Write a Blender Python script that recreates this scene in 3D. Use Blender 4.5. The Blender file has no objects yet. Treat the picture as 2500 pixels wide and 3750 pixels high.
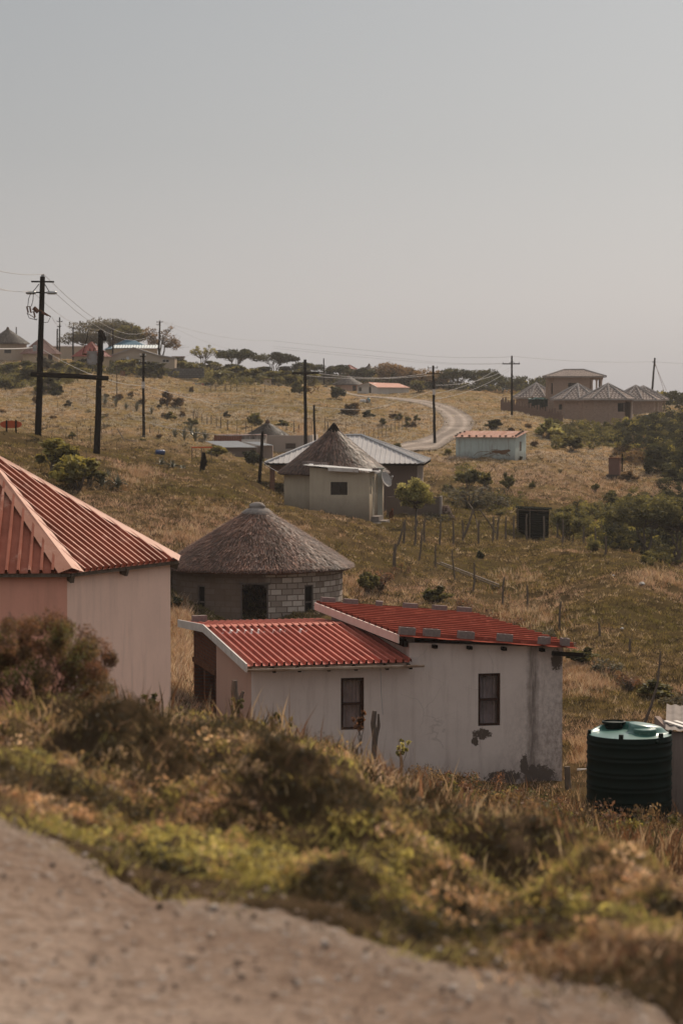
import bpy, math, random
import numpy as np
from mathutils import Vector, Matrix
R = math.radians
sc = bpy.context.scene
COL = sc.collection
# ---------------------------------------------------------------- camera
F = 8850.0
PITCH = math.atan(425 / F)
cam = bpy.data.cameras.new("camera")
cam.sensor_fit = 'HORIZONTAL'; cam.sensor_width = 24.0; cam.lens = F / 2500 * 24.0
cam.clip_start = 0.3; cam.clip_end = 5000
cam.dof.use_dof = True; cam.dof.focus_distance = 66.0; cam.dof.aperture_fstop = 3.2
co = bpy.data.objects.new("camera", cam); COL.objects.link(co)
co.location = (0, 0, 0); co.rotation_euler = (R(90) - PITCH, 0, 0)
sc.camera = co
# ---------------------------------------------------------------- sky, sun, exposure
SUN_AZ, SUN_EL = R(25), R(38)          # azimuth from +Y (into the picture) towards +X (right)
wd = bpy.data.worlds.new("World"); sc.world = wd; wd.use_nodes = True
nt = wd.node_tree; bg = nt.nodes['Background']
sky = nt.nodes.new('ShaderNodeTexSky'); sky.sky_type = 'NISHITA'; sky.sun_disc = False
sky.sun_elevation = SUN_EL; sky.sun_rotation = SUN_AZ
sky.dust_density = 3.5; sky.air_density = 1.0; sky.ozone_density = 1.0; sky.altitude = 50
hs = nt.nodes.new('ShaderNodeHueSaturation'); hs.inputs['Saturation'].default_value = 0.35
tc = nt.nodes.new('ShaderNodeTexCoord'); sx = nt.nodes.new('ShaderNodeSeparateXYZ'); rp = nt.nodes.new('ShaderNodeValToRGB')
for e, (p, c) in zip([rp.color_ramp.elements[0], rp.color_ramp.elements[1], rp.color_ramp.elements.new(.10), rp.color_ramp.elements.new(.20)],
                     [(0.0, (.480, .450, .452)), (1.0, (.115, .135, .16)), (.10, (.305, .312, .322)), (.20, (.250, .272, .292))]):
    e.position = p; e.color = (*c, 1)
sc10 = nt.nodes.new('ShaderNodeVectorMath'); sc10.operation = 'SCALE'; sc10.inputs['Scale'].default_value = 10.0
mx = nt.nodes.new('ShaderNodeMix'); mx.data_type = 'RGBA'; mx.inputs[0].default_value = 0.74      # dusty air greys the clear-sky model
nt.links.new(tc.outputs['Generated'], sx.inputs[0]); nt.links.new(sx.outputs[2], rp.inputs[0]); nt.links.new(rp.outputs[0], sc10.inputs[0])
nt.links.new(sky.outputs[0], hs.inputs['Color']); nt.links.new(hs.outputs[0], mx.inputs[6]); nt.links.new(sc10.outputs[0], mx.inputs[7])
nt.links.new(mx.outputs[2], bg.inputs['Color']); bg.inputs['Strength'].default_value = 0.1
sl = bpy.data.lights.new("sun", 'SUN'); sl.energy = 5.0; sl.angle = R(0.6); sl.color = (1.0, 0.86, 0.69)
so = bpy.data.objects.new("sun", sl); COL.objects.link(so)
sdir = Vector((math.sin(SUN_AZ) * math.cos(SUN_EL), math.cos(SUN_AZ) * math.cos(SUN_EL), math.sin(SUN_EL)))
so.rotation_euler = sdir.to_track_quat('Z', 'Y').to_euler(); so.location = (60, 60, 80)
sc.view_settings.view_transform = 'Standard'; sc.view_settings.look = 'None'
sc.view_settings.exposure = 0.0; sc.view_settings.gamma = 1.0
sc.cycles.max_bounces = 6; sc.cycles.diffuse_bounces = 3; sc.cycles.glossy_bounces = 2
sc.cycles.transmission_bounces = 3; sc.cycles.volume_bounces = 1; sc.cycles.transparent_max_bounces = 6

# ---------------------------------------------------------------- helpers: projection, noise, terrain
cP, sP = math.cos(PITCH), math.sin(PITCH)
def W(px, py, D):
    "point at depth D (metres ahead) seen at photo pixel px, py"
    cx = (px - 1250) / F; cy = -(py - 1875) / F
    t = D / (cP + cy * sP)
    return (cx * t, D, (-sP + cy * cP) * t)
def zat(py, D): return W(1250, py, D)[2]
def xat(px, D): return W(px, 1450, D)[0]
def hsh(ix, iy, s):
    h = (ix.astype(np.int64) * 374761393 + iy.astype(np.int64) * 668265263 + s * 974634777) & 0xffffffff
    h = ((h ^ (h >> 13)) * 1274126177) & 0xffffffff
    return ((h ^ (h >> 16)) & 0xffffff) / float(0xffffff)
def vn(x, y, s=0):
    x = np.asarray(x, float); y = np.asarray(y, float)
    ix = np.floor(x); iy = np.floor(y); fx = x - ix; fy = y - iy
    fx = fx * fx * (3 - 2 * fx); fy = fy * fy * (3 - 2 * fy)
    a = hsh(ix, iy, s); b = hsh(ix + 1, iy, s); c = hsh(ix, iy + 1, s); d = hsh(ix + 1, iy + 1, s)
    return (a * (1 - fx) + b * fx) * (1 - fy) + (c * (1 - fx) + d * fx) * fy
def fbm(x, y, s=0, o=4):
    t = 0; a = 0.5
    for k in range(o):
        t = t + a * (vn(x * 2 ** k + 17 * k, y * 2 ** k - 9 * k, s + k) - 0.5); a *= 0.5
    return t * 2
CP = [  # px, py, depth of the ground that shows there (or lies hidden there)
 (0,3750,6.6),(1250,3750,6.6),(2500,3750,6.6),(-400,3100,9),(0,2960,10),(1250,3250,8.7),(2500,3640,7.2),
 (0,2720,16),(400,2760,16.5),(700,2740,16.5),(1000,2800,16.5),(1300,2920,17.5),(1600,3060,18.5),(2000,3200,20),(2500,3310,22),
 (600,2900,12.5),(1250,3060,12.5),(1900,3260,14),(2500,3440,13),(-400,2700,17),
 (0,2770,30),(600,2770,30),(1000,2850,28),(1500,3010,30),(2000,3130,30),(2500,3210,30),
 (0,2780,42),(500,2760,44),(800,2770,47),(1200,2850,48),(1700,2960,48),(2311,3030,50),(2500,3030,50),(2800,3060,50),
 (925,2790,56),(2065,2875,57.7),(1450,2830,57),(720,2570,64),(650,2570,62),(1500,2700,66),(2200,2750,62),(2300,2600,71),(2500,2600,72),
 (-200,2600,50),(-300,2300,60),(0,2150,75),(300,2300,75),(640,2260,86),(940,2270,89),(1260,2215,92),(1300,2190,95),(1700,2450,80),
 (-300,1640,115),(0,1700,110),(0,1597,140),(-300,1560,140),(150,1603,134),(350,1682,125),(550,1655,150),(700,1700,150),(900,1722,150),(980,1790,142),
 (200,1790,108),(400,1850,105),(500,1750,120),(640,1990,98),(900,1850,112),(1100,1930,106),(1250,1985,106),
 (1000,1835,135),(1137,1880,130),(1360,1915,129),(1432,1915,132),(1516,1940,128),(1200,1800,150),(1400,1850,150),(1600,1870,145),
 (1552,1979,122),(1750,1989,124),(1882,1974,126),(1989,1977,128),(1960,1972,135),(2056,1989,128),(2200,2010,125),(2350,2048,119),(2500,2105,110),(2800,2150,105),
 (1480,2060,108),(1600,2080,110),(1825,2160,103),(2000,2200,98),(1400,2150,98),(1650,2250,91),(2100,2400,80),(2500,2400,80),(2500,2250,94),
 (0,1570,180),(-300,1520,180),(100,1600,172),(300,1642,172),(550,1625,180),(750,1650,190),(900,1668,200),(1100,1672,205),
 (0,1480,240),(300,1500,230),(300,1440,270),(100,1430,275),(0,1390,310),(0,1310,350),(200,1320,350),(400,1340,350),(585,1350,350),(700,1385,340),
 (650,1440,300),(900,1400,335),(1050,1410,345),(1000,1500,268),(1000,1585,228),(1250,1590,235),(1250,1500,272),(1120,1440,315),
 (1250,1428,375),(1300,1447,358),(1400,1442,385),(1500,1440,385),(1400,1455,345),(1500,1466,325),(1580,1479,305),(1650,1503,282),(1700,1535,258),(1685,1572,238),(1620,1602,225),(1520,1632,210),(1430,1655,200),
 (1600,1450,350),(1850,1468,350),(1590,1628,219),(1400,1600,226),(1800,1686,198),(1937,1682,202),(1673,1680,200),(1850,1560,245),(1874,1532,262),
 (2100,1545,270),(2220,1548,268),(2400,1545,275),(2600,1545,280),(2050,1610,235),(1950,1470,330),
 (1700,1750,172),(1900,1800,168),(2000,1700,190),(2230,1742,193),(2500,1790,182),(2750,1850,175),(2300,1650,232),(2500,1660,240),(1500,1700,185),
 (2100,1840,162),(1850,1860,150),(1700,1860,152),
 (2150,2000,145),(2350,2130,145),(2500,2180,145),(2750,2200,140),(2300,1940,160),(2500,1960,165),
]
CPW = [  # world x/y ratio, depth, z
 (-.15,1.0,-1.7),(0,1.0,-1.7),(.15,1.0,-1.7),(-.15,3.5,-1.7),(0,3.5,-1.72),(.15,3.5,-1.75),
 (-.15,480,7),(-.05,480,4),(.05,480,1.5),(.15,480,-3),(-.15,800,2),(0,800,-4),(.15,800,-12),(-.15,1500,-10),(0,1500,-12),(.15,1500,-14)]
_pts = []
for a, b, D in CP:
    p = W(a, b, D); _pts.append((p[0] / D, D, p[2]))
_pts += CPW
_pts = np.array(_pts)
KU, KV = 9.0, 1.0
def _uv(x, y):
    yy = np.maximum(y, 1.0)
    return np.stack([np.clip(x / yy, -.19, .19) * KU, np.log(yy) * KV], -1)
_P = np.stack([_pts[:, 0] * KU, np.log(_pts[:, 1]) * KV], -1)
def _k(r2): return 0.5 * r2 * np.log(r2 + 1e-12)
_n = len(_P)
_d2 = ((_P[:, None] - _P[None]) ** 2).sum(-1)
_A = np.zeros((_n + 3, _n + 3)); _A[:_n, :_n] = _k(_d2) + np.eye(_n) * 2e-4
_A[:_n, _n] = 1; _A[:_n, _n + 1:] = _P; _A[_n, :_n] = 1; _A[_n + 1:, :_n] = _P.T
_w = np.linalg.solve(_A, np.concatenate([_pts[:, 2], [0, 0, 0]]))
def tps(x, y):
    sh = np.shape(x); q = _uv(np.ravel(x).astype(float), np.ravel(y).astype(float)); out = np.empty(len(q))
    for i in range(0, len(q), 20000):
        s = q[i:i + 20000]
        d2 = ((s[:, None] - _P[None]) ** 2).sum(-1)
        out[i:i + 20000] = _k(d2) @ _w[:_n] + _w[_n] + s @ _w[_n + 1:]
    return out.reshape(sh)
# far road centre line
ROADPX = [(1200,1441,372),(1300,1446,358),(1400,1454,345),(1500,1466,325),(1580,1479,305),(1640,1503,282),(1677,1537,258),(1668,1572,238),(1610,1602,225),(1520,1632,210),(1400,1660,198),(1250,1690,188)]
RD = np.array([W(*p)[:2] for p in ROADPX])
def catmull(P, n=14):
    P = np.asarray(P, float); Q = np.vstack([2 * P[0] - P[1], P, 2 * P[-1] - P[-2]]); out = []
    for i in range(1, len(Q) - 2):
        for t in np.linspace(0, 1, n, endpoint=False):
            a, b, c, d = Q[i - 1], Q[i], Q[i + 1], Q[i + 2]
            out.append(.5 * ((2 * b) + (-a + c) * t + (2 * a - 5 * b + 4 * c - d) * t ** 2 + (-a + 3 * b - 3 * c + d) * t ** 3))
    out.append(P[-1]); return np.array(out)
RC = catmull(RD, 16)
def road_dist(x, y):
    sh = np.shape(x); q = np.stack([np.ravel(x), np.ravel(y)], -1).astype(float); out = np.full(len(q), 99.0)
    m = (q[:, 1] > 175) & (q[:, 1] < 390)
    qq = q[m]; res = np.full(len(qq), 99.0)
    A = RC[::2]
    for i in range(0, len(qq), 20000):
        res[i:i + 20000] = np.sqrt(((qq[i:i + 20000, None] - A[None]) ** 2).sum(-1).min(1))
    out[m] = res
    return out.reshape(sh)
def verge_s(x, y): return (x + 1.4) * .815 + (y - 10) * .578      # metres beyond the near road's edge
MOUNDS = [(440,2740,12.8,.28,.50),(700,2790,12.6,-.10,.35),(900,2690,14.8,.18,.55),(1130,2960,11.4,.30,.55),(1330,3010,11.0,.16,.5),(250,2700,14.5,.16,.5),
          (1800,3080,13.0,.16,.8),(2350,3400,9.3,.14,.5),(2150,3230,11,.08,.6),(1600,3150,10.6,.16,.4),(2500,3480,8.7,.28,.45),(1500,2850,16,.2,.7)]
MW = [(xat(a, D), D, h * 1.4, r * .85) for a, b, D, h, r in MOUNDS]
PADS = [  # levelled yards: x, y, radius, height
]
def H(x, y, fine=True):
    x = np.asarray(x, float); y = np.asarray(y, float)
    z = tps(x, y)
    s = verge_s(x, y)
    near = np.clip((45 - y) / 20, 0, 1)
    vm = np.clip((s + .25) / 1.5, 0, 1); vm = vm * vm * (3 - 2 * vm)
    far = np.clip((y - 30) / 25, 0, 1)
    rd = road_dist(x, y); rm = np.clip((rd - 1.8) / 3.0, 0, 1)
    for mx_, my_, h, r in MW:
        z = z + vm * h * np.exp(-(((x - mx_) ** 2 + (y - my_) ** 2) / r ** 2))
    z = z + vm * near * (0.36 * fbm(x / 1.25, y / 1.25, 5, 3) + .16 * np.clip(fbm(x / .55, y / .55, 7, 2), -.1, 1))
    z = z + far * rm * np.clip(y / 120, .5, 1.6) * 0.42 * fbm(x / 6, y / 6, 9, 3)
    if fine:
        z = z + vm * near * 0.14 * fbm(x / .35, y / .35, 15, 3)
        z = z + far * rm * (0.30 * fbm(x / 1.2, y / 1.2, 21, 4))
        z = z + (1 - vm) * (0.025 * fbm(x / .5, y / .5, 31, 4))
    return z
def Hs(x, y): return float(H(np.array([x]), np.array([y]), False)[0])
def hit(px, py, D0=3.0, D1=420.0):
    "first ground point on the ray through photo pixel px, py beyond depth D0"
    Ds = np.exp(np.linspace(math.log(D0), math.log(D1), 500))
    c = W(px, py, 1.0); x = c[0] * Ds; z = c[2] * Ds; g = H(x, Ds, False)
    k = np.nonzero(z <= g)[0]
    i = k[0] if len(k) else int(np.argmin(z - g))
    if len(k) and i > 0:
        a = z[i-1] - g[i-1]; b = z[i] - g[i]; t = a / (a - b + 1e-9); D = Ds[i-1] + (Ds[i] - Ds[i-1]) * min(max(t, 0), 1)
    else: D = Ds[i]
    return (c[0] * D, D, Hs(c[0] * D, D))
# ---------------------------------------------------------------- object helpers
def props(o, label=None, cat=None, group=None, kind=None):
    if label: o['label'] = label
    if cat: o['category'] = cat
    if group: o['group'] = group
    if kind: o['kind'] = kind
    return o
def thing(name, label, cat, loc=(0, 0, 0), rz=0, group=None):
    o = bpy.data.objects.new(name, None); COL.objects.link(o); o.empty_display_size = .3
    o.location = loc; o.rotation_euler = (0, 0, rz)
    return props(o, label, cat, group)
def link(name, me, parent=None, loc=(0, 0, 0), rz=0, scale=None):
    o = bpy.data.objects.new(name, me); COL.objects.link(o); o.location = loc; o.rotation_euler = (0, 0, rz)
    if scale: o.scale = scale
    if parent: o.parent = parent
    return o
def dup(root, loc, rz=0, scale=1.0, label=None, group=None, rot=None):
    r = root.copy(); COL.objects.link(r); r.location = loc; r.rotation_euler = rot or (0, 0, rz)
    r.scale = scale if isinstance(scale, tuple) else (scale,) * 3
    if label: r['label'] = label
    if group: r['group'] = group
    for ch in list(root.children):
        c = ch.copy(); COL.objects.link(c); c.parent = r
        for g in list(ch.children):
            d = g.copy(); COL.objects.link(d); d.parent = c
    return r
class MB:
    def __init__(s): s.v = []; s.f = []; s.uv = []
    def poly(s, pts, uv=None):
        n = len(s.v); s.v += [tuple(p) for p in pts]; s.f.append(tuple(range(n, n + len(pts))))
        s.uv += uv if uv else [(p[0] + p[1], p[2]) for p in pts]
        return s
    def box(s, x0, x1, y0, y1, z0, z1, M=None):
        P = [Vector(p) for p in ((x0,y0,z0),(x1,y0,z0),(x1,y1,z0),(x0,y1,z0),(x0,y0,z1),(x1,y0,z1),(x1,y1,z1),(x0,y1,z1))]
        Q = [M @ p for p in P] if M else P
        for a, b, c, d in ((3,2,1,0),(4,5,6,7),(0,1,5,4),(1,2,6,5),(2,3,7,6),(3,0,4,7)):
            ax = 0 if abs(P[a].x - P[c].x) > 1e-9 else 1; ay = 2 if abs(P[a].z - P[c].z) > 1e-9 else 1
            s.poly([Q[a], Q[b], Q[c], Q[d]], [(P[k][ax], P[k][ay]) for k in (a, b, c, d)])
        return s
    def beam(s, a, b, w, h=None, up=(0, 0, 1)):
        "square bar from a to b"
        a = Vector(a); b = Vector(b); h = h or w; d = (b - a); L = d.length; d.normalize()
        u = Vector(up); r = d.cross(u)
        if r.length < 1e-4: r = d.cross(Vector((1, 0, 0)))
        r.normalize(); u = r.cross(d)
        M = Matrix.Translation(a) @ Matrix((r, d, u)).transposed().to_4x4()
        return s.box(-w / 2, w / 2, 0, L, -h / 2, h / 2, M)
    def tube(s, pts, rad, n=8, cap=True):
        pts = [Vector(p) for p in pts]
        if not hasattr(rad, '__len__'): rad = [rad] * len(pts)
        base = len(s.v); ref = Vector((0.3, 0.2, 1)) if abs((pts[-1] - pts[0]).normalized().z) < .9 else Vector((1, .1, 0))
        acc = 0
        for i, p in enumerate(pts):
            d = (pts[min(i + 1, len(pts) - 1)] - pts[max(i - 1, 0)]).normalized()
            r = d.cross(ref).normalized(); u = r.cross(d)
            if i: acc += (p - pts[i - 1]).length
            for k in range(n):
                a = 2 * math.pi * k / n
                s.v.append(tuple(p + (r * math.cos(a) + u * math.sin(a)) * rad[i]))
        for i in range(len(pts) - 1):
            for k in range(n):
                k2 = (k + 1) % n
                s.f.append((base + i * n + k, base + i * n + k2, base + (i + 1) * n + k2, base + (i + 1) * n + k))
                s.uv += [(k / n, i), ((k + 1) / n, i), ((k + 1) / n, i + 1), (k / n, i + 1)]
        if cap:
            s.f.append(tuple(base + k for k in range(n))[::-1]); s.uv += [(0, 0)] * n
            s.f.append(tuple(base + (len(pts) - 1) * n + k for k in range(n))); s.uv += [(0, 0)] * n
        return s
    def lathe(s, prof, n=48, c=(0, 0), a0=0, a1=2 * math.pi, wob=None):
        base = len(s.v); full = abs(a1 - a0 - 2 * math.pi) < 1e-6; m = n if full else n + 1
        for i, (r, z) in enumerate(prof):
            for k in range(m):
                a = a0 + (a1 - a0) * k / n; rr = r * (1 + (wob(a, i) if wob else 0))
                s.v.append((c[0] + rr * math.sin(a), c[1] - rr * math.cos(a), z))
        for i in range(len(prof) - 1):
            for k in range(n):
                k2 = (k + 1) % m
                s.f.append((base + i * m + k, base + i * m + k2, base + (i + 1) * m + k2, base + (i + 1) * m + k))
                rr = max(prof[0][0], .1); L0 = sum(math.dist(prof[j], prof[j + 1]) for j in range(i)); L1 = L0 + math.dist(prof[i], prof[i + 1])
                u0 = rr * (a0 + (a1 - a0) * k / n); u1 = rr * (a0 + (a1 - a0) * (k + 1) / n)
                s.uv += [(u0, L0), (u1, L0), (u1, L1), (u0, L1)]
        return s
    def mesh(s, name, m, smooth=False, bevel=0):
        me = bpy.data.meshes.new(name)
        me.from_pydata(s.v, [], s.f); me.update()
        uvl = me.uv_layers.new(name="UVMap")
        # uv list is laid out per face corner for every builder above
        if len(s.uv) == len(me.loops):
            uvl.data.foreach_set('uv', np.array(s.uv, 'f').ravel())
        if m: me.materials.append(m)
        if smooth: me.polygons.foreach_set('use_smooth', [True] * len(me.polygons))
        return me
    def build(s, name, m, parent=None, smooth=False, bevel=0, loc=(0, 0, 0)):
        o = link(name, s.mesh(name, m, smooth), parent, loc)
        if bevel:
            b = o.modifiers.new('bevel', 'BEVEL'); b.width = bevel; b.segments = 2; b.limit_method = 'ANGLE'
        return o
def bulk(name, V, Fc, m, col=None, parent=None, smooth=False, loc=(0, 0, 0), attrs=None):
    me = bpy.data.meshes.new(name); V = np.asarray(V, 'f'); Fc = np.asarray(Fc, 'i'); k = Fc.shape[1]
    me.vertices.add(len(V)); me.vertices.foreach_set('co', V.ravel())
    me.loops.add(Fc.size); me.loops.foreach_set('vertex_index', Fc.ravel())
    me.polygons.add(len(Fc)); me.polygons.foreach_set('loop_start', np.arange(0, Fc.size, k, dtype='i'))
    if smooth: me.polygons.foreach_set('use_smooth', np.ones(len(Fc), bool))
    me.update(calc_edges=True)
    if col is not None:
        a = me.color_attributes.new('Col', 'FLOAT_COLOR', 'POINT')
        c4 = np.ones((len(V), 4), 'f'); c4[:, :3] = col; a.data.foreach_set('color', c4.ravel())
    me.materials.append(m)
    return link(name, me, parent, loc)
# ---------------------------------------------------------------- materials
class NT:
    def __init__(s, name):
        s.m = bpy.data.materials.new(name); s.m.use_nodes = True; s.t = s.m.node_tree
        s.b = s.t.nodes['Principled BSDF']; s.out = s.t.nodes['Material Output']
    def n(s, typ, ins=None, **kw):
        nd = s.t.nodes.new(typ)
        for k, v in kw.items(): setattr(nd, k, v)
        for k, v in (ins or {}).items():
            if hasattr(v, 'is_output') or isinstance(v, bpy.types.NodeSocket): s.t.links.new(v, nd.inputs[k])
            else: nd.inputs[k].default_value = v
        return nd
    def l(s, a, b): s.t.links.new(a, b)
    def coord(s, kind='Object'):
        if not hasattr(s, '_tc'): s._tc = s.n('ShaderNodeTexCoord')
        return s._tc.outputs[kind]
    def map(s, scale, kind='Object', rot=(0, 0, 0), loc=(0, 0, 0)):
        return s.n('ShaderNodeMapping', {'Vector': s.coord(kind), 'Scale': scale, 'Rotation': rot, 'Location': loc}).outputs[0]
    def noise(s, scale, detail=5, rough=.6, vec=None, dist=0):
        return s.n('ShaderNodeTexNoise', {'Vector': vec or s.coord(), 'Scale': scale, 'Detail': detail, 'Roughness': rough, 'Distortion': dist}).outputs[0]
    def ramp(s, fac, stops, interp='LINEAR'):
        r = s.n('ShaderNodeValToRGB', {'Fac': fac}); cr = r.color_ramp; cr.interpolation = interp
        while len(cr.elements) < len(stops): cr.elements.new(.5)
        for e, (p, c) in zip(cr.elements, stops):
            e.position = p; e.color = (c, c, c, 1) if not hasattr(c, '__len__') else (*c[:3], 1)
        return r.outputs[0]
    def mix(s, fac, a, b, mode='MIX'):
        nd = s.n('ShaderNodeMix', data_type='RGBA', blend_type=mode)
        for i, v in ((0, fac), (6, a), (7, b)):
            if isinstance(v, bpy.types.NodeSocket): s.l(v, nd.inputs[i])
            elif i == 0: nd.inputs[0].default_value = v
            else: nd.inputs[i].default_value = (*v[:3], 1)
        return nd.outputs[2]
    def math(s, op, a, b=0.0, clamp=False):
        nd = s.n('ShaderNodeMath', operation=op, use_clamp=clamp)
        for i, v in ((0, a), (1, b)):
            if isinstance(v, bpy.types.NodeSocket): s.l(v, nd.inputs[i])
            else: nd.inputs[i].default_value = v
        return nd.outputs[0]
    def bump(s, h, strength=.4, dist=.02):
        nd = s.n('ShaderNodeBump', {'Height': h, 'Strength': strength, 'Distance': dist}); s.l(nd.outputs[0], s.b.inputs['Normal'])
    def fin(s, col, rough=.85, metal=0.0, spec=.3):
        if isinstance(col, bpy.types.NodeSocket): s.l(col, s.b.inputs['Base Color'])
        else: s.b.inputs['Base Color'].default_value = (*col, 1)
        if isinstance(rough, bpy.types.NodeSocket): s.l(rough, s.b.inputs['Roughness'])
        else: s.b.inputs['Roughness'].default_value = rough
        spec = 0.0 if isinstance(rough, (int, float)) and rough >= .64 else spec * (.35 if isinstance(rough, (int, float)) and rough >= .5 else 1)   # rough ground and render have no sheen at grazing angles
        s.b.inputs['Metallic'].default_value = metal; s.b.inputs['Specular IOR Level'].default_value = spec
        return s.m
def mat_var(name, c1, c2, scale=3, rough=.85, bump=.3, bd=.01, spec=.3, metal=0, stretch=(1, 1, 1), c3=None, fine=30):
    t = NT(name); v = t.map(stretch)
    n1 = t.noise(scale, 6, .65, v); n2 = t.noise(fine, 4, .7, v)
    c = t.mix(t.ramp(n1, [(.35, 0), (.65, 1)]), c1, c2)
    if c3: c = t.mix(t.ramp(t.noise(scale * .6 + 1.3, 7, .75, v), [(.56, 0), (.66, 1)]), c, c3)
    c = t.mix(t.ramp(n2, [(.3, .0), (.8, .35)]), c, tuple(k * .55 for k in c1))
    t.bump(t.math('ADD', n1, t.math('MULTIPLY', n2, .5)), bump, bd)
    return t.fin(c, rough, metal, spec)
def mat_plaster(name, base, dirt, rough=.9, foot=None, streak=.35, patch=None, h0=-1, h1=.9):
    t = NT(name)
    big = t.noise(.9, 6, .65); fine = t.noise(22, 5, .7)
    v = t.map((2.2, 2.2, .22)); st = t.noise(2.2, 5, .7, v)
    c = t.mix(t.ramp(big, [(.35, 0), (.7, .55)]), base, tuple(a * .5 + b * .5 for a, b in zip(base, dirt)))
    c = t.mix(t.math('MULTIPLY', t.ramp(st, [(.5, 0), (.72, 1)]), streak), c, dirt)
    c = t.mix(t.math('MULTIPLY', t.ramp(fine, [(.55, 0), (.8, 1)]), .35), c, dirt)
    sep = t.n('ShaderNodeSeparateXYZ', {0: t.coord()})
    z = sep.outputs[2]
    if foot:   # splash dirt and damp near the footing
        g = t.n('ShaderNodeMapRange', {0: t.math('ADD', z, t.math('MULTIPLY', t.noise(1.6, 6, .75), .9)), 1: h0 + .45, 2: h1 + .45, 3: 1.0, 4: 0.0}).outputs[0]
        c = t.mix(t.math('MULTIPLY', g, .75), c, foot)
    if patch:
        for fn in patch: c = fn(t, c, sep)
    t.bump(t.math('ADD', t.math('MULTIPLY', big, 1.5), t.math('MULTIPLY', fine, .3)), .35, .02)
    return t.fin(c, rough, 0, .2)
def mat_brick(name, c1, c2, mort, bw=.23, bh=.085, gap=.012, rough=.9, plaster=None, uv=True, rowoff=.5, patchy=None):
    t = NT(name); vec = t.coord('UV')
    v2 = t.n('ShaderNodeVectorMath', {0: vec, 1: t.n('ShaderNodeVectorMath', {0: t.noise(9, 3, .6), 'Scale': .008}, operation='SCALE').outputs[0]}, operation='ADD').outputs[0]
    b = t.n('ShaderNodeTexBrick', {'Vector': v2, 'Color1': (*c1, 1), 'Color2': (*c2, 1), 'Mortar': (*mort, 1), 'Scale': 1.0,
        'Mortar Size': gap, 'Mortar Smooth': .3, 'Bias': 0.0, 'Brick Width': bw, 'Row Height': bh})
    b.offset = rowoff
    n = t.noise(5, 6, .7); f = t.noise(40, 4, .7)
    c = t.mix(t.ramp(n, [(.4, 0), (.75, .6)]), b.outputs[0], tuple(k * .55 for k in c1))
    c = t.mix(t.math('MULTIPLY', t.ramp(f, [(.5, 0), (.8, 1)]), .3), c, tuple(k * .4 for k in c1))
    h = t.math('ADD', t.math('MULTIPLY', b.outputs['Fac'], -1.0), t.math('MULTIPLY', n, .5))
    if plaster:   # fac socket builder: part of the wall is plastered over
        c, h = plaster(t, c, h)
    t.bump(h, .6, .012)
    return t.fin(c, rough, 0, .2)
def mat_leaf(name, trans=.45, rough=.7, tint=(1, 1, 1)):
    t = NT(name); a = t.n('ShaderNodeAttribute', attribute_name='Col').outputs[0]
    c = t.mix(1.0, a, tint, 'MULTIPLY')
    d = t.n('ShaderNodeBsdfDiffuse', {0: c}); tr = t.n('ShaderNodeBsdfTranslucent', {0: t.mix(1.0, c, (1.0, .92, .70), 'MULTIPLY')})
    g = t.n('ShaderNodeBsdfGlossy', {0: (1, 1, 1, 1), 'Roughness': .6})
    m = t.n('ShaderNodeMixShader', {0: trans, 1: d.outputs[0], 2: tr.outputs[0]})
    m2 = t.n('ShaderNodeMixShader', {0: .018, 1: m.outputs[0], 2: g.outputs[0]})
    t.l(m2.outputs[0], t.out.inputs[0]); t.t.nodes.remove(t.b)
    return t.m
M = {}
M['wood'] = mat_var('weathered_wood', (.10, .075, .055), (.19, .15, .12), 6, .9, .5, .01, stretch=(3, 3, .6))
M['darkwood'] = mat_var('creosoted_pole_wood', (.009, .007, .006), (.022, .016, .013), 5, .75, .5, .01, stretch=(4, 4, .5), spec=.25)
M['steel'] = mat_var('galvanised_steel', (.34, .34, .34), (.46, .46, .45), 8, .5, .1, metal=.6)
M['rust'] = mat_var('rusty_iron', (.16, .075, .045), (.10, .05, .035), 9, .85, .4)
M['wire'] = NT('aluminium_wire').fin((.30, .28, .27), .5, .3)
M['concrete'] = mat_var('raw_concrete', (.27, .235, .215), (.17, .145, .13), 7, .95, .5, .01)
M['cblock'] = mat_var('concrete_block', (.25, .20, .185), (.17, .135, .125), 12, .95, .7, .01)
M['earth'] = mat_var('bare_earth', (.20, .115, .07), (.12, .07, .045), 4, .95, .6, .03)
M['leaf'] = mat_leaf('plant_leaves')
M['grass'] = mat_leaf('dry_grass_blades', .32)
M['bark'] = mat_var('tree_bark', (.085, .07, .06), (.16, .13, .11), 7, .95, .6, .02, stretch=(2, 2, .6))
M['black'] = NT('dark_interior').fin((.012, .010, .009), .9)
gl = NT('window_glass'); _g = gl.n('ShaderNodeBsdfGlossy', {0: (.9, .9, .9, 1), 'Roughness': .08}); _t = gl.n('ShaderNodeBsdfTransparent', {0: (.8, .8, .8, 1)})
_mx = gl.n('ShaderNodeMixShader', {0: .07, 1: _t.outputs[0], 2: _g.outputs[0]}); gl.l(_mx.outputs[0], gl.out.inputs[0]); gl.t.nodes.remove(gl.b); M['clearglass'] = gl.m; M['glass'] = NT('dark_window_pane').fin((.022, .018, .016), .2, 0, .4)
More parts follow.
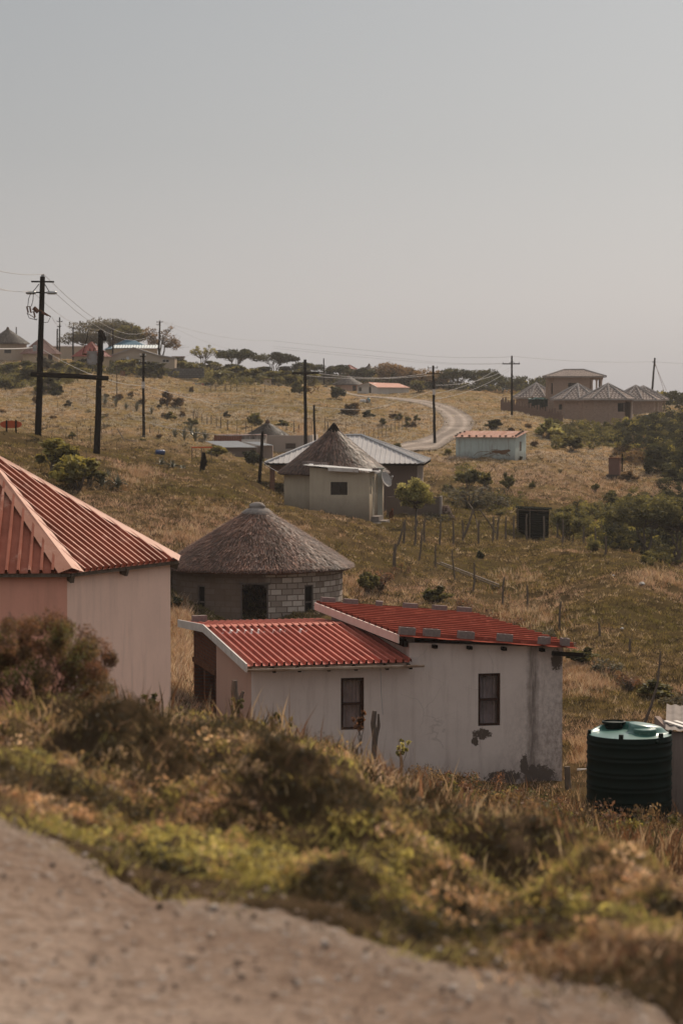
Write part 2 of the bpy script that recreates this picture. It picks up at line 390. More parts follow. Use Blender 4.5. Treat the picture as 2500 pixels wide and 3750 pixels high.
# ---------------------------------------------------------------- terrain sheet
def ground_colors(x, y, z):
    "colours of the soil and cropped turf, from place to place"
    n1 = fbm(x / 9, y / 9, 41, 4); n2 = fbm(x / 2.2, y / 2.2, 43, 4); n3 = fbm(x / .6, y / .6, 47, 3)
    g = np.array([.078, .054, .021]); b = np.array([.125, .078, .040]); e = np.array([.055, .034, .019])  # tones darkened to hold the shade between tussocks
    k = np.clip(.5 + 1.1 * n1 + .8 * n2 + zonef(x, y), 0, 1)[..., None]
    c = g * (1 - k) + b * k
    m = np.clip((n3 + n2 * .6) * 2.2 - .35, 0, 1)[..., None]
    c = c * (1 - m) + e * m
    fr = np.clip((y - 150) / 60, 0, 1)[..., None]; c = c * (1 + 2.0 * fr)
    nr = np.clip((38 - y) / 10, 0, 1)[..., None]; s = np.array([.11, .070, .044]) * (1 + .5 * n2[..., None])
    return c * (1 - nr) + s * nr
ZONES = [  # px, py, rx, ry, amount (+ dry/brown, - green)
 (2150,1730,420,70,.55),(700,1950,250,60,.45),(600,1830,180,60,.25),(1600,1930,260,70,-.6),(2200,2350,420,220,-.60),(1000,1480,350,45,-.15),
 (850,1790,180,50,-.35),(1450,2200,180,90,.45),(650,2450,120,160,.35),(2150,2480,170,50,.35),(300,1560,300,60,.05),(2400,2110,150,40,.4),
 (1550,1720,150,50,.15),(2300,2680,200,60,-.1),(450,2000,150,80,.1),(900,1960,60,60,.1)]
def zonef(x, y):
    z = tps(x, y); yy = np.maximum(y, 1)
    px = 1250 + F * x / yy; py = 1450 - F * z / yy
    t = 0
    for a, b, rx, ry, k in ZONES: t = t + k * np.exp(-((px - a) / rx) ** 2 - ((py - b) / ry) ** 2)
    return t * (y > 50)
def terrain():
    rows = 1900; v = np.linspace(0, 1, rows)
    Y = np.exp(np.log(7.5) + v * (np.log(2100) - np.log(7.5))) - 9.0
    inner = np.linspace(-.165, .165, 400)
    s = np.linspace(0, 1, 26)[1:] ** 2 * 1.35 + .165
    U = np.concatenate([-s[::-1], inner, s])
    YY, UU = np.meshgrid(Y, U, indexing='ij'); XX = UU * (YY + 9.0)
    # inside the narrow view the columns converge on the camera
    ZZ = H(XX, YY)
    rd = road_dist(XX, YY); ZZ = ZZ - .16 * np.clip((1.9 - rd) / .8, 0, 1)
    s_ = verge_s(XX, YY); ZZ = ZZ - .05 * ((s_ < -.05) & (YY < 40))
    V = np.stack([XX, YY, ZZ], -1).reshape(-1, 3)
    nc = len(U); i = np.arange(rows - 1)[:, None] * nc + np.arange(nc - 1)[None]
    Fq = np.stack([i, i + 1, i + nc + 1, i + nc], -1).reshape(-1, 4)
    C = ground_colors(XX.ravel(), YY.ravel(), None)
    t = NT('turf_and_soil'); a = t.n('ShaderNodeAttribute', attribute_name='Col').outputs[0]
    n1 = t.noise(1.1, 8, .7); n2 = t.noise(14, 6, .75)
    c = t.mix(t.ramp(n1, [(.42, 0), (.62, .75)]), a, (.080, .056, .026))
    c = t.mix(t.ramp(n2, [(.35, .7), (.6, 0)]), c, (.05, .037, .022))
    t.bump(t.math('ADD', n1, t.math('MULTIPLY', n2, .6)), .9, .12)
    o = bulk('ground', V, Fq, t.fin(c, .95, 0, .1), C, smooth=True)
    props(o, kind='structure')
terrain()
def ribbon(name, m, C, wfun, nseg, hf):
    "road sheet following the ground"
    V = []; nr = len(C)
    T = np.gradient(C, axis=0); T /= np.linalg.norm(T, axis=1)[:, None]; N = np.stack([T[:, 1], -T[:, 0]], -1)
    for j in range(nseg + 1):
        o = (j / nseg - .5); w = np.array([wfun(i / (nr - 1)) for i in range(nr)])
        V.append(C + N * (o * w)[:, None])
    V = np.array(V).transpose(1, 0, 2).reshape(-1, 2)
    z = hf(V[:, 0], V[:, 1]); k = nseg + 1
    o = np.abs(np.tile(np.linspace(-1, 1, k), nr)); tr = np.exp(-((o - .42) / .16) ** 2) * .45 - .25 * np.clip((o - .75) / .25, 0, 1)
    cc = np.clip(np.outer(1 + tr + .25 * fbm(V[:, 0] / 2.5, V[:, 1] / 2.5, 57, 3), [1, 1, 1]), .4, 1.6)
    i = np.arange(nr - 1)[:, None] * k + np.arange(nseg)[None]
    Fq = np.stack([i, i + 1, i + k + 1, i + k], -1).reshape(-1, 4)
    return bulk(name, np.column_stack([V, z]), Fq, m, cc, smooth=True)
def mat_road(name, c1, c2, c3, sc_=1.0, near=False):
    t = NT(name)
    n1 = t.noise(.5 * sc_, 7, .65, dist=.4); n2 = t.noise(9 * sc_, 8, .8); n4 = t.noise(30 * sc_, 4, .7); n3 = t.n('ShaderNodeTexVoronoi', {'Vector': t.coord(), 'Scale': 16 * sc_, 'Randomness': 1}).outputs[0]
    c = t.mix(t.ramp(n1, [(.38, 0), (.62, 1)]), c1, c2)
    if near:    # packed paler wheel tracks, browner loose margin along the edge
        sp = t.n('ShaderNodeSeparateXYZ', {0: t.coord()})
        d = t.math('ADD', t.math('MULTIPLY', t.math('ADD', sp.outputs[0], 1.4), .815), t.math('MULTIPLY', t.math('SUBTRACT', sp.outputs[1], 10.0), .578))
        d = t.math('ADD', d, t.math('MULTIPLY', t.noise(.9, 5, .6), .9))
        c = t.mix(t.ramp(t.n('ShaderNodeMapRange', {0: d, 1: -1.3, 2: .6, 3: 0.0, 4: 1.0}).outputs[0], [(0, 0), (.9, .85)]), c, (.25, .16, .11))
        wv = t.math('SINE', t.math('MULTIPLY', d, 3.4)); c = t.mix(t.ramp(wv, [(.35, 0), (.95, .4)]), c, (.66, .54, .45))
        c = t.mix(t.ramp(n4, [(.30, .55), (.48, 0)]), c, (.17, .115, .08))
    c = t.mix(t.ramp(n2, [(.36, .85), (.52, 0)]), c, c3)
    c = t.mix(t.ramp(n3, [(.10, .45), (.3, 0)]), c, tuple(min(.6, k * 1.45) for k in c1))
    if not near: c = t.mix(1.0, c, t.n('ShaderNodeAttribute', attribute_name='Col').outputs[0], 'MULTIPLY')
    t.bump(t.math('ADD', t.math('MULTIPLY', n2, 1.6), t.math('MULTIPLY', n3, -.8)), 1.0, .06)
    return t.fin(c, .95, 0, .15)
dr = ribbon('gravel_road', mat_road('far_gravel', (.27, .225, .195), (.20, .165, .14), (.15, .12, .10), .35), RC, lambda t: 3.1, 24,
       lambda x, y: H(x, y, False) + .05)
props(dr, kind='structure')
def near_road():
    X = np.arange(-9, 9.01, .06); Y = np.arange(-4, 17, .07); XX, YY = np.meshgrid(X, Y, indexing='ij')
    s = verge_s(XX, YY); ed = .30 * fbm(XX / .8, YY / .8, 61, 4) + .22 * fbm(XX / .22, YY / .22, 66, 3)
    ZZ = H(XX, YY) - .01; ZZ = np.where(s > ed, ZZ - .25 * np.clip((s - ed) / .25, 0, 1), ZZ)
    ZZ += .018 * fbm(XX / .12, YY / .12, 63, 3)
    V = np.stack([XX, YY, ZZ], -1).reshape(-1, 3); nc = len(Y)
    i = np.arange(len(X) - 1)[:, None] * nc + np.arange(nc - 1)[None]
    Fq = np.stack([i, i + nc, i + nc + 1, i + 1], -1).reshape(-1, 4)
    keep = (s.ravel()[Fq] < .6).all(1)
    o = bulk('dirt_road', V, Fq[keep], mat_road('near_gravel', (.74, .56, .455), (.60, .445, .355), (.22, .145, .105), near=True), smooth=True)
    props(o, kind='structure')
near_road()
# ---------------------------------------------------------------- building helpers
def panel(mb, f, L, z0, z1, ops=(), t=.2, du=99, top=None):
    "wall with thickness and real openings; f(u, z, depth) -> point"
    us = {0.0, L}; zs = {z0, z1}
    for a, b, c, d in ops: us |= {a, b}; zs |= {max(c, z0), d}
    k = 1
    while k * du < L: us.add(k * du); k += 1
    us = sorted(us); zs = sorted(zs)
    tz = lambda u, z: (top(u) if top and z >= z1 - 1e-6 else z)
    def inop(u, z): return any(a < u < b and c < z < d for a, b, c, d in ops)
    for i in range(len(us) - 1):
        for j in range(len(zs) - 1):
            ua, ub, za, zb = us[i], us[i+1], zs[j], zs[j+1]
            if inop((ua+ub)/2, (za+zb)/2): continue
            P = [(ua, za), (ub, za), (ub, tz(ub, zb)), (ua, tz(ua, zb))]
            mb.poly([f(u, z, 0) for u, z in P], P)
            mb.poly([f(u, z, t) for u, z in P[::-1]], P[::-1])
        ua, ub = us[i], us[i+1]
        P = [(ua, tz(ua, z1), 0), (ub, tz(ub, z1), 0), (ub, tz(ub, z1), t), (ua, tz(ua, z1), t)]
        mb.poly([f(*p) for p in P], [(p[0], p[2]) for p in P])
    for u in (0.0, L):
        for j in range(len(zs) - 1):
            P = [(u, zs[j], 0), (u, tz(u, zs[j+1]), 0), (u, tz(u, zs[j+1]), t), (u, zs[j], t)]
            mb.poly([f(*p) for p in P], [(p[2], p[1]) for p in P])
    for a, b, c, d in ops:
        c = max(c, z0)
        for P in ([(a, c, 0), (a, d, 0), (a, d, t), (a, c, t)], [(b, c, 0), (b, d, 0), (b, d, t), (b, c, t)]):
            mb.poly([f(*p) for p in P], [(p[2], p[1]) for p in P])
        m = max(1, int((b - a) / du))
        for z in (c, d):
            for q in range(m):
                x0 = a + (b - a) * q / m; x1 = a + (b - a) * (q + 1) / m
                P = [(x0, z, 0), (x1, z, 0), (x1, z, t), (x0, z, t)]
                mb.poly([f(*p) for p in P], [(p[0], p[2]) for p in P])
    return mb
def flat(p0, ang, side=1):
    "flat wall from p0 running at angle ang; depth goes to its left (side=1)"
    dx, dy = math.cos(ang), math.sin(ang); nx, ny = -dy * side, dx * side
    return lambda u, z, d: (p0[0] + dx * u + nx * d, p0[1] + dy * u + ny * d, z)
def curved(Rw):   # u measured along the arc from the camera-facing point, angle = u / Rw
    return lambda u, z, d: ((Rw - d) * math.sin(u / Rw), -(Rw - d) * math.cos(u / Rw), z)
def window(parent, f, a, b, c, d, fm, depth=.08, nx=1, nz=2, w=.05, pane=None, curtain=None, name='window', zsplit=None):
    mb = MB(); e = w / 2
    def bar(p, q): mb.beam(f(*p, depth), f(*q, depth), w, .05, up=(0, 0, 1) if p[1] == q[1] else Vector(f(a, c, 0)) - Vector(f(a, c, 1)))
    bar((a + e, c), (a + e, d)); bar((b - e, c), (b - e, d)); bar((a + w, c + e), (b - w, c + e)); bar((a + w, d - e), (b - w, d - e))
    for k in range(1, nx):
        u = a + (b - a) * k / nx; bar((u, c + w), (u, d - w))
    for k in range(1, nz):
        z = (zsplit if zsplit else c + (d - c) * k / nz)
        for j in range(nx):
            u0 = a + (b - a) * j / nx + e * (2 if j == 0 else 1); u1 = a + (b - a) * (j + 1) / nx - e * (2 if j == nx - 1 else 1)
            bar((u0, z), (u1, z))
    o = mb.build(name, fm, parent)
    g = MB()
    P = [(a + .01, c + .01), (b - .01, c + .01), (b - .01, d - .01), (a + .01, d - .01)]
    g.poly([f(u, z, depth + .012) for u, z in P], P); g.build('pane', pane or M['glass'], o)
    if curtain:
        q = MB(); n = 26
        for k in range(n):
            u0 = a + .03 + (b - a - .06) * k / n; u1 = a + .03 + (b - a - .06) * (k + 1) / n
            w0 = .02 * math.sin(k * 1.3); w1 = .02 * math.sin((k + 1) * 1.3)
            q.poly([f(u0, c + .03, depth + .10 + w0), f(u1, c + .03, depth + .10 + w1), f(u1, d - .03, depth + .10 + w1), f(u0, d - .03, depth + .10 + w0)])
        q.build('curtain', curtain, o, smooth=True)
    return o
def corr(mb, f, L, vr, pitch=.175, h=.035, prof='ibr', n0=0.0):
    "ribbed sheet: f(u, v, lift); vr(u) -> v range up the slope"
    us = []
    k = 0
    while k * pitch < L + pitch:
        b = n0 + k * pitch
        pr = ((0, 0), (.60, 0), (.65, 1), (.86, 1), (.91, 0)) if prof == 'ibr' else [(q / 8, .5 + .5 * math.cos(2 * math.pi * q / 8)) for q in range(8)]
        us += [(b + q * pitch, hh * h) for q, hh in pr]; k += 1
    us = [(u, hh) for u, hh in us if 0 <= u <= L]
    if us[0][0] > 1e-4: us.insert(0, (0.0, 0.0))
    if us[-1][0] < L - 1e-4: us.append((L, 0.0))
    for (u0, h0), (u1, h1) in zip(us[:-1], us[1:]):
        a0, b0 = vr(u0); a1, b1 = vr(u1)
        if b0 - a0 < 1e-3 and b1 - a1 < 1e-3: continue
        mb.poly([f(u0, a0, h0), f(u1, a1, h1), f(u1, b1, h1), f(u0, b0, h0)], [(u0, a0), (u1, a1), (u1, b1), (u0, b0)])
    return mb
def plane3(O, U, V):
    O = Vector(O); U = Vector(U).normalized(); V = Vector(V); V = (V - U * V.dot(U)).normalized(); N = U.cross(V)
    if N.z < 0: N = -N
    return lambda u, v, h=0: tuple(O + U * u + V * v + N * h)
def mat_thatch():
    t = NT('thatch_straw'); a = t.n('ShaderNodeAttribute', attribute_name='Col').outputs[0]
    n = t.noise(1.2, 6, .7); c = t.mix(t.ramp(n, [(.4, 0), (.68, .6)]), a, (.055, .038, .030))
    t.fin(c, .5, 0, .6); tr = t.n('ShaderNodeBsdfTranslucent', {0: t.mix(1.0, c, (1.0, .86, .74), 'MULTIPLY')})
    m = t.n('ShaderNodeMixShader', {0: .5, 1: t.b.outputs[0], 2: tr.outputs[0]}); t.l(m.outputs[0], t.out.inputs[0]); return t.m
M['thatch'] = mat_thatch()
def thatch(parent, prof, nst, seed, c=(.17, .125, .108), sl=.38, sw=.022, wob=.006, name='roof', cs=(0, 0)):
    "cone of thatch: a solid core with overlapping straw bundles laid down the slope, shaggy at the eave"
    rg = np.random.default_rng(seed); pr = np.array(prof, float); nseg = 72
    L = np.r_[0, np.cumsum(np.hypot(np.diff(pr[:, 0]), np.diff(pr[:, 1])))]
    mb = []; fc = []
    ang = np.linspace(0, 2 * np.pi, nseg, endpoint=False)
    und = np.array([[pr[-1, 0] - .03, pr[-1, 1] - .12], [pr[-1, 0] - .28, pr[-1, 1] - .10], [pr[-1, 0] - .9, pr[-1, 1] + .25]])
    full = np.vstack([pr, und])
    for i, (r, z) in enumerate(full):
        rr = r * (1 + wob * np.sin(ang * 5 + i) + wob * .7 * np.sin(ang * 11 + seed)); zz = z + .02 * np.sin(ang * 7 + seed)
        mb.append(np.stack([rr * np.sin(ang), -rr * np.cos(ang), zz], -1))
    V = np.concatenate(mb)
    for i in range(len(full) - 1):
        k = np.arange(nseg); k2 = (k + 1) % nseg
        fc.append(np.stack([i * nseg + k, (i + 1) * nseg + k, (i + 1) * nseg + k2, i * nseg + k2], -1))
    Fc = np.concatenate(fc)
    C = np.tile(np.array(c) * .55, (len(V), 1))
    # straw bundles
    u = rg.random(nst); tot = L[-1]
    s = np.sqrt(u) * tot                     # more of them lower down, where the cone is wider
    ne = nst // 6; s[:ne] = tot - rg.random(ne) * .12
    a = rg.random(nst) * 2 * np.pi
    ln = sl * (.6 + .8 * rg.random(nst)); w = sw * (.5 + 1.0 * rg.random(nst))
    lift = .015 + .075 * rg.random(nst) ** 2
    s0 = s - ln * .5; s1 = s + ln * .5
    def at(sv):
        r = np.interp(sv, L, pr[:, 0]); z = np.interp(sv, L, pr[:, 1])
        ex = np.maximum(sv - tot, 0)
        return r + ex * .45, z - ex * .85
    r0, z0 = at(np.maximum(s0, 0)); r1, z1 = at(np.minimum(s1, tot + .10 + .05 * rg.random(nst)))
    tw = (rg.random(nst) - .5) * .10
    def P(r, z, aa, off): return np.stack([r * np.sin(aa) + off * np.cos(aa), -r * np.cos(aa) + off * np.sin(aa), z], -1)
    A = P(r0 + .01, z0 + .008, a, -w / 2); B = P(r0 + .01, z0 + .008, a, w / 2)
    Cc = P(r1 + lift * .5, z1 + lift, a, w / 2 + tw); D = P(r1 + lift * .5, z1 + lift, a, -w / 2 + tw)
    n0 = len(V); V = np.concatenate([V, np.stack([A, B, Cc, D], 1).reshape(-1, 3)])
    q = n0 + np.arange(nst)[:, None] * 4 + np.array([3, 2, 1, 0])[None]
    Fc = np.concatenate([Fc, q])
    br = (.30 + 1.6 * rg.random(nst) ** 1.8)[:, None] * np.array(c)[None]
    gr = br.mean(1, keepdims=True); m = rg.random((nst, 1)) * .6; br = br * (1 - m) + gr * m
    C = np.concatenate([C, np.repeat(br, 4, 0)])
    o = bulk(name, V, Fc, M['thatch'], C, parent)
    return o
def pyramid(parent, n, Re, ze, za, rot, m, hipm=None, oh=None, name='roof', ridge='ridge', rr=.07, fascia=None, c=(0, 0)):
    pts = [Vector((c[0] + Re * math.sin(rot + 2 * math.pi * k / n), c[1] - Re * math.cos(rot + 2 * math.pi * k / n), ze)) for k in range(n)]
    ap = Vector((c[0], c[1], za)); mb = MB()
    for k in range(n):
        a, b = pts[k], pts[(k + 1) % n]; L = (b - a).length; s = (ap - (a + b) / 2).length
        mb.poly([a, b, ap], [(0, 0), (L, 0), (L / 2, s)])
    mb.poly([p - Vector((0, 0, .03)) for p in pts[::-1]])
    ro = mb.build(name, m, parent)
    if hipm:
        hb = MB()
        for p in pts: hb.tube([p + Vector((0, 0, .02)), p.lerp(ap, .5) + Vector((0, 0, .05)), ap + Vector((0, 0, .03))], rr, 6)
        hb.build(ridge, hipm, ro)
    if fascia:
        fb = MB()
        for k in range(n):
            a, b = pts[k], pts[(k + 1) % n]; fb.beam(a - Vector((0, 0, .10)), b - Vector((0, 0, .10)), .04, .16)
        fb.build('fascia', fascia, ro)
    return ro
def prism(mb, n, Rw, rot, z0, z1, ops=None, t=.2, skip=(), c=(0, 0)):
    fs = []
    for k in range(n):
        a = (c[0] + Rw * math.sin(rot + 2 * math.pi * k / n), c[1] - Rw * math.cos(rot + 2 * math.pi * k / n))
        b = (c[0] + Rw * math.sin(rot + 2 * math.pi * (k + 1) / n), c[1] - Rw * math.cos(rot + 2 * math.pi * (k + 1) / n))
        L = math.dist(a, b); f = flat(a, math.atan2(b[1] - a[1], b[0] - a[0])); fs.append((f, L))
        if k in skip: continue
        panel(mb, f, L, z0, z1, (ops or {}).get(k, ()), t)
    return fs
# materials for buildings
M['redroof'] = mat_var('weathered_red_roof_sheet', (.48, .15, .095), (.40, .12, .075), 1.2, .55, .06, .003, spec=.35, c3=(.44, .14, .09), stretch=(1, 1, 1))
M['pinkroof'] = mat_var('sun_faded_pink_roof_sheet', (.38, .13, .082), (.23, .070, .042), 1.4, .6, .1, .003, spec=.2, c3=(.48, .25, .185))
M['fasciawhite'] = mat_var('white_painted_board', (.62, .57, .53), (.50, .44, .40), 3, .6, .1, .003, c3=(.38, .30, .26))
M['zinc'] = mat_var('zinc_roof_sheet', (.50, .48, .47), (.40, .38, .37), 1.5, .5, .05, .003, spec=.4, metal=.25)
M['gutter'] = mat_var('weathered_gutter', (.55, .46, .38), (.38, .27, .20), 3, .6, .2, c3=(.24, .13, .08))
M['frame'] = mat_var('dark_wood_frame', (.055, .022, .015), (.028, .014, .010), 6, .6, .3)
M['greyframe'] = mat_var('grey_timber_frame', (.14, .115, .10), (.09, .07, .06), 6, .8, .3)
M['steelframe'] = NT('steel_window_frame').fin((.025, .020, .018), .5)
M['curtain'] = mat_var('net_curtain', (.45, .36, .36), (.32, .25, .25), 4, .9, .1)

# ---------------------------------------------------------------- 1 pink hexagonal hut
def pink_hut():
    c0 = (-4.55, 40.0); a0 = R(3.5); S = 3.36
    cx = c0[0] + S * math.cos(R(123.5)); cy = c0[1] + S * math.sin(R(123.5)); zb = -7.0
    t = thing('hexagonal_hut', 'pink plastered hexagonal hut with faded red ribbed metal roof at left edge', 'hut', (cx, cy, zb))
    P = [(S * math.cos(R(123.5 + 180 + 60 * k)), S * math.sin(R(123.5 + 180 + 60 * k))) for k in range(6)]   # P[0] = corner c0
    zw = -2.905 - zb
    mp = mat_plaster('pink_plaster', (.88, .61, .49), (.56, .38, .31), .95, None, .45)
    mb = MB()
    for k in range(6):
        a, b = P[k], P[(k + 1) % 6]
        if k != 5: panel(mb, flat(a, math.atan2(b[1] - a[1], b[0] - a[0])), S, -.3, zw, (), .18)
    mb.build('wall', mp, t)
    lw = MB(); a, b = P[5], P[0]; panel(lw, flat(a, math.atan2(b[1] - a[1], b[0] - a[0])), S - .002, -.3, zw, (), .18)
    lw.build('wall', mat_plaster('shade_toned_pink_plaster', (.74, .36, .265), (.50, .26, .19), .95, None, .45), t)['label'] = 'wall facet with shade put into its pink'  # left facet's plaster made darker and pinker to carry its shade
    oh = 1.05; ze = -2.93 - zb; za = -.96 - zb; ap = Vector((0, 0, za))
    E = [Vector((p[0] * oh, p[1] * oh, ze)) for p in P]
    rb = MB()
    for k in range(6):
        a, b = E[k], E[(k + 1) % 6]; L = (b - a).length; mid = (a + b) / 2; s = (ap - mid).length
        f = plane3(a, b - a, ap - a)
        corr(rb, f, L, lambda u: (0, s * max(0, 1 - abs(u - L / 2) / (L / 2))), .190, .075, n0=.03)
    ro = rb.build('roof', M['pinkroof'], t)
    fb = MB()     # folded hip flashings
    for k in range(6):
        e = E[k]; d = (ap - e).normalized(); e0 = e - d * .02
        for nb in (E[(k + 1) % 6], E[(k - 1) % 6]):
            v = (nb - e); v = (v - d * v.dot(d)).normalized() * .25; n = Vector((0, 0, .08))
            fb.poly([e0 + n * 1.25, e0 + v + n, ap + v * .3 + n, ap + n * 1.25])
    fb.build('hip_flashing', mat_var('faded_pink_flashing', (.50, .25, .175), (.40, .175, .115), 1.6, .6, .1, .003, c3=(.56, .34, .26), stretch=(1, 1, 1)), ro)
    tb = MB()
    for k in range(6):      # rafter tails and the purlin under the eave
        a, b = E[k] * .985, E[(k + 1) % 6] * .985; a.z = b.z = ze - .035
        tb.beam(a, b, .05, .06)
        for q in (0.01, .5):
            c = a.lerp(b, q); d = Vector((c.x, c.y, 0)).normalized(); tb.beam(c - d * .5 - Vector((0, 0, -.12)), c + d * .04 - Vector((0, 0, .07)), .07, .13)
    tb.build('rafter', M['wood'], t)
pink_hut()

# ---------------------------------------------------------------- 2 stone rondavel
def big_rondavel():
    D = 91.0; x = xat(941, D); zb = -8.55; Rw = 3.22
    t = thing('thatched_rondavel', 'round hut of bare concrete blocks and mud plaster under a large grey thatch', 'hut', (x, D, zb))
    f = curved(Rw); ops = [(-.50, .51, 0.0, 1.62 + .10), (-2.30, -1.93, .62, 1.60), (1.93, 2.33, .60, 1.62)]
    def pl(t_, c, h):
        sx = t_.n('ShaderNodeSeparateXYZ', {0: t_.coord()}).outputs[0]; sz = t_.n('ShaderNodeSeparateXYZ', {0: t_.coord()}).outputs[2]
        k = t_.math('ADD', sx, t_.math('MULTIPLY', t_.noise(1.1, 5, .6), 1.1))
        fac = t_.ramp(t_.n('ShaderNodeMapRange', {0: k, 1: .85, 2: 1.1, 3: 1.0, 4: 0.0}).outputs[0], [(0, 0), (1, 1)])
        mud = t_.mix(t_.noise(1.7, 7, .7), (.105, .070, .052), (.17, .12, .092))
        mud = t_.mix(t_.ramp(t_.noise(6, 5, .7), [(.5, 0), (.7, .5)]), mud, (.08, .052, .04))
        fa = t_.math('MULTIPLY', fac, .90)
        return t_.mix(fa, c, mud), t_.math('MULTIPLY', h, t_.math('SUBTRACT', 1.08, fac))
    m = mat_brick('mud_and_block_wall', (.54, .46, .40), (.20, .15, .12), (.125, .085, .062), .42, .215, .022, .95, pl)
    mb = MB(); L = 2 * math.pi * Rw
    g = lambda u, z, d: f(u - L / 2, z, d)
    panel(mb, g, L, -.4, 2.32, [(a + L / 2, b + L / 2, c, d) for a, b, c, d in ops], .24, .30)
    mb.build('wall', m, t)
    b2 = MB(); b2.lathe([(.01, .02), (Rw - .2, .02)], 32); b2.build('floor_slab', M['earth'], t)
    # door frame with corner braces
    fr = MB(); a, b, c, d = ops[0]; w = .055
    fr.beam(f(a + .03, c, -.015), f(a + .03, d - .03, -.015), w, .07, up=(0, 1, 0)); fr.beam(f(b - .03, c, -.015), f(b - .03, d - .03, -.015), w, .07, up=(0, 1, 0))
    fr.beam(f(a - .06, d, -.03), f(b + .06, d, -.03), .06, .07)
    fr.beam(f(a + .03, d - .20, .02), f(a + .20, d - .05, .02), .035, .05); fr.beam(f(b - .03, d - .20, .02), f(b - .20, d - .05, .02), .035, .05)
    fr.build('door_frame', M['greyframe'], t)
    for q in (1, 2):
        a, b, c, d = ops[q]
        window(t, f, a, b, c, d, M['greyframe'], .04, 1, 2, .05, M['black'], zsplit=c + (d - c) * .38)
    ze = zat(2068, D) - zb; za = zat(1868, D) - zb; Re = 3.60
    pr = [(.30, za + .03)] + [(.30 + (Re - .30) * k / 9, za + (ze - za) * ((k / 9) ** 1.06 if k < 9 else 1.0)) for k in range(1, 10)]
    ro = thatch(t, pr, 36000, 3, (.41, .21, .14), .25, .017, .006)
    cap = MB(); rg = random.Random(4)
    cap.lathe([(.60, za - .17), (.58, za - .08), (.42, za + .05), (.29, za + .10), (.31, za + .13), (.31, za + .16), (.27, za + .22), (.20, za + .27), (.10, za + .30), (.005, za + .31)], 28, wob=lambda a, i: .05 * math.sin(a * 3 + i) + .03 * math.sin(a * 7 + 2 * i))
    cap.build('cement_cap', M['concrete'], ro, smooth=True)
big_rondavel()

